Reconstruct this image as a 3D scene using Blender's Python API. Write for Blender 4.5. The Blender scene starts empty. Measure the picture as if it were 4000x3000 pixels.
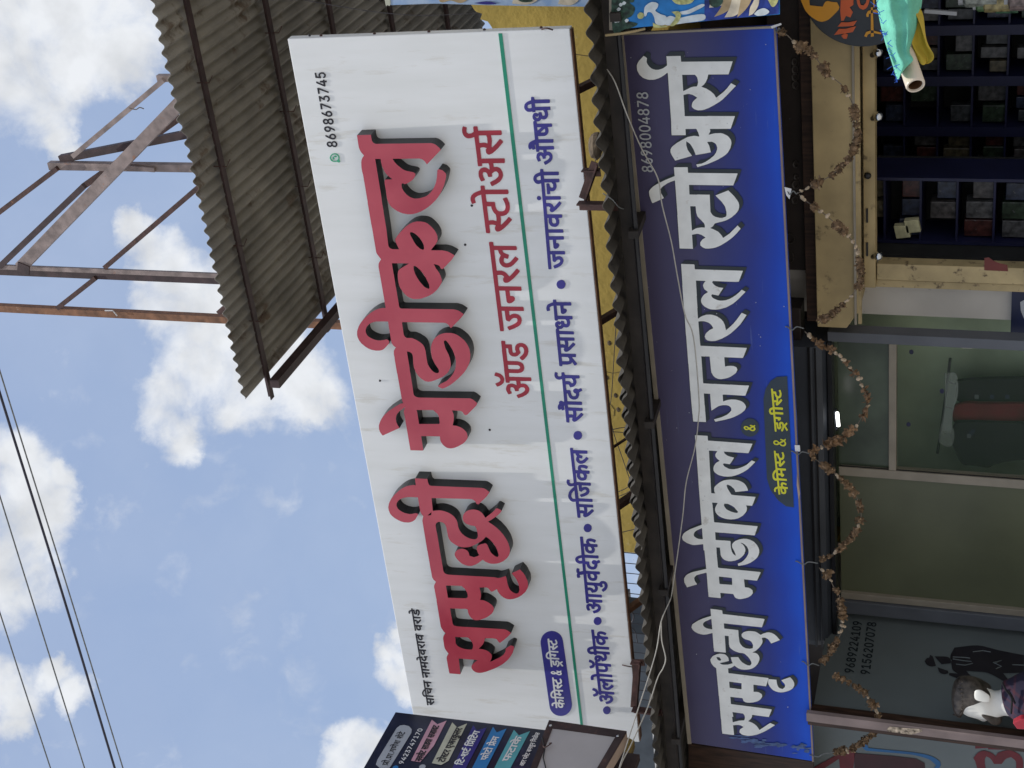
import bpy, bmesh, math, random
from mathutils import Vector, Matrix, noise
from mathutils.geometry import delaunay_2d_cdt

random.seed(11)
scene = bpy.context.scene
COL = scene.collection

# ------------------------------------------------------------------ camera
FPX = 6194.8                                   # focal length in pixels of the 4000 x 3000 photograph
YAW, PITCH, ROLL = (math.radians(a) for a in (-30.5224, 19.0981, 3.5054))
LEAN = math.radians(3.733)                     # the white board leans out at the top
EYE = Vector((0, 0, 1.6))
_f = Vector((math.sin(YAW) * math.cos(PITCH), math.cos(YAW) * math.cos(PITCH), math.sin(PITCH)))
_r0 = Vector((math.cos(YAW), -math.sin(YAW), 0)); _u0 = _r0.cross(_f)
CR = math.cos(ROLL) * _r0 + math.sin(ROLL) * _u0
CU = -math.sin(ROLL) * _r0 + math.cos(ROLL) * _u0
CF = _f
cam_d = bpy.data.cameras.new('camera')
cam_d.sensor_fit = 'HORIZONTAL'; cam_d.sensor_width = 36.0
cam_d.lens = 36.0 * FPX / 4000.0
cam_d.clip_start = 0.05; cam_d.clip_end = 2000
cam = bpy.data.objects.new('camera', cam_d); COL.objects.link(cam)
# the phone was held on its side: image right is world down
m = Matrix((-CU, CR, -CF)).transposed().to_4x4(); m.translation = EYE
cam.matrix_world = m
scene.camera = cam
scene.render.resolution_x, scene.render.resolution_y = 1024, 768

def ray(x, y):
    return CR * (1500.0 - y) + CU * (2000.0 - x) + CF * FPX
def on_plane(x, y, n, p):
    d = ray(x, y); return EYE + d * (n.dot(p - EYE) / n.dot(d))
def atY(x, y, Y): return on_plane(x, y, Vector((0, 1, 0)), Vector((0, Y, 0)))
def atX(x, y, X): return on_plane(x, y, Vector((1, 0, 0)), Vector((X, 0, 0)))
def atZ(x, y, Z): return on_plane(x, y, Vector((0, 0, 1)), Vector((0, 0, Z)))

BY = 7.2                                        # facade line of the two shop boards
W0 = atY(2361, 1500, BY)
NW = Vector((0, math.cos(LEAN), math.sin(LEAN)))   # into the white board
UW = Vector((0, -math.sin(LEAN), math.cos(LEAN)))  # up along it

# ------------------------------------------------------------------ sun, sky, exposure
SUN = (UW * 8.2 - NW * 1.0 + Vector((-0.27, 0, 0))).normalized()
SUN_EL = math.asin(SUN.z); SUN_AZ = math.atan2(SUN.x, SUN.y)
sd = bpy.data.lights.new('sun', 'SUN'); sd.energy = 3.7; sd.angle = math.radians(0.5); sd.color = (1.0, 0.965, 0.905)
so = bpy.data.objects.new('sun', sd); COL.objects.link(so)
so.location = (0, 0, 30); so.rotation_euler = (-SUN).to_track_quat('-Z', 'Y').to_euler()

world = bpy.data.worlds.new('World'); scene.world = world; world.use_nodes = True
wn, wl = world.node_tree.nodes, world.node_tree.links
for n_ in list(wn): wn.remove(n_)
def N(tree, t, **kw):
    n_ = tree.new(t)
    for k, v in kw.items(): setattr(n_, k, v)
    return n_
out = N(wn, 'ShaderNodeOutputWorld'); bg = N(wn, 'ShaderNodeBackground')
bg.inputs['Strength'].default_value = 0.15
wl.new(bg.outputs[0], out.inputs[0])
sky = N(wn, 'ShaderNodeTexSky', sky_type='NISHITA', sun_disc=False)
sky.sun_elevation = SUN_EL; sky.sun_rotation = SUN_AZ
sky.air_density = 1.3; sky.dust_density = 3.0; sky.ozone_density = 1.5
tc = N(wn, 'ShaderNodeTexCoord')
nrm = N(wn, 'ShaderNodeVectorMath', operation='NORMALIZE'); wl.new(tc.outputs['Generated'], nrm.inputs[0])
# ragged edges: the lookup direction is stirred by noise before the puffs are read
wz = N(wn, 'ShaderNodeTexNoise'); wz.inputs['Scale'].default_value = 17; wz.inputs['Detail'].default_value = 7; wz.inputs['Roughness'].default_value = 0.62
wl.new(nrm.outputs[0], wz.inputs['Vector'])
wsb = N(wn, 'ShaderNodeVectorMath', operation='SUBTRACT'); wsb.inputs[1].default_value = (0.5, 0.5, 0.5); wl.new(wz.outputs['Color'], wsb.inputs[0])
wsc = N(wn, 'ShaderNodeVectorMath', operation='SCALE'); wsc.inputs['Scale'].default_value = 0.062; wl.new(wsb.outputs[0], wsc.inputs[0])
wad = N(wn, 'ShaderNodeVectorMath', operation='ADD'); wl.new(nrm.outputs[0], wad.inputs[0]); wl.new(wsc.outputs[0], wad.inputs[1])
wnm = N(wn, 'ShaderNodeVectorMath', operation='NORMALIZE'); wl.new(wad.outputs[0], wnm.inputs[0])
# clouds: soft puffs at fixed directions in the sky, torn by noise
CLOUDS = [(60,60,230),(250,90,200),(420,30,170),(560,120,120),(110,260,190),(300,230,150),(200,400,100),(420,300,90),(250,500,60),(480,210,110),(-100,-200,400),(350,-250,350),
 (560,880,60),(620,960,95),(700,1060,110),(600,1200,100),(760,1180,170),(900,1400,190),(760,1420,130),(650,1520,105),(620,1640,90),(670,1740,75),(1130,1540,110),(1210,1480,120),(1060,1380,150),(1000,1520,130),(860,1560,90),(560,1060,60),(1200,1580,60),
 (40,1930,130),(120,2000,120),(20,2120,140),(150,2120,110),(20,2250,130),(210,1960,60),(190,1860,60),(0,1800,100),
 (60,2740,80),(190,2680,55),(290,2760,55),(-20,2680,90),(20,2850,60),
 (1560,2540,55),(1580,2650,70),(1620,2740,60),(1600,2450,50),
 (1350,2890,60),(1420,2940,80),(1340,2990,70),(1500,2990,90)]
acc = None
for cx, cy, rr in CLOUDS:
    d_ = ray(cx, cy).normalized(); a_ = rr / FPX
    dt = N(wn, 'ShaderNodeVectorMath', operation='DOT_PRODUCT'); dt.inputs[1].default_value = d_
    wl.new(wnm.outputs[0], dt.inputs[0])
    mr = N(wn, 'ShaderNodeMapRange', clamp=True); mr.interpolation_type = 'LINEAR'
    mr.inputs['From Min'].default_value = math.cos(a_ * 1.75); mr.inputs['From Max'].default_value = math.cos(a_ * 0.15)
    wl.new(dt.outputs['Value'], mr.inputs['Value'])
    if acc is None: acc = mr.outputs[0]
    else:
        mx = N(wn, 'ShaderNodeMath', operation='SMOOTH_MAX'); mx.inputs[2].default_value = 0.25
        wl.new(acc, mx.inputs[0]); wl.new(mr.outputs[0], mx.inputs[1]); acc = mx.outputs[0]
# a wide bank of unseen cloud, added behind the viewer to brighten the shop fronts
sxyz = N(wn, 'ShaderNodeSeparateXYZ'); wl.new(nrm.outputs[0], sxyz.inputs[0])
fill_bank = N(wn, 'ShaderNodeMapRange', clamp=True, interpolation_type='SMOOTHSTEP')
fill_bank.inputs['From Min'].default_value = 0.05; fill_bank.inputs['From Max'].default_value = -0.45; fill_bank.inputs['To Max'].default_value = 0.62
wl.new(sxyz.outputs['Y'], fill_bank.inputs['Value'])
mxb = N(wn, 'ShaderNodeMath', operation='MAXIMUM'); wl.new(acc, mxb.inputs[0]); wl.new(fill_bank.outputs[0], mxb.inputs[1]); acc = mxb.outputs[0]
def cloud_noise(scale, detail, rough, dist):
    t = N(wn, 'ShaderNodeTexNoise'); t.inputs['Scale'].default_value = scale; t.inputs['Detail'].default_value = detail
    t.inputs['Roughness'].default_value = rough; t.inputs['Distortion'].default_value = dist
    wl.new(nrm.outputs[0], t.inputs['Vector']); return t.outputs['Fac']
n1 = cloud_noise(26, 9, 0.58, 0.35)
ma = N(wn, 'ShaderNodeMath', operation='MULTIPLY_ADD'); ma.inputs[1].default_value = 1.6; ma.inputs[2].default_value = -0.84
wl.new(n1, ma.inputs[0])
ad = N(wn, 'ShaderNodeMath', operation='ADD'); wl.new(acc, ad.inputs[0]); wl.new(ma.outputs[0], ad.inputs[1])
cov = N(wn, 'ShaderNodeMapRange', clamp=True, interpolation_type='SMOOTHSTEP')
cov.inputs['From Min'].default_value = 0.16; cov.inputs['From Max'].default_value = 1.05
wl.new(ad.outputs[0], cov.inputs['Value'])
# thin veil over the open sky
n2 = cloud_noise(7, 6, 0.55, 0.2)
veil = N(wn, 'ShaderNodeMapRange', clamp=True); veil.inputs['From Min'].default_value = 0.35; veil.inputs['From Max'].default_value = 0.8
veil.inputs['To Max'].default_value = 0.16; wl.new(n2, veil.inputs['Value'])
cv2 = N(wn, 'ShaderNodeMath', operation='MAXIMUM'); wl.new(cov.outputs[0], cv2.inputs[0]); wl.new(veil.outputs[0], cv2.inputs[1])
n3 = cloud_noise(38, 5, 0.5, 0.0)
shade = N(wn, 'ShaderNodeMapRange', clamp=True); shade.inputs['From Min'].default_value = 0.3; shade.inputs['From Max'].default_value = 0.62
shade.inputs['To Min'].default_value = 5.1; shade.inputs['To Max'].default_value = 6.4; wl.new(n3, shade.inputs['Value'])
ccol = N(wn, 'ShaderNodeVectorMath', operation='SCALE'); ccol.inputs[0].default_value = (0.955, 0.985, 1.03)
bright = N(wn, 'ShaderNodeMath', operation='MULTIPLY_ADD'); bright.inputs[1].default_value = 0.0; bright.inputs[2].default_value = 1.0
wl.new(fill_bank.outputs[0], bright.inputs[0])
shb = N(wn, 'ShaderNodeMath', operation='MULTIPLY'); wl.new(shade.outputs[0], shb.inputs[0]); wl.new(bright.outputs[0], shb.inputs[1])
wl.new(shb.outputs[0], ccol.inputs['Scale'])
pale = N(wn, 'ShaderNodeMix', data_type='RGBA'); pale.inputs['Factor'].default_value = 0.62
pale.inputs['B'].default_value = (2.75, 3.55, 5.3, 1)     # bright tropical haze in the air between
wl.new(sky.outputs[0], pale.inputs['A'])
mixc = N(wn, 'ShaderNodeMix', data_type='RGBA')
wl.new(cv2.outputs[0], mixc.inputs['Factor']); wl.new(pale.outputs['Result'], mixc.inputs['A']); wl.new(ccol.outputs[0], mixc.inputs['B'])
wl.new(mixc.outputs['Result'], bg.inputs['Color'])

vs = scene.view_settings
vs.view_transform = 'Standard'; vs.look = 'None'; vs.gamma = 1.0; vs.use_curve_mapping = False
vs.exposure = -0.1
scene.cycles.max_bounces = 8; scene.cycles.use_denoising = True
scene.cycles.sample_clamp_indirect = 6

# ------------------------------------------------------------------ materials
def srgb(r, g, b):
    f = lambda c: (c / 255 / 12.92) if c / 255 <= 0.04045 else ((c / 255 + 0.055) / 1.055) ** 2.4
    return (f(r), f(g), f(b))
def mat(name, col, rough=0.6, metal=0.0, var=0.12, scale=6.0, bump=0.0, bscale=40.0, spec=0.4, col2=None, spots=None, stretch=None, trans=0.0):
    """Principled surface whose colour wanders a little (dust, fading, rust, painted reflection); spots = (colour, amount, scale) for stains"""
    m_ = bpy.data.materials.new(name); m_.use_nodes = True
    t = m_.node_tree; n, l = t.nodes, t.links; p = n['Principled BSDF']
    p.inputs['Roughness'].default_value = rough; p.inputs['Metallic'].default_value = metal
    p.inputs['Specular IOR Level'].default_value = spec
    if trans: p.inputs['Transmission Weight'].default_value = trans
    tc_ = N(n, 'ShaderNodeTexCoord'); vec = tc_.outputs['Object']
    if stretch:
        mp = N(n, 'ShaderNodeMapping'); mp.inputs['Scale'].default_value = stretch; l.new(vec, mp.inputs['Vector']); vec = mp.outputs[0]
    nz = N(n, 'ShaderNodeTexNoise'); nz.inputs['Scale'].default_value = scale; nz.inputs['Detail'].default_value = 6; l.new(vec, nz.inputs['Vector'])
    c2 = col2 if col2 else tuple(max(0, c * (1 - 2.2 * var)) for c in col)
    rp = N(n, 'ShaderNodeValToRGB'); rp.color_ramp.elements[0].position = 0.32; rp.color_ramp.elements[1].position = 0.68
    rp.color_ramp.elements[0].color = (*c2, 1); rp.color_ramp.elements[1].color = (*[min(1, c * (1 + var)) for c in col], 1)
    l.new(nz.outputs['Fac'], rp.inputs['Fac']); res = rp.outputs['Color']
    if spots:
        sc, am, ss = spots
        n2_ = N(n, 'ShaderNodeTexNoise'); n2_.inputs['Scale'].default_value = ss; n2_.inputs['Detail'].default_value = 8; n2_.inputs['Roughness'].default_value = 0.65
        l.new(vec, n2_.inputs['Vector'])
        r2 = N(n, 'ShaderNodeMapRange', clamp=True); r2.inputs['From Min'].default_value = 1 - am; r2.inputs['From Max'].default_value = min(1, 1 - am + 0.10)
        l.new(n2_.outputs['Fac'], r2.inputs['Value'])
        mx_ = N(n, 'ShaderNodeMix', data_type='RGBA'); mx_.inputs['B'].default_value = (*sc, 1)
        l.new(r2.outputs[0], mx_.inputs['Factor']); l.new(res, mx_.inputs['A']); res = mx_.outputs['Result']
    l.new(res, p.inputs['Base Color'])
    if bump:
        nb = N(n, 'ShaderNodeTexNoise'); nb.inputs['Scale'].default_value = bscale; nb.inputs['Detail'].default_value = 4; l.new(vec, nb.inputs['Vector'])
        bp = N(n, 'ShaderNodeBump'); bp.inputs['Strength'].default_value = bump; bp.inputs['Distance'].default_value = 0.01
        l.new(nb.outputs['Fac'], bp.inputs['Height']); l.new(bp.outputs[0], p.inputs['Normal'])
    return m_
M = {}
M['acp_white'] = mat('white_panel', (0.82, 0.83, 0.825), 0.32, var=0.02, scale=2.2, col2=(0.78, 0.79, 0.775), spots=((0.70, 0.69, 0.645), 0.43, 2.6), stretch=(5, 5, 0.7), bump=0.12, bscale=1.2)
M['red'] = mat('red_acrylic', (0.47, 0.07, 0.095), 0.26, var=0.08, scale=2.4, col2=(0.38, 0.032, 0.058), spec=0.6, bump=0.1, bscale=3)  # darker second tone paints in patches of weaker sky reflection
M['black_side'] = mat('black_return', (0.012, 0.012, 0.014), 0.35, var=0.2)
M['ink_black'] = mat('black_vinyl', (0.02, 0.018, 0.024), 0.4, var=0.1)
M['ink_red'] = mat('red_vinyl', (0.40, 0.03, 0.05), 0.4, var=0.06)
M['ink_blue'] = mat('blue_vinyl', (0.047, 0.040, 0.26), 0.35, var=0.06)
M['ink_green'] = mat('green_vinyl', (0.02, 0.28, 0.17), 0.35, var=0.06)
M['ink_icon'] = mat('green_icon', (0.06, 0.40, 0.22), 0.4, var=0.05)
M['ink_white'] = mat('white_vinyl', (0.78, 0.78, 0.76), 0.4, var=0.04)
M['print_white'] = mat('faded_white_print', (0.80, 0.81, 0.79), 0.4, var=0.05, scale=9, spots=((0.60, 0.58, 0.54), 0.40, 14.0))
M['print_dark'] = mat('dark_print', (0.02, 0.028, 0.035), 0.35, var=0.1)
M['print_yellow'] = mat('yellow_print', (0.68, 0.66, 0.03), 0.4, var=0.06)
M['print_slate'] = mat('slate_print', (0.028, 0.045, 0.065), 0.35, var=0.12)
M['print_grey'] = mat('grey_print', (0.42, 0.44, 0.47), 0.4, var=0.05)
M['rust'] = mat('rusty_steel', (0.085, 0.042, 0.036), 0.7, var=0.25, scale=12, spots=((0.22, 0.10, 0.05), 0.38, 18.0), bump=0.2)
M['rust_pale'] = mat('pale_painted_steel', (0.30, 0.235, 0.215), 0.65, var=0.18, scale=8, spots=((0.33, 0.13, 0.055), 0.36, 9.0))  # pale steel with orange rust spots
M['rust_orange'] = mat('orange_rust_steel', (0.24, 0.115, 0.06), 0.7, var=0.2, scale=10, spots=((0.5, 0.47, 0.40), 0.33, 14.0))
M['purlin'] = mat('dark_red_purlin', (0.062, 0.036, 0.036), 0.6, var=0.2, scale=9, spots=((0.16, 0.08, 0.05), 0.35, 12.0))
M['sheet'] = mat('weathered_corrugated_sheet', (0.31, 0.295, 0.265), 0.72, var=0.16, scale=2.2, spots=((0.15, 0.115, 0.085), 0.44, 4.0), bump=0.2)
M['shade_steel'] = mat('shade_darkened_steel', (0.028, 0.022, 0.018), 0.7, var=0.25, scale=9)  # rusty steel darkened, shade under the awning put into the colour
M['sheet_dark'] = mat('shade_darkened_sheet', (0.055, 0.049, 0.04), 0.75, var=0.2, scale=4.0, spots=((0.025, 0.022, 0.02), 0.45, 6.0), bump=0.2)  # colour carries the darkness of the unlit awning underside
M['yellow_wall'] = mat('yellow_plaster', (0.56, 0.40, 0.095), 0.85, var=0.09, scale=2.5, spots=((0.60, 0.50, 0.26), 0.37, 7.0), bump=0.35, bscale=25)
M['cable'] = mat('black_cable', (0.03, 0.03, 0.05), 0.5, var=0.1)
M['cable_grey'] = mat('grey_stranded_cable', (0.16, 0.17, 0.17), 0.45, var=0.2, scale=60)
M['cable_pale'] = mat('pale_wire', (0.42, 0.40, 0.36), 0.4, var=0.1, scale=30)
M['wire'] = mat('thin_dark_wire', (0.05, 0.045, 0.05), 0.5, var=0.2)
M['board_dark'] = mat('dark_navy_flex', (0.018, 0.022, 0.05), 0.3, var=0.2, scale=4, spots=((0.06, 0.045, 0.12), 0.4, 4.0))
M['pink'] = mat('pink_print', (0.62, 0.33, 0.40), 0.4, var=0.06)
M['cream'] = mat('cream_print', (0.55, 0.55, 0.42), 0.4, var=0.06)
M['navy_dull'] = mat('dull_navy_print', (0.012, 0.018, 0.06), 0.4)
M['navy'] = mat('navy_print', (0.035, 0.03, 0.22), 0.4, var=0.06)
M['skyblue'] = mat('blue_print', (0.03, 0.22, 0.52), 0.4, var=0.06)
M['teal'] = mat('teal_print', (0.11, 0.42, 0.46), 0.4, var=0.06)
M['maroon_frame'] = mat('maroon_steel_frame', (0.055, 0.032, 0.03), 0.5, var=0.2, spots=((0.12, 0.06, 0.045), 0.4, 12.0))
M['grey_flex'] = mat('pale_flex_face', (0.50, 0.47, 0.46), 0.45, var=0.06, scale=2)
M['peach'] = mat('peach_return', (0.45, 0.34, 0.27), 0.5, var=0.1)
M['mustard'] = mat('mustard_board', (0.26, 0.17, 0.03), 0.6, var=0.15)
M['dark_wood'] = mat('brown_wood_panel', (0.055, 0.028, 0.018), 0.5, var=0.3, scale=5, stretch=(12, 12, 1.2))
M['beige_paint'] = mat('speckled_beige_paint', (0.44, 0.34, 0.175), 0.6, var=0.16, scale=3, spots=((0.12, 0.09, 0.05), 0.415, 9.0))
M['beige_rusty'] = mat('rust_pocked_beige', (0.46, 0.36, 0.19), 0.6, var=0.14, scale=5, spots=((0.09, 0.06, 0.035), 0.43, 17.0))
M['brown_board'] = mat('dark_brown_board', (0.028, 0.02, 0.017), 0.45, var=0.2)
M['brown_letter'] = mat('dull_relief', (0.05, 0.042, 0.036), 0.35, var=0.2)
M['grey_metal'] = mat('grey_painted_metal', (0.115, 0.125, 0.145), 0.5, var=0.1, scale=3)
M['dark_grey'] = mat('charcoal_shutter_box', (0.045, 0.052, 0.066), 0.5, var=0.12, scale=3)
M['alu'] = mat('bronze_aluminium', (0.30, 0.265, 0.21), 0.4, var=0.08, metal=0.0)
M['white_wall'] = mat('grubby_white_wall', (0.56, 0.53, 0.48), 0.8, var=0.06, scale=3, spots=((0.09, 0.085, 0.08), 0.36, 13.0))
M['plaster_pink'] = mat('pinkish_cement', (0.27, 0.21, 0.195), 0.8, var=0.12, scale=5, spots=((0.5, 0.42, 0.34), 0.34, 8.0))
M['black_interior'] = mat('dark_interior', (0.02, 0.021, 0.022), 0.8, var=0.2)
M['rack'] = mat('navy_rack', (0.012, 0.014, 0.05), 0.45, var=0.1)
M['panel_grey'] = mat('grey_green_sunboard', (0.14, 0.165, 0.17), 0.4, var=0.05, scale=2)
M['frost'] = mat('frosted_green_film', (0.115, 0.125, 0.075), 0.35, var=0.10, scale=1.6)
M['skin_white'] = mat('white_plastic_skin', (0.80, 0.79, 0.73), 0.4, var=0.02)
M['hair'] = mat('sculpted_brown_hair', (0.07, 0.058, 0.048), 0.4, var=0.3, scale=30)
M['shirt_black'] = mat('black_cotton', (0.012, 0.012, 0.016), 0.9, var=0.2)
M['shirt_red'] = mat('dark_red_cotton', (0.16, 0.012, 0.02), 0.9, var=0.2)
M['garland'] = mat('dried_flower', (0.17, 0.105, 0.055), 0.85, var=0.3, scale=40, spots=((0.42, 0.30, 0.19), 0.42, 55.0))
M['garland_bud'] = mat('pale_dried_bud', (0.46, 0.36, 0.25), 0.8, var=0.2, scale=40)
M['garland_leaf'] = mat('dried_mango_leaf', (0.23, 0.135, 0.07), 0.75, var=0.3, scale=30)
M['string'] = mat('jute_string', (0.16, 0.13, 0.10), 0.9)
M['paper'] = mat('white_paper', (0.72, 0.72, 0.72), 0.8, var=0.03)
M['pvc'] = mat('cream_pvc', (0.70, 0.60, 0.48), 0.35, var=0.05)
M['pvc_in'] = mat('brown_pipe_inside', (0.16, 0.075, 0.03), 0.6, var=0.2)
M['teal_cloth'] = mat('teal_satin', (0.15, 0.52, 0.37), 0.75, var=0.10, scale=30, bump=0.3, bscale=160)
M['yellow_cloth'] = mat('yellow_satin', (0.52, 0.38, 0.04), 0.8, var=0.12, scale=20)
M['tinsel'] = mat('blue_tinsel', (0.05, 0.16, 0.75), 0.2, metal=0.6)
M['disc_dark'] = mat('charcoal_flex_disc', (0.026, 0.03, 0.036), 0.35, var=0.1)
M['orange'] = mat('orange_print', (0.62, 0.28, 0.02), 0.45, var=0.05)
M['tomato'] = mat('red_orange_print', (0.55, 0.10, 0.025), 0.45, var=0.05)
M['amber'] = mat('amber_print', (0.58, 0.27, 0.02), 0.45, var=0.05)
M['sky_print'] = mat('bright_blue_print', (0.012, 0.20, 0.56), 0.4, var=0.2, scale=8)
M['leaf_print'] = mat('dark_green_print', (0.03, 0.075, 0.05), 0.5, var=0.4, scale=40)
M['petal_print'] = mat('cream_petal_print', (0.66, 0.58, 0.44), 0.5, var=0.12, scale=20)
M['petal_shade'] = mat('tan_petal_print', (0.42, 0.31, 0.17), 0.5, var=0.12, scale=20)
M['bird_print'] = mat('pale_blue_white_print', (0.62, 0.68, 0.70), 0.5, var=0.1, scale=20)
M['gold_print'] = mat('gold_green_print', (0.50, 0.50, 0.20), 0.5, var=0.2, scale=60)
M['water_print'] = mat('deep_blue_print', (0.02, 0.05, 0.30), 0.5, var=0.3, scale=14)
M['pale_print'] = mat('washed_blue_print', (0.38, 0.46, 0.55), 0.5, var=0.25, scale=9, col2=(0.22, 0.36, 0.60))
M['chrome'] = mat('chrome', (0.62, 0.64, 0.66), 0.15, metal=1.0, var=0.05)
M['concrete'] = mat('dusty_concrete', (0.40, 0.38, 0.34), 0.9, var=0.12, scale=1.5)
M['asphalt'] = mat('dusty_road', (0.40, 0.375, 0.335), 0.9, var=0.15, scale=0.8)
M['stone'] = mat('brown_stone', (0.13, 0.095, 0.06), 0.85, var=0.25, scale=14, bump=0.4)
M['grey_building'] = mat('slate_wall', (0.10, 0.115, 0.13), 0.8, var=0.1)

def gradient_blue():
    """the printed board runs from dull navy at the top to royal blue at the bottom edge, with faded scuffs"""
    m_ = bpy.data.materials.new('blue_gradient_flex'); m_.use_nodes = True
    n, l = m_.node_tree.nodes, m_.node_tree.links; p = n['Principled BSDF']; p.inputs['Roughness'].default_value = 0.42; p.inputs['Specular IOR Level'].default_value = 0.3
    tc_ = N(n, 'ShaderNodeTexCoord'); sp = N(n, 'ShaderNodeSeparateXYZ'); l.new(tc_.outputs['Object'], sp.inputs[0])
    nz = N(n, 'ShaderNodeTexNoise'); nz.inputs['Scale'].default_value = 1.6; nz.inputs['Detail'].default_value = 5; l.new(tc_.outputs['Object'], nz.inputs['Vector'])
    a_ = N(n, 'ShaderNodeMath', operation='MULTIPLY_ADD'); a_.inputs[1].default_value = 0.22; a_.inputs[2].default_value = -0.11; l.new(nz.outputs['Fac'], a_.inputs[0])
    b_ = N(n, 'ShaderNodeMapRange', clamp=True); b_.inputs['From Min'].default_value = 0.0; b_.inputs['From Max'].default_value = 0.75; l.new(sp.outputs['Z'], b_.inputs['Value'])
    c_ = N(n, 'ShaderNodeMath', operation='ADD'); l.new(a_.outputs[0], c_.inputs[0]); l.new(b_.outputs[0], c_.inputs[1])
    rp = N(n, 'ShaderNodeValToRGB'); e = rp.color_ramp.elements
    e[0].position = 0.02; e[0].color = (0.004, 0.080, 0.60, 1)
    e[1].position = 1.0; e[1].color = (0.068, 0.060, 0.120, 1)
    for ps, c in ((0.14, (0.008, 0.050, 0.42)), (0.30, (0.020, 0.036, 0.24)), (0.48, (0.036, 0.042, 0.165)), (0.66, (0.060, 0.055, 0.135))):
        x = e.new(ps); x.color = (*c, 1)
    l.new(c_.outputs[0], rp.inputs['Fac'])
    mp = N(n, 'ShaderNodeMapping'); mp.inputs['Scale'].default_value = (2.5, 1, 40); l.new(tc_.outputs['Object'], mp.inputs['Vector'])
    n2_ = N(n, 'ShaderNodeTexNoise'); n2_.inputs['Scale'].default_value = 1.4; n2_.inputs['Detail'].default_value = 9; l.new(mp.outputs[0], n2_.inputs['Vector'])
    r2 = N(n, 'ShaderNodeMapRange', clamp=True); r2.inputs['From Min'].default_value = 0.66; r2.inputs['From Max'].default_value = 0.86; r2.inputs['To Max'].default_value = 0.5; l.new(n2_.outputs['Fac'], r2.inputs['Value'])
    mx_ = N(n, 'ShaderNodeMix', data_type='RGBA'); mx_.inputs['B'].default_value = (0.16, 0.22, 0.42, 1)
    l.new(r2.outputs[0], mx_.inputs['Factor']); l.new(rp.outputs['Color'], mx_.inputs['A']); l.new(mx_.outputs['Result'], p.inputs['Base Color'])
    nw = N(n, 'ShaderNodeTexNoise'); nw.inputs['Scale'].default_value = 2.2; nw.inputs['Detail'].default_value = 3; l.new(tc_.outputs['Object'], nw.inputs['Vector'])
    bw = N(n, 'ShaderNodeBump'); bw.inputs['Strength'].default_value = 0.5; bw.inputs['Distance'].default_value = 0.03; l.new(nw.outputs['Fac'], bw.inputs['Height']); l.new(bw.outputs[0], p.inputs['Normal'])
    return m_
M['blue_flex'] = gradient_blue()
def glass(name, tint, alpha):
    m_ = bpy.data.materials.new(name); m_.use_nodes = True
    n, l = m_.node_tree.nodes, m_.node_tree.links; p = n['Principled BSDF']
    p.inputs['Base Color'].default_value = (*tint, 1); p.inputs['Roughness'].default_value = 0.08; p.inputs['Alpha'].default_value = alpha
    return m_
M['glass'] = glass('green_glass', (0.10, 0.16, 0.10), 0.10)
def plaid():
    m_ = bpy.data.materials.new('plaid_cotton'); m_.use_nodes = True
    n, l = m_.node_tree.nodes, m_.node_tree.links; p = n['Principled BSDF']; p.inputs['Roughness'].default_value = 0.9
    tc_ = N(n, 'ShaderNodeTexCoord'); last = None
    for ax in ('X', 'Z'):
        w = N(n, 'ShaderNodeTexWave', wave_type='BANDS', bands_direction=ax); w.inputs['Scale'].default_value = 5.5; w.inputs['Distortion'].default_value = 0.6
        l.new(tc_.outputs['Object'], w.inputs['Vector'])
        r_ = N(n, 'ShaderNodeMapRange', clamp=True); r_.inputs['From Min'].default_value = 0.78; r_.inputs['From Max'].default_value = 0.95; l.new(w.outputs['Fac'], r_.inputs['Value'])
        if last is None: last = r_.outputs[0]
        else:
            a_ = N(n, 'ShaderNodeMath', operation='ADD'); l.new(last, a_.inputs[0]); l.new(r_.outputs[0], a_.inputs[1]); last = a_.outputs[0]
    rp = N(n, 'ShaderNodeValToRGB'); rp.color_ramp.elements[0].color = (0.018, 0.015, 0.04, 1); rp.color_ramp.elements[1].color = (0.075, 0.018, 0.03, 1)
    h = N(n, 'ShaderNodeMath', operation='MULTIPLY'); h.inputs[1].default_value = 0.45; l.new(last, h.inputs[0]); l.new(h.outputs[0], rp.inputs['Fac']); l.new(rp.outputs['Color'], p.inputs['Base Color'])
    return m_
M['plaid'] = plaid()
def glint_mat():  # emission for the small glint tube
    m_ = bpy.data.materials.new('glowing_tube'); m_.use_nodes = True
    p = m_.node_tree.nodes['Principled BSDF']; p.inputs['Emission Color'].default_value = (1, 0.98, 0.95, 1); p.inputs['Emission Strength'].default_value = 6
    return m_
M['lit'] = glint_mat()

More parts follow.
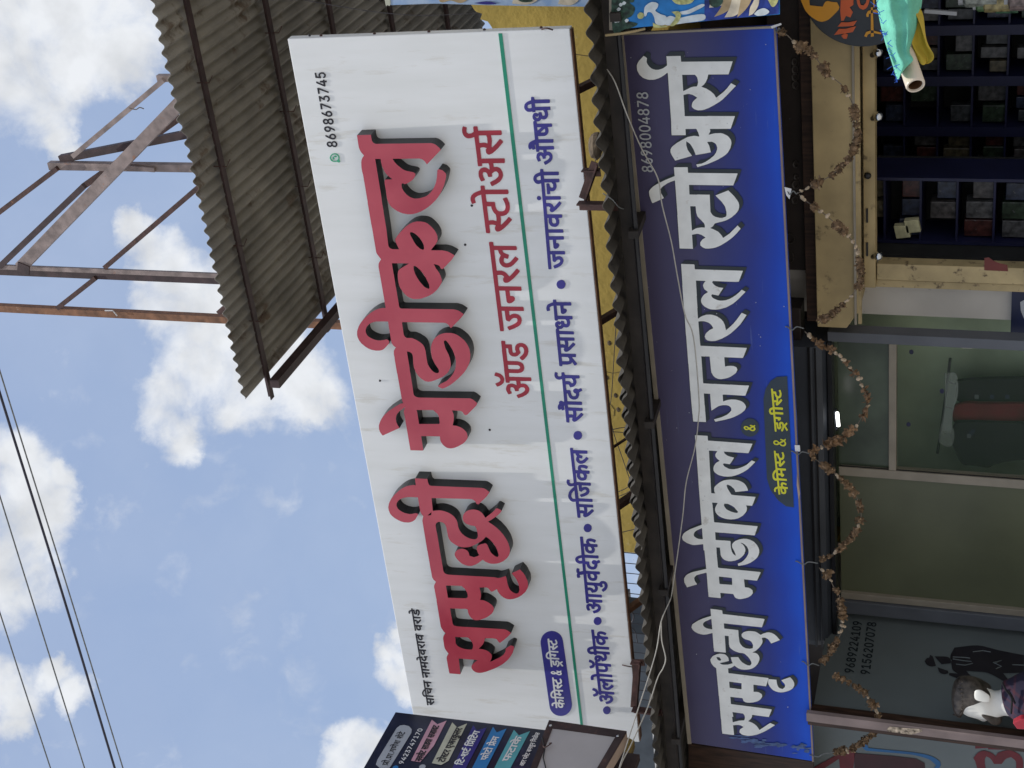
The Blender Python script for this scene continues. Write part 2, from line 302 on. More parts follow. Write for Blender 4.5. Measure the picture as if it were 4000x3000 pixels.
# ------------------------------------------------------------------ mesh helpers
ORIGIN = {}
class MB:
    """collects faces; build() links them as ONE mesh object, vertices given in world space"""
    def __init__(s): s.v, s.f, s.mi = [], [], []
    def add(s, vs, fs, mi=0):
        o = len(s.v); s.v += [Vector(p) for p in vs]; s.f += [[i + o for i in f] for f in fs]; s.mi += [mi] * len(fs); return s
    def hexa(s, a, mi=0):            # 8 corners: 4 + the 4 opposite, same order
        return s.add(a, [(3, 2, 1, 0), (4, 5, 6, 7), (0, 1, 5, 4), (1, 2, 6, 5), (2, 3, 7, 6), (3, 0, 4, 7)], mi)
    def box(s, lo, hi, mi=0):
        (a, b, c), (d, e, f) = lo, hi
        return s.hexa([(a, b, c), (d, b, c), (d, e, c), (a, e, c), (a, b, f), (d, b, f), (d, e, f), (a, e, f)], mi)
    def slab(s, pts, off, mi=0):     # polygon extruded by a vector
        n = len(pts); a = [Vector(p) for p in pts]; b = [p + Vector(off) for p in a]
        return s.add(a + b, [tuple(range(n)), tuple(range(2 * n - 1, n - 1, -1))] + [(i, n + i, n + (i + 1) % n, (i + 1) % n) for i in range(n)], mi)
    def bar(s, p, q, w, h, up=(0, 0, 1), mi=0):
        p, q = Vector(p), Vector(q); d = (q - p).normalized(); sx = d.cross(Vector(up))
        if sx.length < 1e-4: sx = d.cross(Vector((0, 1, 0)))
        sx.normalize(); sy = sx.cross(d); a = []
        for c in (p, q): a += [c - sx * w / 2 - sy * h / 2, c + sx * w / 2 - sy * h / 2, c + sx * w / 2 + sy * h / 2, c - sx * w / 2 + sy * h / 2]
        return s.hexa(a, mi)
    def angle(s, p, q, w, h, t, up=(0, 0, 1), mi=0):       # an L section
        p, q = Vector(p), Vector(q); d = (q - p).normalized(); sx = d.cross(Vector(up)).normalized(); sy = sx.cross(d)
        prof = [(0, 0), (w, 0), (w, t), (t, t), (t, h), (0, h)]
        return s.slab([p + sx * a + sy * b for a, b in prof], q - p, mi)
    def tube(s, pts, r, n=8, mi=0, cap=True):
        pts = [Vector(p) for p in pts]; R = r if isinstance(r, (list, tuple)) else [r] * len(pts); vs, fs = [], []
        prev = None
        for i, p in enumerate(pts):
            d = (pts[min(i + 1, len(pts) - 1)] - pts[max(i - 1, 0)]).normalized()
            a = d.cross(Vector((0.13, 0.31, 0.94)) if prev is None else prev)
            if prev is None: a.normalize(); b = d.cross(a)
            else: b = (prev - d * prev.dot(d)).normalized(); a = b.cross(d)
            prev = b
            for k in range(n):
                t = 2 * math.pi * k / n; vs.append(p + (a * math.cos(t) + b * math.sin(t)) * R[i])
        for i in range(len(pts) - 1):
            for k in range(n): fs.append((i * n + k, i * n + (k + 1) % n, (i + 1) * n + (k + 1) % n, (i + 1) * n + k))
        if cap: fs += [tuple(range(n - 1, -1, -1)), tuple(range((len(pts) - 1) * n, len(pts) * n))]
        return s.add(vs, fs, mi)
    def ball(s, c, r, n=10, mi=0, sq=(1, 1, 1)):
        c = Vector(c); vs, fs = [], []; m_ = n // 2 + 1
        for i in range(m_ + 1):
            for k in range(n):
                a, t = math.pi * i / m_, 2 * math.pi * k / n
                vs.append(c + Vector((math.sin(a) * math.cos(t) * sq[0], math.sin(a) * math.sin(t) * sq[1], math.cos(a) * sq[2])) * r)
        for i in range(m_):
            for k in range(n): fs.append((i * n + k, (i + 1) * n + k, (i + 1) * n + (k + 1) % n, i * n + (k + 1) % n))
        return s.add(vs, fs, mi)
    def build(s, name, mats, parent=None, smooth=False, bevel=0.0):
        o = link(name, s.v, s.f, mats, parent, s.mi)
        if smooth:
            for p in o.data.polygons: p.use_smooth = True
        if bevel:
            md = o.modifiers.new('bevel', 'BEVEL'); md.width = bevel; md.segments = 2; md.limit_method = 'ANGLE'
        return o
def link(name, vs, fs, mats, parent=None, mi=None):
    mats = mats if isinstance(mats, (list, tuple)) else [mats]
    if parent is not None: org = ORIGIN[parent.name]
    else:
        lo = Vector((min(v[0] for v in vs), min(v[1] for v in vs), min(v[2] for v in vs))); hi = Vector((max(v[0] for v in vs), max(v[1] for v in vs), max(v[2] for v in vs)))
        org = Vector(((lo.x + hi.x) / 2, (lo.y + hi.y) / 2, lo.z))
    me = bpy.data.meshes.new(name); me.from_pydata([Vector(v) - org for v in vs], [], fs)
    b = bmesh.new(); b.from_mesh(me); bmesh.ops.recalc_face_normals(b, faces=b.faces); b.to_mesh(me); b.free()
    for x in mats: me.materials.append(x)
    if mi:
        for p, k in zip(me.polygons, mi): p.material_index = k
    o = bpy.data.objects.new(name, me); COL.objects.link(o)
    if parent is None: o.location = org
    else: o.parent = parent
    ORIGIN[o.name] = org
    return o
def thing(name, label, cat, loc, group=None):
    o = bpy.data.objects.new(name, None); COL.objects.link(o); o.location = loc; o.empty_display_size = 0.1
    ORIGIN[o.name] = Vector(loc); return tag(o, label, cat, group)
def tag(o, label, cat, group=None):
    o['label'] = label; o['category'] = cat
    if group: o['group'] = group
    return o
def struct(o): o['kind'] = 'structure'; return o
def decode(key):
    """contours are stored as millimetres: a start point, then steps"""
    res = []
    for c in SHAPES[key]:
        x = y = 0; pts = []
        for i in range(0, len(c), 2):
            x += c[i]; y += c[i + 1]; pts.append((x / 1000, y / 1000))
        res.append(pts)
    return res
def outline(name, key, frame, depth, mats, parent, back=0.0):
    """flat lettering: contours filled and given thickness. frame = (origin, a axis, b axis, outward normal);
    the back lies `back` in front of the plane, the face `back + depth`"""
    org, a, b, nn = frame
    cs = decode(key) if isinstance(key, str) else key
    pts, edges = [], []
    for c in cs:
        k = len(pts); pts += [Vector(p) for p in c]; edges += [(k + i, k + (i + 1) % len(c)) for i in range(len(c))]
    tri = delaunay_2d_cdt(pts, edges, [], 0, 0.000001)
    pv = tri[0]
    flat = []
    for t in tri[2]:
        # keep a triangle when its centre lies inside an odd count of outlines
        cx = sum(pv[i].x for i in t) / len(t)
        cy = sum(pv[i].y for i in t) / len(t)
        odd = False
        for c in cs:
            q = c[-1]
            for p in c:
                if (p[1] > cy) != (q[1] > cy) and cx < (q[0] - p[0]) * (cy - p[1]) / (q[1] - p[1]) + p[0]: odd = not odd
                q = p
        if odd: flat.append(tuple(t) if (pv[t[1]] - pv[t[0]]).cross(pv[t[2]] - pv[t[0]]) > 0 else tuple(reversed(t)))
    n0 = len(pv); vs = [org + a * p.x + b * p.y + nn * (back + depth) for p in pv]; fs = [tuple(t) for t in flat]
    if depth > 0:
        vs += [org + a * p.x + b * p.y + nn * back for p in pv]; seen = {}
        for t in flat:
            for i in range(3): seen[(t[i], t[(i + 1) % 3])] = 1
        fs += [tuple(n0 + i for i in reversed(t)) for t in flat]
        fs += [(e0, n0 + e0, n0 + e1, e1) for e0, e1 in seen if (e1, e0) not in seen]
    me = bpy.data.meshes.new(name); po = ORIGIN[parent.name]; me.from_pydata([v - po for v in vs], [], fs)
    mats = mats if isinstance(mats, (list, tuple)) else [mats]
    for x in mats: me.materials.append(x)
    if len(mats) > 1:
        for p in me.polygons: p.material_index = 0 if abs(p.normal.dot(nn)) > 0.9 else 1
    o = bpy.data.objects.new(name, me); COL.objects.link(o); o.parent = parent; ORIGIN[o.name] = po
    return o
FW = (W0 - Vector((W0.x, 0, 0)), Vector((1, 0, 0)), UW, -NW)
def FY(Y): return (Vector((0, Y, 0)), Vector((1, 0, 0)), Vector((0, 0, 1)), Vector((0, -1, 0)))
def FX(X): return (Vector((X, 0, 0)), Vector((0, 1, 0)), Vector((0, 0, 1)), Vector((1, 0, 0)))
def wpt(x, y, h=0.0): return on_plane(x, y, NW, W0 - NW * h)
def pc(x, y): return FW[0] + Vector((x, 0, 0)) + UW * y
def spline(pts, n=8):
    P = [Vector(p) for p in pts]; res = []
    for i in range(len(P) - 1):
        a = P[i - 1] if i else 2 * P[0] - P[1]; b, c = P[i], P[i + 1]; d = P[i + 2] if i + 2 < len(P) else 2 * P[-1] - P[-2]
        for k in range(n):
            t = k / n; res.append(0.5 * (2 * b + (c - a) * t + (2 * a - 5 * b + 4 * c - d) * t * t + (3 * b - a - 3 * c + d) * t ** 3))
    return res + [P[-1]]
def copy_tree(o, parent=None):
    c = o.copy(); COL.objects.link(c)
    if parent: c.parent = parent
    for ch in [x for x in COL.objects if x.parent == o]: copy_tree(ch, c)
    return c

# ------------------------------------------------------------------ lettering outlines
SHAPES = {
'red_word_a':[(-5557,564,-16,5,-24,13,-9,7,-24,24,-16,22,-10,21,-6,16,-3,17,0,13,2,8,3,8,7,11,14,14,15,9,9,5,20,4,-19,28,-2,6,0,6,9,5,10,6,5,4,3,6,1,3,0,18,-2,11,-2,16,0,1,-26,-4,-27,0,-18,3,-21,8,-1,-6,0,-13,-3,-10,-8,-16,-8,-11,-13,-14,-8,-5,-7,-3,-11,-1,-9,2,-15,5,-16,11,-18,20,-10,12,-11,18,-9,19,-8,21,-2,11,0,11,1,5,5,8,7,8,8,6,16,7,18,4,21,-1,2,3,3,8,0,13,-1,2,-3,85,-1,3,-3,-1,-55,0,-1,-1,-53,0,-10,-2,-3,-2,-4,-4,-2,-5,-2,-11,-1,-19,0,-40,1,-3,3,-239,-3,-11,-3,-6,-8,-11,-11,-14,-30,25,-29,29,-24,27,0,1,11,10,13,5,4,5,2,4,1,23,-4,45,-28,8,-20,10,-16,13,-20,19,-1,-1,-2,-25,-6,-21,-9,-15,-7,-6,-8,-6,-7,-4,-4,0,-7,0,-9,2,-12,3,-25,13,7,-16,9,-13,14,-22,9,-15,16,-19,10,-10,13,-9,18,-8,3,-1,10,1,1,-1,9,-9,13,-16,9,-14,-4,-13,-3,-3,-9,-1,-42,14,-10,5,-27,17,-21,16,-29,29,-14,16,-29,42,-11,19,-22,43,-12,30,-3,13,-1,8,0,5,2,11,5,10,9,10,13,7,6,1,6,0,12,-3,14,-10,21,-20,8,-9,3,-6,2,4,1,13,1,104,-1,1,-29,1,-28,2,-66,2,-2,2,0,70,18,2,99,1,11,-2,8,-3,12,-7,6,-5,3,-2,27,15,15,5,13,1,62,-1,16,-4,11,-5,10,-8,6,-7,7,8,11,7,24,9,11,2,195,-1,2,-1,101,2,12,-3,8,-4,18,-12,14,14,15,6,6,1,39,0,25,1,125,0,2,1,217,-1,18,-5,16,-6,6,5,13,6,14,3,50,1,2,-1,44,0,2,1,0,40,-2,24,-5,21,-7,18,-6,11,-12,13,-14,10,-8,3,-8,2,-7,0,-14,-4,-8,-4,-4,-4,-8,-8,-7,-11,-6,-13,-5,-26,1,-19,7,-21,-1,-13,-6,-3,-3,0,-34,22,-7,7,-9,13,-4,8,-4,11,-2,11,0,19,1,10,4,14,8,16,14,21,12,12,14,10,8,3,21,4,21,-1,26,-8,19,-10,19,-12,25,-22,28,-29,18,-22,11,-18,10,-20,6,-23,4,-19,-1,-8,-2,-5,7,-1,35,-1,5,-1,2,-3,0,-64,1,-8,-2,-1,-19,0,-14,-2,-7,-3,-3,-3,-3,-7,2,-309,-3,-13,-8,-13,-16,-16,-2,0,-31,22,-55,55,1,10,1,1,15,5,6,5,6,6,4,10,1,13,-6,232,-3,1,-85,5,-2,-1,0,-2,4,-21,2,-17,-2,-20,-3,-12,-7,-18,-9,-16,-5,-6,-10,-10,-6,-5,-18,-9,-19,-4,-31,-1,-19,-3,-14,-5,-15,-9,-11,-10,-7,-8,-8,-13,-5,-10,-4,-14,-1,-18,2,-8,7,-8,5,-3,10,-4,17,-1,39,4,15,6,3,25,7,21,7,10,11,8,11,4,14,0,15,-4,17,-9,15,-15,7,-10,5,-11,4,-16,1,-11,-2,-16,-2,-8,-4,-8,-9,-11,-11,-9,-27,-12,14,-15,7,-9,23,-26,8,-8,19,-16,0,-8,-2,-5,-11,-17,-3,-1,-12,8,-20,20,-18,21,-19,25,-11,18,-4,-3,-14,-19,-13,-15,-15,-15,-10,-8,-27,-19,-29,-14,-17,-7,-18,-5,-29,-4,-22,0,-14,3,-12,3,-11,5,-11,7,-11,9,-22,24,-6,10,-8,16,-6,16,-3,18,0,20,2,10,10,21,13,14,0,2,-24,27,-14,21,-10,21,-3,11,0,19,4,14,5,13,7,10,18,16,19,12,15,5,8,1,12,-3,12,-7,13,-13,6,-13,4,-13,0,-11,-4,-11,-6,-10,-10,-7,-7,-2,-20,-2,-2,-1,-7,-21,0,-7,2,-8,9,-17,6,-8,17,7,18,3,13,0,16,-6,10,-15,6,-12,8,-24,-4,-8,-6,-4,-46,-12,-10,-4,-6,-5,-8,-7,-11,-11,-2,-6,-1,-10,1,-1,11,-5,10,0,28,4,21,6,23,10,22,15,13,11,12,15,-4,5,-14,11,-16,17,-28,43,-13,24,-7,21,-4,23,1,17,3,13,5,13,6,11,13,16,9,9,16,9,18,4,68,2,12,2,8,3,8,6,5,8,3,11,0,12,-3,6,-7,10,-18,8,-4,-1,-47,0,-3,-1,-163,0,-2,1,-3,-1,-104,-1,-8,-1,-8,-4,-6,-5,-4,-10,-2,-9,2,-288,-4,-18,0,-6,4,-15,14,-32,-4,-1,-16,-2,-37,-1,-22,-4,-18,-5,-11,-7,-9,-9,-6,-11,-2,-13,4,-8,3,-4,12,-4,9,-4,11,-1,21,1,16,2,29,8,13,6,29,18,1,0,32,-54,-24,-18,-17,-8,-15,-4,-17,-6,-13,-2),
(-5653,952,13,0,19,6,13,6,20,18,-1,43,-3,50,-2,6,-90,0,0,-1,5,-115,5,-6,6,-6),
(-6039,968,16,1,15,5,11,6,18,13,-1,29,-1,13,0,16,-1,2,1,22,-2,2,-16,-1,-25,3,-10,0,-16,-8,-4,-4,-7,-11,-5,-10,-5,-16,-2,-22,0,-15,2,-14,3,-2,13,-5),
(-5063,1096,1,1,-25,27,-1,-1,6,-23)],
'red_word_b':[(-2955,710,-16,5,-26,10,-13,6,-33,19,-32,24,-14,13,-20,23,-15,19,-14,22,-14,27,-9,24,-5,20,-1,11,0,21,5,25,4,11,9,18,16,21,13,12,16,8,16,4,14,1,28,0,3,-1,53,1,11,-2,9,-4,1,-38,1,-2,22,23,15,10,11,5,27,7,18,1,19,0,1,0,0,24,1,2,0,3,-2,1,-206,0,-44,2,-41,-1,-3,1,-101,0,-95,4,-8,-1,-4,-2,-5,-4,-3,-5,-3,-9,-1,-35,2,-1,40,12,11,1,7,-1,4,-3,17,-13,22,-22,28,-31,12,-18,7,-11,6,-14,5,-19,1,-8,-1,-23,-3,-17,-6,-12,-4,-6,-14,-14,-20,-15,-10,-5,-14,-5,-11,-3,-19,1,-15,5,-14,10,-21,20,-14,11,-1,-2,0,-59,-3,-16,-4,-14,-5,-10,-14,-22,-4,-4,-25,19,-46,49,-6,6,-2,3,0,10,1,1,13,3,7,7,4,10,3,17,-10,-5,-16,-5,-22,-13,-18,-6,-20,-4,-13,0,-11,4,-18,11,-19,15,-17,18,-11,14,-10,16,-10,22,-11,31,-3,17,-1,26,2,10,3,9,9,16,14,14,14,9,22,11,13,4,11,1,8,1,34,-1,21,-3,16,-5,6,-4,7,-8,19,-32,14,-25,1,97,-1,1,-62,0,-3,-1,-74,1,-2,-1,-120,0,-3,-1,-5,-3,-3,-7,0,-296,-1,-8,-3,-11,-5,-13,-20,-26,-20,17,-16,16,-46,48,-5,6,14,6,8,6,5,5,4,7,2,11,0,240,-6,2,-47,1,-1,0,-24,0,-5,-1,-8,-4,-4,-4,-3,-5,0,-24,-1,-8,-9,-21,-16,-22,-10,-10,-7,-5,-13,-5,-22,-3,-51,1,-24,-1,-11,-1,-16,-6,-20,-11,-11,-10,-5,-8,-3,-13,7,-10,1,-1,15,0,11,4,25,13,12,4,22,6,16,2,13,0,1,1,15,-1,21,-3,12,-3,18,-7,22,-13,15,-13,15,-21,7,-16,5,-17,2,-15,0,-27,-3,-11,-3,-10,-10,-17,-12,-14,-17,-16,-10,-6,-16,-8,-17,-6,-13,-2,-31,-1,-32,6,-25,9,-13,7,-24,14,-24,19,-34,34,-24,28,-11,14,-8,11,-16,27,-9,20,0,6,2,6,5,8,4,5,5,3,16,-22,13,-26,10,-14,21,-22,18,-14,14,-9,18,-9,19,-6,15,-3,19,-3,24,1,17,3,24,5,16,6,24,11,10,6,10,8,1,4,0,4,-8,5,-3,1,-38,-4,-39,-13,-21,-4,-17,-1,-13,0,-14,1,-12,3,-19,9,-16,11,-15,15,-16,22,-18,37,-12,32,-3,18,1,8,3,11,4,6,7,10,16,15,9,6,21,10,18,4,12,2,24,0,36,-4,20,0,7,3,7,7,3,6,2,13,-1,1,-106,0,-3,1,-112,0,-32,1,-21,0,-8,-4,-7,-8,-3,-12,-1,-6,5,-301,-5,-11,-4,-6,-20,-20,-13,5,-5,3,-58,58,-2,3,-3,8,0,3,2,5,7,5,7,2,4,2,6,10,1,4,0,27,1,1,0,16,-1,2,-24,-5,-21,1,-21,4,-30,10,-2,-2,-1,-18,-2,-6,-7,-19,-7,-10,-11,-11,-9,-7,-11,-5,-19,-1,-6,1,-12,3,-16,12,-11,11,-7,8,-18,29,-10,21,-4,11,-3,16,1,13,2,8,7,11,7,7,11,8,11,5,11,3,15,0,9,-1,4,1,-2,110,-2,2,-94,1,-2,8,-1,69,1,2,40,0,2,0,179,0,24,1,13,-1,6,-1,11,-5,8,-6,3,0,-26,37,-17,16,-11,7,-9,4,-15,4,-22,1,-19,-5,-20,-9,-55,110,0,2,6,4,11,6,14,4,13,1,23,-3,19,-8,13,-7,14,-9,13,-10,14,-13,26,-29,32,-47,18,-32,3,-9,0,-7,1,-1,11,3,15,2,165,1,3,1,93,0,3,-1,21,1,19,-2,9,-3,12,-8,4,-4,2,-4,4,7,6,6,9,6,11,4,96,0,2,0,34,-1,0,1,0,31,-1,37,-2,11,-5,16,-6,13,-10,12,-12,11,-16,8,-9,2,-13,0,-13,-4,-8,-6,-5,-6,-8,-13,-7,-16,-4,-17,0,-16,3,-19,4,-16,0,-5,-4,-7,-6,-3,-13,1,-9,8,-22,22,-8,9,-5,10,-4,14,-1,13,0,11,4,23,8,19,11,16,20,20,17,10,8,3,16,4,16,0,20,-4,9,-4,23,-11,12,-8,16,-13,28,-28,26,-32,14,-22,7,-13,6,-16,3,-11,4,-22,-1,-12,104,0,1,0,143,1,13,-2,9,-3,8,-5,16,-12,31,18,11,3,16,0,125,0,25,1,122,0,1,-1,132,0,1,0,21,0,19,2,24,0,26,-3,14,-4,13,-7,13,-11,1,0,18,13,13,5,9,2,7,1,62,-1,2,-1,0,-24,1,-2,0,-50,-1,-1,-15,1,-17,-1,-8,-3,-6,-7,-2,-5,-1,-4,-1,-301,-3,-11,-3,-7,-7,-9,-12,-12,-10,-7,-3,0,-78,86,1,1,13,6,6,5,7,7,5,13,1,6,0,106,1,3,0,35,-1,1,-16,-7,-8,-6,-10,-8,-19,-20,-7,-9,-7,-16,-8,-36,-3,-4,-5,-6,-11,2,-8,5,-12,9,-8,10,-13,23,-5,14,0,5,5,11,-9,7,-3,0,-16,0,-10,-4,-11,-5,-14,-10,-7,-7,-8,-11,-5,-10,-4,-14,0,-11,1,-15,6,-22,6,-18,8,-13,7,-8,16,-16,8,-7,20,-12,16,-8,27,-9,37,-8,4,-1,7,-7,-6,-18,-3,-5,-9,-8,-5,-4,-6,-2),
(-3357,890,13,0,14,4,16,7,13,7,13,11,10,11,8,14,0,8,0,2,-4,2,-3,1,-6,0,-10,-3,-35,-13,-18,-9,-9,-8,-10,-9,-2,-3,-6,-14,5,-6,3,-1),
(-3595,894,19,0,16,5,27,9,26,13,17,11,16,16,4,4,1,5,1,8,-1,1,-17,2,-26,-3,-22,-8,-26,-12,-22,-15,-8,-6,-6,-7,-8,-18),
(-4442,957,31,-1,11,2,8,3,8,5,18,16,1,-1,0,-2,1,10,-2,77,-1,17,-1,1,-18,-2,-72,1,-1,-1,5,-120,1,-2)],
'owner_line':[(-6219,1312,-8,11,-10,0,-9,3,-6,4,-3,6,0,8,2,5,9,6,12,1,0,5,-33,0,0,-41,-1,-2,-8,0,-2,2,0,17,-17,1,-4,-7,-3,-1,-5,1,-5,5,-3,6,2,3,6,1,0,15,-16,1,-1,-42,-1,-2,-8,0,-1,2,-1,42,-13,0,-1,-42,-1,-2,-6,0,-3,2,0,22,-14,0,-1,-6,-6,-2,-7,3,-5,8,1,4,4,2,28,0,0,11,-34,1,-2,2,1,6,159,-1,-3,7,-3,4,-4,2,-9,0,-2,7,11,1,8,-2,4,-4,9,-16,175,-1,7,-1,2,-1,-1,-7,-9,0,0,-42,-2,-2,-8,1,-1,11,-8,-2,-14,1,-6,5,-3,7,1,8,5,6,12,3,10,0,3,-2,0,6,-41,0,0,-42,-2,-1,-7,0,-2,1,0,42,-13,1,0,-9,-2,-5,-4,-5,-8,-4,19,-15,0,-2,-6,-5,-19,16,-10,11,0,4,3,4,6,0,6,-3,3,2,2,5,-1,6,-29,0,0,-42,-1,-1,-7,-1,-2,2,0,10,-10,-2,-11,1,-8,6,-3,7,1,8,7,6,9,2,10,0,5,-2,-2,-7,-16,0,-3,-3,-1,-5,3,-3,6,-2,10,3,3,2,0,21,-47,1,-1,-13,-19,-2,-3,-3,-1,-4,3,-5,7,-3,4,0,2,6,4,2,6,-1,4,-3,1,-6,-3,-4,5,-9),
(-5932,1313,-19,15,-7,8,-3,6,1,3,4,3,6,-1,4,-2,2,1,3,5,-1,7,-29,0,0,-42,-1,-2,-7,0,-2,2,-1,10,-9,-2,-11,1,-8,5,-3,7,1,9,5,5,8,3,6,0,9,0,2,-2,0,6,-35,1,0,8,151,-2,-1,6,-4,6,-6,2,-6,-1,-2,2,-1,5,0,1,11,1,7,-1,5,-4,9,-16,11,-2,-1,-7,-10,-1,0,-11,-20,0,-5,-2,3,-4,15,0,7,-3,4,-4,1,-7,-2,-5,-5,-5,-8,-2,-11,1,-8,2,-9,5,-7,6,7,6,9,-7,6,-3,11,-1,5,2,2,3,-2,2,-9,2,-8,-2,-8,6,-3,7,1,4,4,5,7,2,12,0,1,4,-43,0,-1,-42,-1,-1,-5,0,-3,0,-1,2,0,41,-13,1,0,-7,-2,-7,-3,-4,-9,-5,20,-15,0,-3),
(-6433,1320,-1,23,-14,0,-1,-6,-3,-2,-4,0,-5,2,-6,8,1,4,4,3,27,0,0,11,-41,1,0,-43,-2,-1,-6,0,-2,2,0,10,-10,-3,-13,3,-7,7,-1,5,2,5,-10,1,-2,1,0,5,2,2,33,-1,1,-1,-1,-6,-10,-1,-4,-3,-1,-2,1,-4,3,-2,10,0,7,5,-1,21,-49,0,0,-42,-2,-2,-6,0,-3,2,0,41,-13,2,-1,-44,-8,0,-2,1,0,20,-14,-1,-14,1,18,-15,0,-2,-6,-5,-15,12,-10,10,-3,5,0,4,4,4,5,0,6,-2,2,6,-1,6,-19,0,-1,7,3,2,67,-1,0,10,3,5,9,5,10,1,12,-1,10,-5,10,-7,9,-9,71,-1,1,-1,0,-7,-10,0,0,-43,-1,-1),
(-5998,1333,9,0,7,4,0,13,-1,-5,-11,1,-7,-3,-2,-6),
(-6075,1334,8,0,8,4,0,13,0,-5,-2,0,-11,0,-7,-2,-1,-7),
(-6294,1346,1,0,16,0,1,0,0,15,-1,1,-17,0),
(-6590,1350,19,0,0,14,-17,1,0,-9),
(-6530,1373,31,0,-12,9,-8,3,-8,1,-7,-1,-5,-5,0,-4,2,-3)],
'phone_line':[(-2427,1309,-8,6,-3,10,1,1,5,0,4,-7,8,-2,5,5,1,10,-2,5,-4,3,-6,0,-6,-3,-6,2,3,28,2,1,24,0,1,-2,-1,-6,-19,-1,-1,-12,9,2,6,-3,5,-6,3,-9,-1,-10,-4,-6,-8,-6),
(-2552,1310,-9,5,-3,4,-1,7,1,1,6,0,3,-7,6,-2,5,1,3,3,2,4,-2,8,-4,3,-9,1,-1,1,1,7,10,14,-18,1,-1,1,0,6,2,1,27,0,1,-6,-13,-18,7,-2,5,-6,3,-7,-1,-8,-3,-6,-5,-4,-6,-2),
(-2517,1310,-1,2,20,47,-23,2,-1,7,2,1,30,0,1,-8,-21,-48,-1,-3),
(-2459,1310,-2,11,-19,0,-2,2,0,6,19,39,2,1,5,-1,1,-1,-18,-37,12,0,1,16,1,1,5,0,2,-1,0,-16,6,-2,0,-6,-6,-1,0,-11),
(-2675,1311,-9,4,-5,8,-1,7,1,5,7,8,-5,5,-1,7,1,7,4,5,5,3,7,1,8,-3,5,-8,0,-10,-5,-7,6,-9,1,-8,-2,-8,-4,-4,-5,-2),
(-2634,1311,-7,3,-3,5,-3,7,0,9,5,12,12,22,8,1,1,-2,-12,-20,8,-1,6,-4,4,-8,0,-10,-3,-7,-4,-4,-5,-3),
(-2601,1311,-1,1,0,2,20,46,-23,1,0,7,1,2,30,-1,1,-8,-21,-49),
(-2759,1312,-6,3,-5,5,-2,7,0,8,3,10,14,25,7,1,1,-2,-11,-19,9,-2,5,-5,4,-10,-1,-8,-2,-6,-6,-5,-4,-2),
(-2803,1313,-7,4,-5,7,1,12,6,7,-5,7,-1,8,2,6,4,5,6,3,6,0,7,-3,5,-7,1,-10,-6,-9,7,-8,1,-9,-3,-7,-6,-5,-6,-2),
(-2724,1312,0,2,11,20,-8,1,-6,5,-3,7,0,10,3,7,4,4,6,3,5,0,7,-3,4,-6,2,-10,0,-7,-17,-32),
(-2633,1319,3,0,4,1,3,7,-1,8,-5,5,-6,0,-4,-5,1,-10,2,-4),
(-2757,1320,6,2,3,8,-2,8,-6,4,-5,-2,-3,-7,1,-10),
(-2677,1320,8,0,4,3,1,4,-1,6,-4,4,-4,1,-4,-1,-4,-4,0,-9),
(-2801,1321,7,0,5,5,-1,9,-6,4,-7,-1,-4,-5,0,-8),
(-2717,1342,6,0,4,7,0,6,-1,4,-6,4,-6,-2,-2,-6,0,-9),
(-2676,1347,6,-1,4,4,0,7,-4,5,-6,0,-4,-3,0,-8),
(-2801,1347,7,1,3,4,0,7,-3,4,-6,1,-5,-5,0,-7,1,-3)],
'store_line':[(-4015,408,-20,6,-13,8,-16,15,-6,8,-1,4,1,2,8,8,6,3,3,-1,12,-14,8,-7,10,-6,16,-3,10,2,7,4,2,4,1,8,-4,6,-8,3,-10,0,-12,-4,-6,0,-17,18,-4,10,-1,6,1,14,7,11,6,4,12,4,24,0,1,2,0,10,-1,1,-79,1,-1,-2,0,-55,-3,-12,-4,-9,-8,-9,-9,-3,-12,-2,-10,1,-10,4,-8,7,-5,8,-5,19,0,53,-3,1,-22,1,-1,-2,0,-118,-1,-4,-4,-2,-12,0,-5,2,-2,63,-16,-1,-2,-1,1,-15,-2,-10,-4,-6,-6,-6,-15,-7,-11,0,-8,2,-12,6,-11,11,-14,23,-10,26,2,3,4,2,11,4,2,-1,2,-4,9,-22,13,-19,10,-7,11,0,4,3,3,6,-1,13,-11,15,-10,0,-3,1,-2,16,1,4,2,1,10,1,9,5,3,6,0,8,-5,6,-5,1,-12,0,-12,-6,-6,0,-6,17,2,4,4,2,20,7,8,0,15,-4,10,-6,5,-7,4,-14,0,-12,-4,-11,-7,-10,8,-1,20,0,3,3,-1,34,-12,3,-1,4,0,14,3,3,80,0,4,-1,118,-1,2,-1,53,-1,2,-2,1,-3,-1,-16,-4,-2,-14,1,-3,-1,0,-31,-1,-3,-4,-1,-37,1,-9,-3,-1,-8,6,-9,18,3,13,-2,6,-2,6,-4,7,-6,6,-15,0,-14,-2,-8,-4,-8,-7,-7,-6,-4,-13,-4),
(-4122,468,5,-2,8,2,4,4,3,6,0,57,-1,1,-26,0,-1,-1,0,-55,2,-6),
(-4200,567,-17,6,-12,12,-9,15,-4,12,1,3,14,6,4,0,7,-17,5,-7,6,-6,7,-2,6,1,8,4,4,6,5,16,3,4,2,1,16,-7,1,-4,-2,-8,-4,-12,-5,-8,-10,-9,-4,-2,-12,-4),
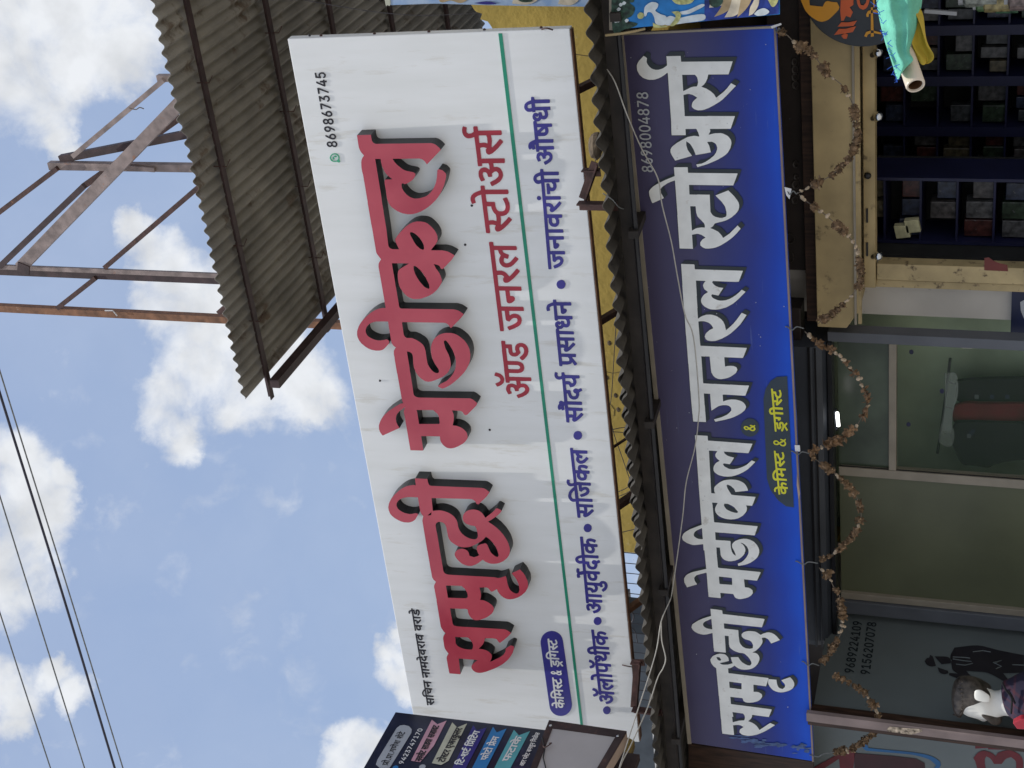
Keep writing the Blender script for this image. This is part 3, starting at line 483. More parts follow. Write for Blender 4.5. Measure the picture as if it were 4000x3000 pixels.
(-3460,400,-6,4,-24,24,-13,17,-6,18,0,13,4,12,4,6,7,6,10,5,8,2,12,0,8,-2,19,-10,12,8,16,3,2,2,0,18,-2,2,-120,1,1,-25,-5,-14,-3,-6,-7,-8,-19,-13,8,-10,38,-36,-1,-4,-10,-10,-4,-2,-12,9,-27,27,-20,24,-7,11,-2,8,0,10,3,5,6,4,14,0,6,-3,5,-5,6,4,5,7,1,6,0,12,-2,9,-65,1,-1,-1,-1,-122,-2,-3,-17,0,-4,1,-1,4,0,61,-1,2,-30,0,-2,-2,0,-9,-2,-7,-5,-5,-7,-2,-11,3,-10,10,-5,8,-3,10,1,10,4,4,5,3,65,0,1,1,0,33,-1,1,-95,0,-1,-1,0,-120,-3,-4,-16,0,-5,1,0,3,-1,79,-1,1,-26,0,-2,-1,7,-10,4,-12,0,-13,-3,-10,-6,-10,-10,-6,-8,-3,-14,0,-17,6,-6,4,-9,9,-15,27,-12,30,2,3,2,1,12,5,5,-1,10,-26,13,-23,11,-10,12,-2,5,2,3,4,1,13,-6,12,-17,16,1,4,5,12,6,3,52,0,1,1,0,17,-120,1,-3,1,-2,4,0,14,1,2,4,1,524,-3,4,-4,-1,-16,-3,-3,-16,0,-3,-2,-1,-121,-5,-3,-14,0,-4,5,0,75,-2,1,-6,-1,-7,-4,-5,-8,-8,-19,-2,-1,-20,7,0,6,5,13,-2,2,-8,4,-10,1,-4,0,-4,-3,-3,-4,-2,-6,2,-11,4,-8,6,-8,26,-24,2,-4,-11,-13),
(-2803,406,-29,27,-16,18,-14,19,-6,14,-1,6,3,6,6,6,13,1,8,-2,6,-5,1,2,4,14,-1,12,-2,8,-59,1,-1,-1,0,-121,-1,-2,-4,-1,-16,1,-4,4,0,59,-2,1,-20,-1,1,-17,-6,-14,-7,-6,-16,-7,-18,0,-14,5,-10,6,-11,10,-12,19,-12,26,3,3,14,5,4,0,2,-2,14,-28,8,-10,8,-8,8,-3,10,0,8,5,3,6,-2,10,-9,13,-4,2,-10,0,-4,1,-2,16,2,5,16,2,6,4,3,5,0,10,-5,5,-10,2,-14,-3,-12,-5,-4,1,-6,16,1,4,9,4,18,5,18,-1,12,-3,13,-11,4,-10,2,-8,-2,-12,-3,-6,-8,-10,4,-3,24,0,8,3,0,34,-2,1,-10,0,-3,3,-1,16,2,3,2,1,30,0,2,-1,123,0,1,1,-6,18,-1,14,3,10,7,9,10,6,12,3,18,-1,13,-5,2,-2,-1,-4,-4,-12,-2,-3,-14,4,-8,0,-4,0,-3,-3,-4,-6,1,-14,8,-15,26,-1,4,-4,0,-14,-2,-4,-2,-1,-18,0,-2,-1,0,-119,-4,-4,-16,0,-5,4,0,55,-21,-2,-14,1,-26,5,-6,-2,3,-4,17,-19,24,-22,0,-6,-10,-10,-4,-1),
(-3235,410,-24,23,-20,22,-14,19,-6,12,-1,12,2,4,5,4,6,2,8,0,6,-2,8,-5,1,1,4,14,0,10,-2,10,-7,1,-36,0,-5,5,2,16,3,2,215,-1,0,1,-6,18,-8,13,-4,4,-6,2,-8,0,-12,-3,-3,4,-4,14,0,4,3,1,20,4,12,-2,12,-6,10,-11,6,-10,13,-34,21,-1,3,-1,1,-4,0,-12,-2,-5,-20,0,-1,-1,0,-119,-1,-3,-4,-2,-14,0,-4,2,-2,3,0,119,-2,1,-40,0,-1,-1,-1,-42,-4,-2,-22,0,-9,-2,-8,-3,-6,-5,-4,-6,-1,-17,3,-8,4,-6,6,-4,12,-4,17,0,14,4,12,5,4,0,2,-3,4,-12,1,-4,-1,-3,-14,-5,-16,-5,-23,0,-14,3,-14,6,-14,14,-6,14,-2,8,0,11,-2,1,-18,0,-28,5,-3,-2,1,-2,27,-29,16,-14,-1,-5,-12,-12),
(-2802,488,25,-1,13,3,0,40,-1,1,-8,1,-33,0,2,-22,-1,-10,-4,-10),
(-3223,492,20,1,10,9,12,6,14,4,11,1,0,22,-2,1,-79,1,-1,-1,2,-8,0,-16,-5,-18)],
'goods_line':[(-6341,127,-19,18,-9,12,-4,11,2,14,7,10,12,5,13,1,14,-7,9,5,10,2,0,12,-79,-1,0,-76,-1,-3,-3,-2,-11,0,-4,2,-1,40,-11,-2,1,-6,-1,-7,-4,-6,-5,-5,-9,-4,-6,-1,-7,1,-13,5,-11,10,-9,15,-5,14,3,3,8,3,4,0,7,-15,10,-13,6,-4,8,0,4,2,2,3,-2,8,-7,8,-9,0,-2,3,0,9,2,4,11,2,2,1,2,3,1,6,-3,2,-6,2,-7,-1,-10,-5,-3,1,-5,12,1,3,5,3,15,4,9,0,13,-5,7,-9,2,-6,0,-9,-6,-12,13,0,6,1,0,20,-1,1,-8,1,-1,2,0,12,3,3,141,1,-3,11,-6,9,-7,2,-9,-1,-4,1,-4,12,2,3,5,2,16,0,10,-4,9,-9,5,-11,4,-14,2,-1,93,0,4,-1,1,-6,7,6,6,2,7,1,14,-4,6,-4,4,-6,3,-13,-2,-10,-4,-9,-4,-4,-10,-8,5,-4,5,-1,12,1,11,8,0,34,-11,3,-1,12,1,3,6,2,-3,15,1,7,3,7,6,6,8,3,8,2,9,-1,10,-6,8,-11,9,-23,122,1,4,-1,1,-3,0,-10,-3,-3,-44,-1,0,-18,8,3,12,-1,10,-5,6,-8,3,-12,-2,-12,-4,-11,-6,-10,-8,3,-7,5,7,17,0,13,-3,4,-7,0,-2,-2,-7,-7,0,-35,-1,-3,-3,-2,-10,0,-4,2,-1,20,-12,-4,-9,-1,-12,4,-10,10,-4,10,0,10,3,7,4,7,7,6,12,4,11,0,10,-1,0,7,-59,0,0,-76,-2,-4,-2,-1,-11,0,-2,1,-2,2,-1,78,-17,-1,-1,-77,-1,-2,-3,-2,-10,0,-4,2,-1,22,-13,-4,-13,0,-8,2,-9,5,-8,10,-5,13,1,3,3,2,10,3,-10,5,-4,3,-4,7,-1,8,-12,0,-1,-78,-3,-3,-13,0,-3,4,0,21,-12,-4,-10,0,-11,4,-8,8,-4,9,-1,8,0,29,-1,2,-7,0,-9,-2,-1,-77,-4,-3,-11,0,-2,1,-1,3,0,76,-18,1,-1,-1,-1,-79,-4,-1,-9,-1,-3,1,-2,3,0,49,-8,-5,-5,-8,-3,-7,-3,-2,-13,5,-1,3,4,9,-4,3,-7,2,-4,-1,-3,-4,0,-10,6,-9,17,-15,2,-4,-1,-2,-6,-7),
(-5996,166,9,1,10,7,0,14,-17,0,-6,-1,-3,-3,-2,-6,1,-7,3,-3),
(-6203,168,8,1,9,7,0,34,-27,0,0,-34,2,-4,3,-3),
(-6126,196,2,7,-1,6,-4,4,-7,0,-2,-3,1,-2,10,-4),
(-6404,228,-11,5,-9,6,-9,17,1,5,9,4,5,0,5,-10,6,-7,5,-2,6,0,7,4,6,14,2,2,2,0,12,-5,1,-3,-2,-7,-3,-8,-6,-7,-12,-6),
(-6179,229,-13,5,-11,8,-8,16,1,5,12,4,11,-16,4,-3,5,-1,7,1,3,3,6,15,2,1,15,-4,1,-3,-2,-8,-4,-7,-6,-7,-9,-6),
(-6079,230,2,-1,20,1,-6,16,-5,5,-8,1,-4,-4,-1,-9),
(-5575,99,-13,3,-12,5,-8,6,-13,15,1,4,9,6,3,0,16,-15,10,-5,15,0,5,3,1,4,-2,4,-4,2,-9,0,-7,-3,-3,2,-4,12,3,3,7,3,0,16,-11,-4,-13,0,-14,6,-8,8,-4,8,-4,15,2,3,10,4,5,4,1,6,-4,9,-24,0,-2,-1,0,-77,-2,-3,-7,-1,-8,1,-2,3,0,79,-19,0,0,-78,-1,-2,-3,-2,-11,0,-2,0,-2,4,-1,38,-10,0,0,-8,-5,-12,-8,-6,-10,-3,-11,0,-12,5,-11,10,-6,8,-10,22,2,3,12,4,2,-1,10,-20,10,-11,6,-2,6,0,5,3,1,4,-2,6,-6,8,-8,0,-3,2,-2,12,3,3,14,3,2,4,-1,6,-4,2,-8,1,-13,-5,-3,0,-2,3,-3,11,1,2,4,2,12,4,11,0,8,-1,6,-3,7,-7,4,-9,-1,-11,-6,-11,15,0,5,2,0,20,-6,1,-5,3,0,10,3,4,208,-3,-3,10,-1,9,-5,4,-12,-2,-3,1,-4,12,0,4,8,3,9,0,8,-1,8,-4,8,4,10,1,13,-3,4,-2,2,-3,-4,-11,-2,-1,-11,2,-6,-1,-2,-1,7,-21,53,-1,2,0,-2,6,-1,13,4,9,8,9,15,4,12,-3,8,-6,8,-12,7,-20,2,-1,125,-2,3,-1,2,-4,0,-9,-2,-3,-3,-1,-44,0,0,-18,15,3,13,-5,6,-5,3,-6,2,-9,0,-7,-5,-20,-5,-8,-3,-1,-12,6,-2,3,7,15,1,15,-2,3,-4,1,-8,-3,-6,-5,0,-36,-1,-3,-3,-2,-10,0,-4,2,-2,21,-10,-4,-8,-1,-10,2,-8,4,-6,6,-5,12,0,9,2,7,7,11,6,4,11,4,12,0,9,-2,0,8,-60,0,0,-77,0,-3,-4,-2,-10,0,-3,1,-2,4,0,77,-2,1,-25,0,-2,-23,-2,-1,-19,0,-8,-3,-6,-6,0,-9,1,-4,4,-4,9,-3,5,0,0,4,3,6,8,4,9,-1,6,-5,3,-4,1,-8,-2,-6,-4,-4,9,-15,-2,-3,-11,-5,-4,1,-9,17,-17,2,-11,4,-7,4,-5,7,-4,9,-1,13,5,14,5,5,8,5,8,2,10,1,0,7,-48,1,-1,-1,0,-78,-2,-3,-3,-1,-9,0,-4,2,-1,2,-1,18,-11,-3,-8,-1,-16,5,-6,3,-5,8,-4,13,3,13,3,6,6,5,15,6,10,0,12,-1,1,0,0,7,-62,1,-1,-1,0,-73,8,-5,6,-7,2,-8,0,-8,-4,-10,-6,-5,-9,-4),
(-5323,172,11,0,9,5,2,3,-1,13,-17,1,-8,-3,-3,-5,0,-6,3,-6),
(-5519,174,12,1,9,6,1,3,0,12,-19,1,-8,-3,-3,-4,0,-9,3,-4),
(-5603,178,12,0,11,7,1,36,-1,2,-19,-1,2,-12,-2,-9,-4,-7,-9,-6,3,-6),
(-5405,238,2,-1,19,0,1,1,-6,16,-6,6,-8,0,-4,-4,-1,-10),
(-5050,135,-27,25,-11,14,-6,12,0,6,1,4,6,5,8,0,9,-3,2,6,-1,13,-29,1,-3,5,0,8,2,4,3,1,106,0,-2,15,3,9,7,8,13,7,9,2,12,-1,21,-6,18,-12,20,-22,7,0,-4,15,0,8,4,8,9,7,7,2,10,1,13,-4,2,-2,0,-3,-5,-11,-13,2,-5,-1,-2,-2,-1,-3,0,-8,5,-10,230,0,4,-2,0,-14,-4,-1,-9,0,-1,-2,0,-75,-2,-4,-3,-1,-13,0,-2,3,-1,50,-3,-2,-5,-4,-7,-15,-3,-1,-13,4,-1,4,3,9,-1,2,-4,2,-8,0,-3,-1,-3,-3,0,-6,2,-7,6,-8,18,-17,-1,-4,-7,-7,-3,-1,-2,1,-22,20,-8,12,-3,9,0,8,3,8,7,9,12,5,9,0,11,-3,8,-4,11,6,7,1,0,12,-113,-1,0,-18,9,3,6,0,14,-4,3,-3,5,-8,2,-15,-2,-12,-4,-10,-4,-7,-4,-1,-13,8,0,2,5,8,2,8,1,8,-1,6,-4,3,-2,0,-6,-1,-4,-3,-3,-6,0,-36,-2,-3,-3,0,-13,1,-2,4,0,17,-7,-3,-9,-2,-15,3,-5,3,-6,5,-6,14,0,9,2,7,8,11,7,4,9,3,11,0,10,-2,1,7,-60,1,-1,-79,-2,-3,-12,0,-3,1,-2,4,0,49,-15,1,-1,-1,5,-12,1,-10,-2,-6,-4,-7,-9,-6,-15,-1,-13,5,-10,10,-10,17,-7,19,2,3,6,3,6,1,2,-1,8,-19,6,-11,9,-8,6,-2,6,5,0,6,-5,10,-10,9,4,11,4,3,35,0,1,1,0,8,-91,-1,0,-76,-3,-5,-12,0,-3,1,-2,4,0,76,-18,1,-1,-1,-1,-79,-3,-2,-11,0,-3,2,-1,36,-22,-1,-18,4,-1,-2,28,-28,-1,-5,-7,-7),
(-4816,171,10,1,10,7,0,13,-18,2,-5,-2,-4,-2,-2,-4,1,-10,5,-4),
(-5044,191,17,1,2,2,0,23,-25,0,1,-15,-3,-10),
(-4970,236,57,0,-6,7,-12,9,-9,4,-14,3,-12,-3,-6,-5,0,-11),
(-4254,129,-11,18,-16,1,-16,6,-9,8,-5,11,-1,10,3,10,3,5,5,6,7,3,8,3,12,2,0,6,-51,1,0,-78,-2,-3,-14,-1,-2,1,-2,4,0,76,-1,1,-18,0,-1,-79,-5,-3,-10,1,-3,2,-1,36,-20,-1,-21,4,-1,-1,3,-4,26,-25,-1,-5,-10,-8,-8,6,-21,22,-12,14,-6,11,1,8,5,5,8,2,11,-4,1,1,1,5,-1,13,-31,2,-1,3,1,12,3,2,105,-1,1,1,-2,1,-6,3,-9,0,-10,-2,-5,11,0,3,1,2,8,3,-3,1,-1,4,-3,8,1,3,9,3,8,0,12,-3,10,-8,7,1,5,-2,3,-3,3,-5,0,-4,-2,-6,-4,-4,1,-6,2,-1,142,-2,0,3,-4,12,1,8,2,6,5,6,6,4,9,2,12,-1,10,-3,2,-4,-5,-12,-3,0,-5,2,-8,0,-3,0,-3,-4,0,-10,5,-8,17,-1,3,-1,1,-3,0,-9,-1,-3,-15,-3,0,-76,-1,-3,-3,-2,-10,0,-4,2,-1,3,-1,20,-17,-5,-9,1,-12,5,-10,9,-4,8,-4,13,2,4,12,4,4,4,0,10,-3,5,-34,0,-1,0,0,-20,-2,-3,-22,-2,-7,-2,-5,-4,-2,-5,0,-7,4,-6,11,-4,4,0,3,9,8,5,9,0,5,-3,3,-3,3,-5,0,-7,-5,-11,8,-14,-2,-3,-8,-4),
(-4203,174,13,0,4,1,9,6,-1,36,-20,1,2,-8,-1,-13,-4,-7,-10,-8,4,-6),
(-4411,194,18,-1,9,2,0,24,-25,1,0,-15),
(-4358,259,2,-1,0,1,-4,1,-4,1,-5,-1,5,-1,5,1),
(-3810,139,-2,1,-2,3,0,15,-1,0,-13,-3,-9,0,-13,4,-8,6,-5,10,0,5,0,7,3,6,-7,5,-5,8,-2,16,-12,-1,-1,-78,-4,-3,-12,1,-2,3,0,77,-1,1,-13,0,-4,0,-2,-1,0,-78,-4,-2,-11,0,-3,2,-1,36,-21,-1,-19,4,-1,-1,1,-1,7,-8,20,-18,1,-3,-1,-3,-8,-8,-4,0,-29,29,-10,12,-5,11,1,8,5,5,9,2,9,-4,2,6,-1,13,-1,1,-33,1,-2,0,-1,-2,0,-75,-1,-4,-4,-1,-13,1,-1,4,0,18,-1,2,-37,-24,-6,-2,-8,11,0,3,2,3,16,8,1,2,-7,5,-5,10,-3,13,0,27,-10,3,-1,13,5,3,212,-2,13,-2,2,-3,1,-6,6,7,6,3,9,1,7,0,6,-3,5,-5,5,-10,-3,-9,-3,-5,1,-2,6,-1,1,-1,-1,-13,-3,-2,-13,-2,-3,-6,0,-4,3,-3,9,-2,11,2,7,6,0,40,-7,2,-2,3,0,9,2,3,2,2,86,-2,-2,10,-6,9,-5,4,-15,-1,-2,1,-3,12,1,4,7,2,10,0,8,-2,10,-5,4,-5,6,-12,7,-17,12,0,3,-2,1,-2,-1,-12,-3,-2,-11,-1,0,-78,-4,-2,-10,0,-5,2,-1,42,-18,0,-1,-7,-3,-6,-8,-3,-8,3,-5,4,-4,6,-3,8,1,9,7,4,42,0,0,20,-62,1,0,-78,-1,-3,-4,-1),
(-4067,183,12,-1,10,6,1,34,-1,2,-27,-1,0,-32,1,-4),
(-3961,196,17,2,0,24,-25,0,2,-12,-4,-13),
(-3848,206,8,0,-8,7,2,9,-4,2,-5,-4,0,-7,2,-4),
(-2983,131,-3,4,0,75,-1,1,-19,0,0,-76,-2,-3,-12,-1,-3,2,-2,3,0,16,-1,1,-9,-3,-10,-1,-7,1,-9,4,-8,7,-4,7,-1,10,2,9,-15,0,-3,5,0,9,3,3,54,-2,3,-4,-2,-11,-17,-3,-4,-3,-2,-5,0,-4,4,-4,4,-1,11,0,11,7,0,37,-76,3,-1,-2,0,-75,-3,-3,-10,0,-4,1,-2,4,0,75,-18,1,-1,-1,0,-16,-3,-9,-6,-7,-13,-7,10,-11,21,-19,-1,-4,-9,-8,-4,2,-11,9,-18,18,-13,16,-4,9,2,7,5,5,8,1,11,-6,2,2,5,7,-1,11,-2,1,-42,1,-1,-75,-1,-4,-6,-1,-8,1,-3,2,-1,19,-15,-3,-10,0,-9,3,-10,7,-5,7,-2,8,2,14,3,7,5,4,7,4,9,3,11,0,14,-2,0,7,-65,2,0,-76,-2,-3,-13,-1,-3,1,-1,4,0,75,-19,1,-1,-1,0,-75,-2,-3,-3,-1,-6,0,-7,1,-1,3,-1,40,-20,0,0,-6,-3,-6,-3,-2,-5,-2,-5,2,-7,4,-5,6,-4,9,0,4,2,5,6,3,44,0,0,19,-64,2,-1,0,0,-76,-3,-4,-11,0,-4,2,-1,2,0,50,-16,0,4,-9,2,-12,-3,-8,-4,-5,-9,-6,-13,-1,-14,6,-11,10,-11,17,-7,18,1,3,12,4,3,0,1,-2,6,-14,8,-14,8,-9,4,-1,6,0,3,3,0,8,-2,5,-12,11,-1,2,4,10,4,2,37,-1,0,10,-83,2,-3,2,-1,11,1,3,3,1,14,0,469,-13,1,2,-3,10,0,5,2,8,5,7,12,6,5,1,11,-1,9,-4,9,-8,6,-13,5,-14,14,-1,3,-2,1,-2,-1,-12,-3,-1,-10,0,-2,-1,0,-77,-5,-2),
(-3247,172,11,0,11,5,2,3,0,13,-21,1,-7,-2,-4,-4,0,-9,4,-5),
(-2989,228,1,1,-1,5,-7,14,-4,2,-4,1,-5,0,-2,-2,-2,-4,0,-8,2,-8),
(-3114,238,-7,4,-3,9,2,4,4,5,8,1,8,-4,2,-8,-2,-5,-3,-4,-5,-2),
(-2595,137,-4,2,-1,3,0,74,-18,0,-1,-1,0,-72,-1,-4,-3,-1,-9,0,-4,1,-1,17,-10,-2,-14,-1,-10,3,-8,6,-4,6,-2,7,0,8,3,7,-10,10,-3,6,-1,12,-12,-2,0,-72,-1,-4,-3,-1,-10,0,-3,3,-1,22,-9,-3,-13,-1,-11,4,-8,7,-4,6,-2,10,-1,32,-17,-1,0,-74,-1,-3,-4,-1,-11,1,-3,3,0,75,-18,0,0,-74,-1,-2,-3,-2,-11,0,-3,2,-1,38,-1,1,-11,-1,1,-5,-2,-10,-7,-8,-10,-4,-14,0,-12,5,-8,7,-11,16,-7,14,2,3,13,4,2,-2,9,-18,8,-9,6,-4,8,0,2,2,2,3,0,7,-7,8,-7,0,-4,2,-1,12,2,3,7,0,7,3,2,3,0,5,-6,4,-6,0,-15,-5,-3,3,-3,12,12,5,9,2,9,-1,10,-3,7,-6,4,-10,0,-9,-6,-11,18,0,1,20,-7,1,-3,2,-1,10,2,4,40,1,-4,3,-6,1,-13,-2,-3,0,-4,12,0,3,8,3,-3,3,-3,10,1,2,8,3,10,0,12,-4,7,-6,6,-10,8,-19,95,-1,4,-3,1,-7,4,5,10,5,10,0,9,-3,6,-4,2,-5,1,-5,-1,-5,-5,-9,8,-3,1,-2,0,-7,-1,-5,-2,-1,-11,-1,-4,-2,-2,-2,0,-5,2,-3,4,-3,11,0,9,4,4,4,0,37,-1,2,-7,1,-1,4,0,10,4,2,-2,10,1,13,3,5,7,7,7,3,9,1,13,-4,7,-6,7,-11,7,-19,14,-1,3,-3,-1,-12,-3,-1,-11,-1,0,-73,-3,-5),
(-2750,178,9,-1,5,1,1,2,-19,24,-1,-1,0,-18,2,-4),
(-2727,195,1,-1,0,1,0,22,-1,1,-17,0,-1,0,2,-3),
(-2669,203,7,0,-8,6,-1,2,3,7,-2,2,-3,0,-4,-4,-1,-5,2,-5),
(-2623,234,21,0,-5,16,-6,5,-9,0,-3,-3,-1,-8),
(-2833,258,4,0,5,0,1,0,-3,1),
(-3606,158,-8,2,-8,4,-6,6,-4,7,-1,8,1,7,4,7,6,5,7,2,8,1,8,-2,8,-4,6,-7,3,-7,2,-7,-1,-8,-4,-6,-6,-5,-7,-3),
(-4543,156,-9,2,-8,5,-6,6,-5,7,-1,8,1,8,3,6,7,5,7,3,9,0,9,-2,8,-4,7,-6,4,-8,2,-7,-1,-8,-4,-7,-6,-5,-8,-2),
(-5168,158,-9,2,-8,4,-7,6,-5,7,-1,8,0,7,4,7,6,4,8,3,9,0,9,-2,8,-4,7,-6,4,-7,2,-8,-1,-7,-4,-6,-6,-5,-7,-3),
(-5841,159,-9,2,-9,5,-7,6,-5,7,-2,7,1,8,3,6,7,5,8,3,9,0,9,-2,9,-4,7,-6,5,-7,2,-8,-1,-7,-4,-7,-6,-5,-8,-2),
(-6533,163,-10,2,-9,4,-7,6,-5,7,-3,8,1,7,4,7,6,4,9,3,9,1,10,-2,9,-5,7,-6,5,-7,3,-8,-1,-7,-4,-7,-6,-4,-8,-3)],
'pill':[(-6012,414,20,3,18,6,14,10,10,13,6,16,1,17,-5,17,-9,17,-13,15,-17,13,-20,9,-21,6,-21,2,-492,-4,-21,-2,-19,-7,-15,-10,-11,-14,-5,-16,-1,-17,5,-18,10,-17,15,-16,18,-13,21,-10,22,-6,22,-1)],
'pill_text':[(-6363,452,-18,17,-7,9,-3,6,1,4,3,3,5,1,7,-3,1,5,-1,9,-24,-1,0,-48,-1,-2,-4,0,-7,2,0,21,-16,0,-2,-6,-5,-3,-5,1,-6,5,-3,8,3,4,5,2,0,17,-16,-1,0,-48,-2,-2,-8,1,-2,2,0,48,-33,0,-1,-12,12,2,8,-4,5,-7,0,-11,-2,-7,-5,-7,-2,-1,-6,4,-1,2,4,9,1,7,-3,4,-5,0,-6,-5,-1,-23,-8,-1,-2,2,0,12,-11,-4,-10,2,-8,6,-2,9,1,8,5,7,10,4,15,-1,0,4,-34,2,-2,2,0,5,3,3,32,0,-4,9,-3,4,-3,1,-9,0,-3,8,8,3,8,-1,6,-3,5,-7,7,-15,32,0,-1,11,3,7,7,5,13,2,10,-1,9,-3,10,-7,12,-14,3,0,98,-1,2,-2,-1,-7,-13,-1,-1,-17,-17,-3,-4,-2,-2,-5,1,-6,5,-5,9,-2,14,4,3,-3,1,-6,-13,-5,-7,0,-9,1,-6,3,-6,6,-3,6,0,7,-19,2,-2,-1,1,-1,18,-17,-6,-7),
(-6527,474,7,0,6,5,1,9,-13,0,-5,-2,-2,-2,1,-6),
(-6358,485,9,1,9,6,10,2,0,8,-33,0,0,-9,-2,-7),
(-6428,486,1,-1,15,0,1,1,0,16,-1,1,-15,0,-1,-1),
(-6458,514,37,0,-10,9,-15,5,-8,-1,-4,-3,-2,-5),
(-6271,447,-6,4,-3,5,-2,13,4,8,5,7,-5,11,0,10,5,9,7,3,6,-3,4,-6,2,-6,-1,-7,-8,-12,7,-13,2,9,7,0,-1,-10,-3,-9,6,-10,-1,-2,-6,0,-4,4,-8,-5),
(-6270,456,5,0,5,4,-9,16,-3,-5,-2,-4,1,-7),
(-6268,492,1,0,4,5,1,5,-2,5,-4,0,-2,-4,0,-5),
(-6207,431,-5,8,19,12,-15,7,-9,8,0,3,7,4,11,-9,11,-2,8,1,2,2,0,3,-2,2,-3,1,-13,-2,-9,8,-2,5,1,8,3,4,10,3,10,0,0,3,-36,1,-1,2,0,5,2,3,58,0,-1,9,3,8,5,4,6,2,10,1,12,-2,10,-5,17,-18,90,0,6,-2,1,-7,-2,-2,-12,0,-1,-17,-14,-1,-4,-2,-3,-4,0,-8,2,-4,4,-2,9,-1,12,4,3,-1,2,-8,-17,-5,-12,1,-8,5,-5,6,-2,11,-18,2,-2,-1,0,-1,18,-16,0,-2,-5,-5,-3,0,-22,23,-5,9,1,3,3,4,5,1,6,-3,2,5,-1,8,-17,0,-7,0,0,-47,-1,-2,-8,0,-2,2,0,47,-14,0,0,-27,-2,-5,-6,-1,-8,6,-3,6,1,5,7,3,-1,13,-16,0,0,-47,-2,-2,-7,0,-2,2,0,47,-13,1,-1,-14,-22,-1,-2,-2,2,-4,11,1,6,-1,6,-3,3,-4,2,-6,-3,-8,-5,-5,-7,-3,12,-16,-6,-4,-2,0,-10,12,-19,-12),
(-6055,483,10,0,9,6,9,2,1,8,-33,1,1,-10,-2,-6),
(-6148,511,36,0,-11,9,-8,4,-7,1,-7,-1,-4,-4,-1,-5)],
'stripe':[(-2236,361,-1,-19,-4526,10,-2,16)],
'bubble':[(-2874,1313,-11,4,-11,-4,-6,7,6,12,-2,13,3,11,6,9,10,3,6,0,10,-5,9,-9,4,-12,0,-12,-5,-10,-8,-6),
(-2870,1319,8,3,5,6,2,9,-1,9,-6,9,-7,5,-8,2,-5,-1,-6,-5,-3,-3,-1,-5,0,-9,1,-5,5,-8,8,-6),
(-2881,1353,-4,-5,4,-5,6,2,7,-7,-4,-5,5,-6,5,5,-3,10,-7,10)],
'blue_word_a':[(-2517,3152,-48,47,-20,21,-11,15,-14,22,-17,32,-8,21,-3,11,-1,21,2,8,4,11,7,8,5,3,8,0,13,-4,6,-4,7,-7,11,-13,1,-1,1,1,13,20,5,18,0,6,-2,10,-3,11,-2,1,-96,0,-8,1,-2,-2,0,-110,1,-3,0,-132,-1,-1,-64,24,-1,101,-1,1,-8,-1,-4,0,-16,9,-1,-1,4,-15,4,-17,1,-28,-3,-11,-5,-11,-6,-10,-9,-8,-11,-7,-5,-1,-5,-1,-12,0,-21,6,-11,6,-13,8,-10,10,-12,16,-16,27,-12,26,-12,27,-16,50,12,4,3,-1,4,-26,9,-19,16,-24,18,-21,16,-11,16,-6,9,-1,13,3,7,4,4,4,6,11,1,4,-1,21,-1,1,-3,-1,-14,-7,-8,-2,-28,-5,-2,8,-13,67,1,2,27,8,21,11,8,5,4,4,9,13,0,2,-19,1,-23,-5,-11,-6,-21,-15,-2,4,-25,83,27,15,11,4,8,2,12,-1,4,-2,10,-6,8,-9,13,-17,18,-31,13,-25,4,-16,3,-16,-1,-11,-3,-15,3,-1,17,4,19,8,1,2,-1,51,-1,2,-26,0,-5,1,-1,69,1,1,23,0,45,-2,40,0,1,0,149,0,3,0,50,0,6,1,1,2,-11,14,-10,16,-6,13,-6,18,-2,12,0,18,2,10,4,12,5,10,12,13,8,5,16,7,8,1,16,0,14,-6,10,-7,24,-24,1,-2,-11,-15,-19,3,-8,-2,-13,-7,-8,-8,-5,-6,-3,-8,-3,-10,0,-14,5,-19,4,-8,12,-17,2,-1,38,0,5,1,1,-1,1,-69,-1,-1,-27,0,-1,-2,0,-248,-64,23,0,1,0,96,-2,2,-19,5,-18,9,-12,10,-10,13,-9,-24,-13,-20,-12,-13,-6,-5,-15,-7,0,-2,28,-36,17,-17,27,-22,-12,-21),
(-3261,3162,-29,24,-19,19,-13,15,-15,20,-16,24,-6,11,-8,17,-5,18,-3,21,0,16,2,6,4,8,10,11,7,0,8,0,5,-2,11,-8,4,-4,10,-15,12,17,3,6,4,14,0,8,-4,18,-2,6,-74,0,-3,-1,-1,1,0,68,1,1,183,0,3,-1,184,1,1,2,-6,17,-9,20,-15,22,-10,11,-9,6,-11,1,-10,-3,-26,-13,-29,60,1,3,11,4,22,6,11,2,18,0,5,-2,9,-7,13,-13,13,-20,21,-40,24,-54,1,-2,45,1,2,-4,1,-64,-1,-2,-5,0,-22,0,-2,-1,1,-247,-1,0,-5,1,-58,23,-1,221,-2,2,-49,1,-1,-1,0,-39,1,-1,0,-59,1,-2,-1,-1,-91,1,-8,-3,-12,-8,-8,-13,-5,-21,0,-13,6,-16,4,-5,10,-2,14,0,16,3,10,2,8,4,19,12,8,7,19,18,5,4,2,0,28,-65,-28,-26,-23,-16,-6,-3,-8,-4,-13,-2,-11,1,-15,4,-11,7,-11,9,-18,20,-10,15,-9,17,-5,15,-7,25,-5,15,-2,2,-13,8,-5,6,-6,9,-8,-20,-8,-15,-4,-6,-12,-10,-10,-7,-9,-4,-1,-2,18,-25,8,-10,44,-41,-13,-12),
(-2498,3334,15,1,11,3,12,9,0,62,-1,2,-2,-1,-78,0,-1,-1,19,-38,4,-15,0,-12,2,-4,10,-4),
(-3259,3344,1,-1,13,0,10,4,12,10,15,14,8,6,5,2,17,4,32,1,2,1,0,26,-2,1,-131,-1,-1,0,11,-18,4,-9,4,-23)],
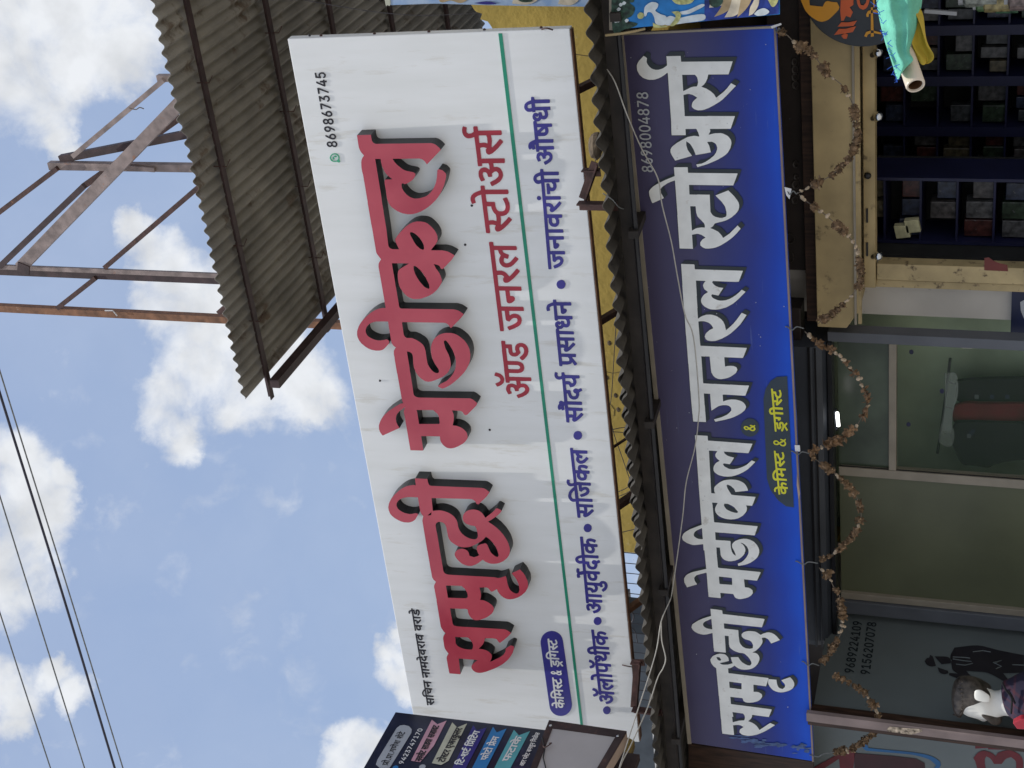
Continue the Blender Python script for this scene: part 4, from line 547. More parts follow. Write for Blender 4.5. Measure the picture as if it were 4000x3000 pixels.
'blue_word_b':[(-3746,3153,-29,18,-26,17,-25,22,-30,30,-16,21,-17,27,-11,23,-5,14,-2,16,0,13,3,11,4,6,3,3,15,5,11,-4,10,-5,4,-4,15,-15,10,-18,3,-2,14,7,6,4,9,10,3,7,5,17,0,16,-2,13,-2,3,-125,-2,-16,-1,-1,-2,0,-94,1,-3,0,-146,-1,-1,-53,20,-7,4,-1,97,-2,1,-52,-1,-2,-1,4,-13,2,-15,0,-14,-1,-5,-4,-9,-4,-5,-7,-2,-6,-1,-14,6,-7,4,-8,9,-15,19,-9,18,-5,16,-4,16,0,14,2,8,6,11,10,10,6,3,14,6,13,1,81,3,1,1,0,23,-1,1,0,19,-1,2,-3,-1,-159,-1,-1,-1,0,-55,1,-3,0,-85,1,-1,0,-87,1,-1,0,-11,-2,-2,-61,22,-1,8,0,106,-2,8,-40,0,-1,-2,6,-12,6,-15,3,-16,1,-24,-4,-19,-5,-13,-7,-9,-10,-8,-11,-4,-7,0,-11,4,-8,4,-18,18,-10,13,-17,27,-8,16,-13,34,-17,54,11,6,3,1,17,-42,7,-13,11,-18,12,-12,14,-11,3,-1,13,0,3,1,7,6,5,9,2,8,-1,18,-4,16,-5,11,-8,11,-22,28,1,0,22,1,80,1,1,1,0,32,-1,1,-69,0,-3,-1,-104,-1,-1,1,-2,69,13,1,30,0,2,1,94,2,3,0,45,0,2,1,165,0,1,1,171,1,2,1,150,0,4,1,136,0,3,-1,115,0,3,0,2,-2,0,-66,-2,-1,-5,-1,-20,0,-1,-1,1,-179,0,-2,0,-65,0,-2,-62,24,-2,15,0,120,-2,1,-8,2,-11,-9,-6,-7,-5,-11,-3,-7,-2,-22,-44,27,-1,2,6,30,-2,3,-4,3,-10,-3,-5,-5,-5,-8,-6,-14,-3,-16,1,-13,3,-16,9,-21,9,-14,13,-18,18,-19,15,-13,-10,-18,-2,0,-3,2,-37,33,-17,17,-14,16,-17,26,-6,11,-11,32,-4,22,0,19,1,10,4,11,6,11,4,7,11,10,10,5,11,2,14,-3,11,-6,7,-5,7,-6,14,-20,14,17,6,3,13,4,5,0,8,-3,10,-6,6,-6,1,3,0,48,-1,0,-86,0,-2,1,-69,0,-3,1,-58,0,-1,-1,11,-14,5,-8,9,-23,2,-22,-1,-10,-5,-17,-3,-7,-11,-16,-7,-7,-11,-8,-18,-7,-32,-5,19,-20,21,-20,26,-20,40,-27,0,-1,-10,-21,-2,-3)],
'blue_word_c':[(-5375,3142,-57,22,-1,1,1,72,-1,2,-54,-3,-1,-2,0,-19,-3,-8,-5,-6,-7,-8,-2,0,-19,-1,-18,11,-8,9,-5,6,-9,16,-9,23,-2,9,-1,11,4,13,4,5,6,4,18,7,-1,71,-1,4,-36,-1,-1,1,0,69,1,1,31,0,3,1,130,1,7,2,-18,43,-7,15,-4,4,-14,10,-4,2,-16,-2,-12,-5,-14,-8,-2,1,-28,60,19,8,13,5,9,1,18,0,8,-3,9,-5,7,-4,12,-12,11,-16,8,-16,31,-79,127,3,1,1,0,3,2,1,41,0,-9,38,-3,14,0,11,3,13,7,19,12,16,3,4,7,3,16,3,24,-11,6,-5,10,-10,18,-24,22,-40,15,-28,2,-2,267,2,4,0,68,0,2,0,181,1,3,1,62,0,1,-1,1,-67,-2,-2,-14,0,-13,0,-1,-1,0,-242,0,-1,-61,24,-1,1,-1,135,-1,0,-12,-5,-6,-7,-4,-4,-7,-18,-3,-19,-2,-2,-34,19,-10,7,3,32,-5,5,-2,0,-10,-5,-5,-5,-11,-21,-1,-8,0,-9,1,-12,6,-20,11,-24,13,-21,4,-5,31,-29,0,-1,-7,-18,-5,3,-33,27,-14,13,-16,19,-9,13,-13,21,-11,24,-5,14,-4,21,0,23,3,17,4,13,5,8,10,11,5,3,9,3,13,0,15,-4,14,-8,9,-8,12,-17,16,16,8,4,5,2,8,0,9,-3,16,-10,0,33,-1,13,0,1,-276,2,-1,-1,0,-21,1,-1,5,3,11,2,16,0,7,-2,6,-3,11,-9,14,-14,9,-11,11,-19,5,-16,4,-21,1,-29,-2,-11,-4,-13,-7,-13,-7,-9,-9,-7,-8,-4,-16,-6,-11,-2,-2,4,-14,66,1,1,10,3,8,3,9,9,8,8,4,6,4,13,-6,5,-16,-3,-27,-13,-15,-8,-2,-18,0,-115,-1,-1,-59,21,-1,1,0,33,-15,-4,-18,2,-9,3,-18,12,-11,9,-10,12,-10,14,-8,20,-4,22,0,22,2,12,4,14,8,16,13,13,11,6,12,3,11,0,9,-2,13,-5,19,-10,1,1,0,29,-1,1,-12,0,-2,-1,-115,-3,-2,-2,-1,-232,0,-9,-2,-2,-61,19,-1,2,-1,178,-1,1,0,42,-2,1,-49,0,-2,-1,1,-43,1,-2,0,-37,-2,-1,-5,-1,-12,0,-2,1,-27,-1,-23,-4,-14,-6,-6,-5,-7,-10,2,-1,21,5,30,12,6,2,15,-1,8,-3,8,-6,12,-11,6,-10,8,-17,6,-21,1,-18,-4,-17,-8,-16,-5,-7,-19,-15,-18,-8,-13,-3,-17,0,-20,5,-17,8,-11,8,-15,15,-8,9,-7,8,-11,18,-7,14,-12,37,2,2,13,2,12,-21,15,-15,21,-15,16,-8,13,-5,12,-2,13,1,8,1,15,7,13,12,7,11,2,11,-2,0,-7,-10,-9,-7,-14,-6,-10,-2,-8,0,-9,2,-18,6,-8,5,-15,12,-14,14,-6,10,-8,14,-6,21,-2,15,2,12,5,13,8,8,6,4,9,5,10,2,48,2,1,2,-1,17,-2,2,-3,-1,-33,1,-101,-3,-2,-7,-1,-229,-2,-8),
(-4976,3252,2,-1,29,21,9,12,8,16,3,9,-1,18,-8,2,-6,0,-8,-3,-13,-8,-6,-9,-8,-16,-5,-20,-1,-13),
(-5470,3308,37,0,2,1,1,23,0,49,-1,2,-26,0,-24,-1,-1,-1,2,-72),
(-5180,3463,2,-1,73,1,-6,11,-12,19,-7,8,-7,6,-8,4,-9,2,-10,-1,-5,-4,-8,-11,-4,-12)],
'blue_word_d':[(-6167,2975,-10,4,-10,4,-6,5,-7,7,-10,13,-13,24,-4,11,-3,13,0,14,3,13,4,10,2,5,9,10,13,9,12,6,13,4,10,1,22,-3,2,-2,2,-43,1,-2,-34,-3,-19,-6,-6,-5,-3,-5,-3,-11,0,-5,15,-13,16,-2,7,2,5,3,16,12,6,4,30,-51,-1,-2,-13,-11,-10,-6,-16,-5,-16,0),
(-5841,3049,-31,49,1,2,21,12,7,6,4,7,4,8,0,6,-4,12,-2,1,-21,-3,-8,1,-11,3,-16,8,-18,11,-22,18,-7,8,-9,13,-2,0,0,-14,-4,-11,-4,-4,-9,-6,-15,-4,-16,1,-20,6,-15,7,-13,9,-6,4,-12,12,-8,11,-5,10,-7,22,-2,13,0,16,2,10,4,9,7,10,9,10,-13,14,-8,11,-7,17,-5,-2,-27,0,-2,-2,-1,-235,-2,-1,-63,17,1,73,-2,2,-51,1,-1,-1,0,-6,2,-8,0,-12,-5,-11,-7,-9,-2,-2,-16,-1,-6,2,-16,8,-11,9,-9,11,-13,27,-6,24,-1,11,2,11,7,10,5,2,13,3,3,1,-1,72,0,1,-55,-1,-1,-1,-1,-232,-1,-10,-2,-1,-6,1,-54,18,1,99,-3,2,-14,1,-8,3,-15,9,-14,13,-5,-18,-3,-7,-8,-13,-13,-13,-13,-8,-15,-7,0,-2,61,-61,4,-5,-11,-27,-2,0,-41,42,-25,30,-23,34,-8,16,-7,17,-5,16,-2,15,1,22,2,8,2,4,13,13,16,-2,10,-3,22,-22,9,17,2,12,-3,16,-6,19,-75,-3,-2,8,0,64,26,2,88,0,1,1,42,1,133,2,3,1,59,1,152,4,2,1,5,8,6,6,13,9,12,5,18,3,5,0,24,-13,10,-10,12,-19,6,-16,1,-10,0,-17,-3,-7,-5,-6,-13,-10,-5,-1,-14,-2,-7,0,-2,3,-11,24,-11,28,-1,1,-1,-1,-7,-13,0,-10,4,-25,15,-30,13,5,27,5,1,0,2,-1,2,-7,6,-36,-21,-11,-14,-10,-11,-16,-8,-18,1,-14,7,-4,11,-5,16,4,13,5,16,10,18,17,3,5,2,5,0,24,5,17,6,15,7,9,8,9,8,5,5,1,16,2,59,-1,1,2,0,21,-1,0,-123,0,-2,1,0,11,-1,56,1,2,23,0,1,1,111,1,-1,4,-13,29,-4,16,-1,7,1,17,4,15,8,16,11,11,9,5,11,4,16,-4,7,-3,10,-10,21,-24,21,-32,24,-48,1,-1,51,1,1,-2,-2,-62,-1,-3,-1,-2,-23,-1,-2,-2,-3,-234,-1,-6,-2,-2,-57,17,-3,2,-1,221,-36,0,-2,-1,0,-80,-2,-2,-44,0,-40,-3,-10,-3,-8,-4,-13,-9,-5,-7,-4,-8,-2,-6,-1,-21,7,-17,2,-2,21,-2,13,4,11,5,5,6,3,6,4,19,3,8,7,9,8,6,3,1,15,0,16,-13,6,-11,6,-16,2,-14,0,-21,-2,-11,-4,-6,-14,-20,11,-14,11,-21,3,-14,-2,-15,-7,-14,-13,-14,-10,-7,-14,-10),
(-6465,3278,16,0,5,1,13,7,2,2,1,64,-35,-4,-2,1,0,3,-2,4,-40,-2,-1,0,1,-2,18,-37,8,-32,2,-1),
(-6203,3286,5,0,2,2,1,72,-1,1,-45,-1,-1,-2,0,-33,-1,-2,0,-33,5,-2,34,-1),
(-6036,3400,17,10,0,16,-3,2,-13,-4,-7,-6,-3,-10,1,-2),
(-5817,3443,2,-1,73,1,1,2,-23,36,-8,8,-13,7,-13,-2,-3,-2,-4,-4,-5,-6,-3,-7,-2,-9)],
'blue_shadow_a':[(-2498,3132,-27,25,-47,46,-20,24,-14,20,-14,24,-12,24,-7,18,-3,18,1,16,5,14,9,10,7,4,8,0,6,-2,10,-6,22,-19,10,17,5,18,-1,7,-88,-1,0,-246,-4,0,-62,23,-21,21,-1,20,-11,-20,-11,-11,-10,-6,-16,-4,-16,2,-16,6,-18,10,-12,10,-22,23,-14,20,-14,24,-24,52,-16,50,2,3,14,3,22,-20,3,-22,5,-14,14,-24,12,-17,18,-9,16,-2,16,6,6,4,2,4,-2,1,-24,-5,-4,0,-22,22,-15,74,3,3,7,3,-14,14,-2,4,-25,82,2,2,16,10,18,9,12,3,12,-1,14,-9,32,-30,9,-12,17,-30,1,66,3,4,132,-3,98,0,84,2,1,1,-15,22,-11,20,-7,24,-1,24,3,12,6,16,6,8,10,10,18,10,12,4,16,0,10,-3,12,-7,12,-10,39,-38,0,-2,-11,-17,-22,3,-10,-4,-10,-6,-11,-12,-6,-18,1,-18,6,-18,38,0,23,-22,1,-70,-4,-2,-26,0,-1,-2,2,-246,-3,-3,-64,23,-20,20,-2,2,0,70,-1,14,-19,9,-18,17,-9,-20,-14,-20,-15,-15,-16,-9,26,-34,28,-24,17,-16,0,-4,-10,-18),
(-3244,3142,-33,29,-41,42,-34,46,-16,28,-5,14,-5,24,0,20,2,10,4,6,10,12,14,2,16,-8,18,-17,2,0,10,17,4,14,0,8,-2,2,-58,0,-10,7,-12,13,-2,2,-1,22,0,46,3,3,368,0,2,1,-8,22,-9,18,-9,12,-6,3,-10,-1,-32,-15,-23,23,-27,56,-1,4,3,2,32,11,28,2,8,-3,14,-11,33,-33,10,-16,14,-28,21,-46,34,-2,22,-22,2,-66,-4,-3,-24,0,-2,-3,1,-244,-5,-1,-58,22,-24,23,-2,200,-2,2,-24,0,-2,-2,1,-98,-3,-2,-90,1,-8,-3,-10,-7,-6,-9,-6,-16,-2,-14,2,-9,26,2,18,6,24,16,28,26,24,-21,26,-60,1,-6,-31,-29,-28,-18,-12,-4,-16,-1,-18,5,-16,10,-14,12,-30,33,-14,20,-8,16,-13,44,-7,8,-9,-20,-9,-14,-14,-13,-17,-11,21,-30,47,-44,1,-2,-18,-16),
(-2498,3337,10,0,14,3,10,7,1,2,-1,41,-55,-1,15,-32),
(-3240,3349,2,-1,8,6,22,21,10,6,22,5,28,0,1,5,-107,1,-1,-1,6,-10,6,-14),
(-2749,3355,1,-2,2,1,9,5,0,30,-1,2,-10,0,-20,18,13,-28)],
'blue_shadow_b':[(-3728,3133,-40,25,-20,15,-30,26,-32,32,-24,30,-16,24,-13,24,-4,12,-3,16,0,20,4,10,4,6,4,4,14,4,16,-6,18,-13,26,-25,14,8,7,8,4,8,3,12,0,15,-74,-3,-40,0,-8,-2,1,-242,-3,-3,-58,23,-22,20,-2,2,0,60,-2,17,-22,0,-6,-1,-2,-2,6,-24,-1,-20,-9,-14,-4,-3,-12,-2,-18,10,-32,31,-12,16,-13,24,-7,26,0,18,4,12,12,15,10,7,14,4,22,2,70,2,0,20,-2,2,-136,0,-2,-2,2,-190,0,-52,-2,-2,-62,21,-22,21,-2,100,-2,1,-15,-1,9,-22,5,-24,0,-22,-5,-22,-9,-16,-13,-10,-10,-4,-10,0,-10,3,-8,5,-37,36,-11,14,-18,28,-8,16,-14,36,-16,52,2,3,12,7,2,0,8,-7,14,-15,18,-44,16,-26,6,-5,16,0,7,5,6,12,1,12,-2,14,-8,22,-9,14,-22,26,1,2,50,2,52,0,1,10,-45,1,-110,-1,-22,22,-3,68,3,3,152,4,158,0,310,4,284,0,36,-1,22,-22,1,-66,-3,-4,-26,-2,2,-156,0,-90,-2,-1,-4,1,-58,22,-23,22,-1,94,-2,9,-8,-17,-2,-18,-1,-4,-3,-3,-44,27,-20,19,-5,-11,-2,-24,3,-16,8,-20,22,-34,34,-36,-12,-19,-14,11,-36,32,-28,28,-20,24,-20,32,-10,28,-5,26,0,16,4,20,5,10,8,12,8,9,14,7,-68,1,-1,-1,14,-20,8,-22,2,-12,0,-18,-6,-22,-13,-20,-10,-10,-12,-8,-16,-6,-26,-4,-1,-2,19,-20,60,-42,23,-22,0,-4,-10,-20,-3,-3),
(-3621,3355,3,0,12,13,18,5,10,-2,8,-4,8,-6,0,24,-10,2,-88,0,14,-9)],
'blue_shadow_c':[(-5356,3122,-56,20,-23,22,-1,53,-30,-2,-2,-21,-7,-12,-11,-11,-20,0,-16,11,-29,26,-12,18,-8,16,-6,16,-2,10,0,12,2,8,7,9,23,11,-1,50,-16,1,-23,21,1,72,2,1,36,1,108,1,24,1,1,2,-17,40,-6,10,-14,-1,-8,-2,-22,-12,-23,21,-28,60,3,5,20,8,24,5,14,-1,12,-4,18,-13,27,-28,12,-16,8,-16,23,-57,102,2,8,1,4,4,40,0,1,2,-12,48,0,10,3,16,9,22,14,16,11,5,14,2,22,-10,8,-6,30,-29,19,-26,27,-49,576,4,2,0,21,-21,2,-22,0,-46,-3,-3,-26,-1,-1,-2,-1,-240,-4,-1,-58,23,-23,22,-1,94,-3,-2,-4,-12,-3,-18,-2,-2,-2,0,-42,24,-22,21,-2,0,-6,-19,0,-14,5,-22,6,-16,16,-30,9,-10,29,-28,1,-2,-6,-16,-4,-4,-42,34,-33,32,-12,14,-22,32,-15,34,0,-36,-3,-14,-8,-18,-13,-14,-22,-12,-12,-4,-8,0,-23,22,-11,56,-1,-118,-3,-1,-58,20,-23,21,-1,2,0,8,-14,3,-10,5,-26,19,-31,31,-10,16,-5,10,-5,16,-2,24,0,16,6,26,8,14,10,10,-11,1,-16,-1,-2,-2,-1,-240,-3,-3,-60,18,-10,8,-15,15,-1,136,-2,66,-26,0,-2,-2,2,-80,-2,-2,-20,-2,23,-22,8,-12,10,-20,5,-22,0,-18,-3,-12,-7,-16,-5,-8,-15,-12,-12,-8,-16,-7,-18,-2,-10,0,-14,3,-14,6,-14,8,-12,10,-33,32,-14,18,-10,16,-6,14,-12,36,3,4,12,2,10,-7,13,-13,8,-16,9,-8,30,-16,18,-6,10,0,-24,16,-12,10,-27,26,-10,14,-10,22,-4,20,0,12,2,10,7,14,6,6,15,8,-57,0,-2,-2,-2,-238,-2,-3),
(-4956,3268,4,2,9,8,11,20,1,4,-1,2,-11,-8,-10,-18),
(-4748,3296,-1,22,3,22,3,10,10,14,12,10,-94,0,16,-14,32,-32),
(-5458,3310,22,0,2,2,0,48,-2,2,-25,-2,1,-48),
(-4647,3346,1,-1,2,1,14,13,12,4,14,-2,16,-9,0,20,-2,2,-92,1,-1,-1,1,0,10,-5),
(-5160,3466,51,0,-14,22,-9,4,-10,0,-7,-4,-8,-10)],
'blue_shadow_d':[(-6148,2955,-20,8,-18,14,-21,22,-12,18,-8,16,-6,20,1,26,7,18,11,13,27,17,-14,14,1,52,-2,2,-26,1,-2,-1,2,-24,-6,-12,-8,-11,-20,-1,-20,10,-14,11,-25,25,-12,22,-8,24,-3,20,3,12,7,10,8,4,8,1,4,3,0,48,-28,1,-4,-3,-2,-240,-2,-2,-2,0,-60,18,-22,21,-1,1,1,82,-12,8,-18,15,-2,-3,-5,-18,-11,-16,-12,-12,-27,-16,27,-26,38,-40,-12,-28,-2,-1,-51,49,-30,34,-18,24,-11,18,-15,30,-7,24,-2,14,1,22,5,12,14,13,14,-1,14,-5,20,-18,6,9,4,14,-2,10,-2,5,-60,-1,-22,20,-1,72,3,3,110,0,22,2,156,2,214,6,2,1,14,16,10,7,12,5,22,4,26,-13,28,-27,10,-12,1,22,3,3,96,1,36,2,-12,28,-5,16,-1,20,3,16,12,24,13,12,18,7,18,-4,12,-9,38,-40,22,-32,20,-36,42,0,22,-22,-4,-68,-2,-2,-12,0,-11,-2,-4,-240,-3,-3,-2,0,-58,18,-23,21,-1,200,-14,0,-1,-80,-3,-2,-36,0,0,-2,29,-28,7,-12,5,-16,2,-14,0,-18,-2,-10,-7,-12,-11,-16,11,-16,11,-20,2,-8,-1,-20,-6,-12,-15,-16,-27,-19,-23,21,-32,50,27,16,8,10,0,3,-20,4,-20,11,-26,18,-26,23,-2,-9,-4,-10,-14,-10,-8,-3,-16,-1,-22,6,-18,8,-18,12,-33,30,-8,10,-8,14,-6,18,-4,20,0,14,5,16,7,12,10,10,-17,21,-18,-1,-2,-2,-2,-232,-2,-3,-5,-1,1,-44,-2,-2,-22,-1,-22,-5,-12,-6,-4,-12,2,-2,10,0,14,9,12,10,4,1,20,-20,31,-52,-15,-14,-12,-8,-16,-4),
(-5908,3209,14,1,18,9,4,8,6,24,8,12,0,2,-10,-1,-14,-4,-17,-11,-4,-6,-5,-12,-2,-14,0,-6),
(-6034,3225,4,-1,8,2,16,7,26,20,6,8,2,6,1,26,10,28,10,14,7,7,14,7,-30,0,-10,10,-2,0,-7,-10,-7,-6,-15,-8,12,-12,9,-44,-2,-2,-22,-11,-13,-9,-8,-12),
(-6460,3279,6,0,10,3,12,7,0,38,-12,0,-10,7,-30,-1,-1,-4,12,-22,8,-24),
(-6218,3289,18,0,1,2,-1,49,-20,-1,-1,-2,-1,-46),
(-6045,3339,3,-1,10,3,3,2,-13,12,-8,17,-1,-3,1,-8),
(-5794,3445,42,0,6,2,-15,24,-5,4,-16,-3,-5,-5,-7,-16)],
'blue_phone':[(-2566,3585,-5,2,-5,3,-4,5,-1,8,2,8,6,6,-6,8,1,12,6,6,9,3,8,-3,6,-7,1,-11,-6,-8,6,-7,2,-10,-2,-6,-5,-5,-5,-3),
(-2734,3586,-8,2,-6,9,-3,8,-1,17,3,12,4,7,6,5,6,1,8,-4,6,-8,3,-11,0,-13,-2,-10,-3,-7,-5,-6),
(-2652,3586,-9,4,-5,8,1,12,6,7,-4,7,-1,8,2,6,4,5,6,3,5,0,8,-3,5,-6,1,-10,-2,-5,-4,-5,6,-6,2,-9,-2,-8,-5,-5,-6,-3),
(-2822,3587,-9,4,-5,8,1,12,6,8,-4,4,-2,8,1,6,5,6,5,4,6,0,8,-3,6,-8,0,-10,-5,-8,6,-7,1,-9,-2,-7,-4,-5,-8,-3),
(-2780,3587,-6,3,-5,8,-3,10,0,16,3,11,3,6,6,5,6,1,7,-2,5,-6,5,-11,0,-14,-2,-14,-4,-8,-6,-4),
(-2686,3587,-1,11,-21,0,-2,2,0,6,19,39,2,1,5,0,1,-2,-18,-37,14,0,0,17,6,0,2,-1,0,-16,5,0,1,-2,0,-6,-6,-1,-1,-11),
(-2618,3587,-1,3,20,47,-23,0,-1,1,1,7,31,0,1,-8,-20,-48,-2,-2),
(-2951,3588,-7,3,-6,8,0,11,3,5,4,4,-4,6,-2,7,2,7,5,6,5,2,6,1,9,-4,4,-7,1,-9,-6,-9,6,-8,2,-9,-2,-6,-5,-5,-6,-3),
(-2908,3588,-6,3,-5,7,-1,7,0,8,5,12,12,21,8,1,1,-1,-12,-21,8,-1,7,-5,3,-8,-1,-10,-2,-6,-4,-5,-6,-3),
(-2870,3588,-1,2,11,20,-8,1,-6,4,-3,8,0,10,2,7,4,4,7,3,5,0,5,-2,5,-5,3,-7,0,-9,-2,-9,-14,-25,-2,-2),
(-2651,3594,7,1,4,5,-1,8,-2,3,-4,2,-6,-1,-5,-5,1,-9),
(-2568,3594,8,0,5,4,0,8,-5,6,-8,0,-4,-5,0,-8),
(-2820,3595,7,2,3,3,0,4,-2,7,-6,3,-7,-2,-3,-7,1,-7,3,-2),
(-2778,3595,3,0,4,3,3,5,1,9,0,9,-2,12,-3,4,-5,2,-3,-2,-3,-3,-3,-13,1,-17,2,-6),
(-2736,3595,4,0,4,3,4,12,0,13,-2,8,-4,6,-4,1,-4,-1,-3,-4,-3,-10,1,-18,3,-7),
(-2949,3596,7,1,4,5,-1,8,-5,4,-6,0,-5,-5,0,-9,2,-3),
(-2907,3596,7,1,4,5,-1,11,-5,4,-7,-1,-3,-6,0,-9),
(-2865,3618,6,0,5,5,0,9,-2,5,-3,2,-6,-1,-4,-5,0,-9),
(-2650,3621,5,1,3,4,0,7,-5,5,-5,0,-4,-5,0,-8,4,-3),
(-2567,3621,6,0,4,4,1,8,-4,4,-7,0,-3,-4,-1,-8),
(-2948,3623,6,1,3,4,-1,8,-5,3,-6,0,-4,-6,2,-7),
(-2823,3623,7,0,4,3,1,6,-4,6,-6,1,-4,-3,-1,-8)],
'blue_pill':[(-4242,3084,63,-13,51,-29,27,-34,7,-54,-820,-12,3,43,34,41,63,40,73,18)],
'blue_pill_text':[(-4794,2971,-2,2,0,10,-9,-3,-11,0,-9,3,-5,6,-1,9,2,4,5,5,11,4,17,1,-1,3,-36,-2,-3,2,0,5,1,3,38,3,-3,6,-4,4,-3,1,-11,-1,-4,7,2,2,2,1,11,1,10,-3,7,-6,6,-12,37,2,1,1,-1,9,5,8,9,4,10,2,15,0,13,-4,11,-6,10,-9,109,6,8,0,1,-7,-1,-2,-15,-2,0,-13,-1,-2,-19,-3,-4,-3,-3,-3,0,-4,2,-3,8,-3,11,0,13,4,4,-6,0,-3,-12,-4,-10,-2,-16,2,-9,6,-3,5,-1,6,-22,1,-1,-1,3,-3,18,-11,-1,-3,-5,-4,-3,-1,-20,14,-12,11,0,6,4,4,8,1,6,-2,1,5,-1,6,-24,-1,-4,-1,0,-42,-2,-3,-9,0,-2,3,-1,17,-19,-1,-2,-6,-5,-3,-6,1,-5,4,-4,4,0,5,3,3,6,2,0,13,-11,0,-8,-1,-1,-43,-10,-2,-2,2,-1,42,-27,-1,-11,-1,-1,-9,15,2,5,-1,5,-3,3,-4,1,-5,-3,-12,-5,-8,-10,3,0,3,5,8,0,5,-2,3,-6,0,-7,-4,-1,-21,-2,-2),
(-4814,2990,8,0,7,3,3,2,0,7,-11,0,-8,-3,-3,-2,0,-3),
(-4698,3007,19,1,1,14,-20,-1),
(-4624,3012,17,1,7,5,14,4,0,5,-37,-1,0,-8),
(-4733,3030,43,2,-13,8,-8,2,-10,0,-6,-1,-5,-3,-2,-3),
(-4506,2971,-8,2,-6,3,-4,6,-1,7,2,10,10,9,-7,11,1,12,3,5,4,3,10,1,6,-2,4,-4,3,-8,-2,-7,-10,-12,12,-15,2,10,8,0,-1,-7,-4,-11,8,-10,-1,-1,-8,0,-4,5,-8,-5),
(-4509,2980,8,0,6,4,-13,18,-7,-7,-1,-6,2,-6),
(-4507,3015,1,-1,3,2,5,6,-1,7,-4,3,-5,-1,-3,-4,0,-6),
(-4420,2959,-6,5,0,3,21,11,-19,6,-8,5,-1,3,9,5,16,-8,12,-1,9,2,2,1,0,3,-4,2,-7,0,-10,-3,-4,1,-8,7,-2,4,1,7,5,4,8,2,15,1,0,3,-43,-2,-2,3,0,4,2,3,103,4,-1,10,2,6,6,4,10,3,9,-1,7,-2,7,-7,6,-11,106,5,4,0,3,-3,0,-4,-2,-3,-15,-1,0,-13,-1,-2,-18,-2,-8,-6,0,-6,8,-4,12,-1,14,5,2,-1,3,-6,-1,-3,-21,-5,-12,1,-10,3,-6,6,-3,9,-23,0,21,-14,0,-2,-7,-5,-2,0,-8,5,-14,10,-10,10,-1,5,3,4,8,1,7,-3,1,1,1,5,-1,5,-8,0,-21,-1,0,-41,-3,-3,-8,0,-3,2,0,41,-15,0,-1,-42,-2,-2,-9,0,-2,2,0,41,-16,0,-1,-26,-3,-3,-3,-1,-11,3,-5,7,0,4,2,3,7,1,0,11,-20,-1,-2,-12,-23,-1,-4,-1,-1,-1,3,-3,11,2,9,-1,6,-2,5,-4,1,-6,-1,-6,-6,-5,-10,-4,14,-11,0,-3,-6,-3,-3,0,-12,10),
(-4242,3014,17,1,10,6,12,2,1,6,-40,-1,1,-7),
(-4317,3035,18,1,-6,9,-9,2,-5,-4,0,-5)],
'blue_dot':[(-4418,3113,-18,3,-17,8,-13,12,-10,14,-4,15,2,16,7,13,12,11,15,6,18,2,18,-3,17,-8,13,-12,10,-14,4,-15,-2,-16,-7,-13,-12,-11,-15,-6)],
'blue_and':[(-4429,3133,-6,3,-4,3,-3,6,-1,7,3,8,7,8,-5,10,0,10,5,6,9,3,6,-2,3,-3,2,-8,-1,-8,-8,-10,8,-12,3,8,5,1,2,-1,-1,-9,-3,-8,6,-10,-8,-1,-3,4,-7,-4),
(-4429,3142,7,1,4,2,-11,15,-3,-3,-2,-5,1,-7),
(-4427,3174,4,3,2,4,0,5,-2,2,-5,0,-3,-5,1,-5)],
'name_plate':[(6432,5367,25,35,43,6,290,-10,25,-11,11,-25,-5,-35,-24,-28,-32,-10,-300,15,-21,3)],
'name_text':[(6464,5324,-2,4,7,6,-5,5,-1,16,-4,1,0,4,35,1,-3,8,-3,2,-5,0,-1,4,3,2,7,-1,4,-5,4,-9,6,-2,-1,-4,-5,-1,0,-29,-6,0,0,29,-7,1,-1,-31,-5,0,-1,10),
(6511,5324,-3,2,0,4,1,2,3,1,3,-2,0,-4,-1,-2),
(6523,5325,-2,4,7,5,-3,2,-2,4,-1,16,-4,0,1,5,46,0,0,-4,-6,-1,0,-30,-5,0,0,30,-2,1,-7,-1,0,-30,-5,0,-1,9),
(6570,5325,-3,1,0,4,1,3,3,1,3,-2,1,-4,-2,-3),
(6599,5326,-1,1,0,29,-8,0,0,-18,-2,-2,-3,0,-3,2,-2,5,0,3,4,1,0,9,-6,1,-1,4,60,2,-3,8,-3,1,-4,0,-2,4,4,2,6,-1,5,-6,3,-8,6,-2,-1,-4,-5,0,0,-31,-5,1,0,30,-6,0,-1,-17,-3,-4,-6,-2,-5,1,-3,3,-2,6,0,12,-1,1,-7,-1,0,-30),
(6666,5327,-9,10,-5,0,-3,3,2,5,3,0,4,-2,3,2,2,4,0,6,-3,3,-3,0,-2,-2,2,-3,6,-1,-2,-5,-6,2,-4,4,0,6,5,4,7,-1,5,-7,0,-8,-6,-8,8,-9),
(6675,5327,-1,30,-4,1,0,4,15,1,0,-5,-5,-1,0,-30),
(6717,5327,-9,10,-6,1,-2,3,1,4,4,1,4,-2,4,5,1,6,-3,3,-4,0,-1,-2,2,-2,5,-2,-1,-4,-7,1,-3,4,-1,5,5,5,4,1,4,-2,5,-6,0,-9,-6,-7,8,-10),
(6726,5327,-1,30,-5,2,0,3,4,1,0,2,-3,7,-3,1,-4,0,-2,4,5,2,6,-2,4,-5,3,-9,15,0,4,1,-2,6,-2,3,-6,0,-2,5,8,1,6,-6,4,-9,8,0,0,-5,0,-1,-8,0,0,-11,-6,0,-5,-3,-2,-3,1,-5,6,-3,11,2,1,-5,-9,-3,-6,1,-5,2,-4,5,0,8,4,6,9,3,0,6,-19,0,0,-30),
(6472,5338,5,1,3,2,0,15,-11,-1,0,-14),
(6531,5339,5,0,4,3,-1,14,-11,0,0,-13,1,-3),
(6620,5340,4,0,2,2,0,15,-8,-1,0,-13)],
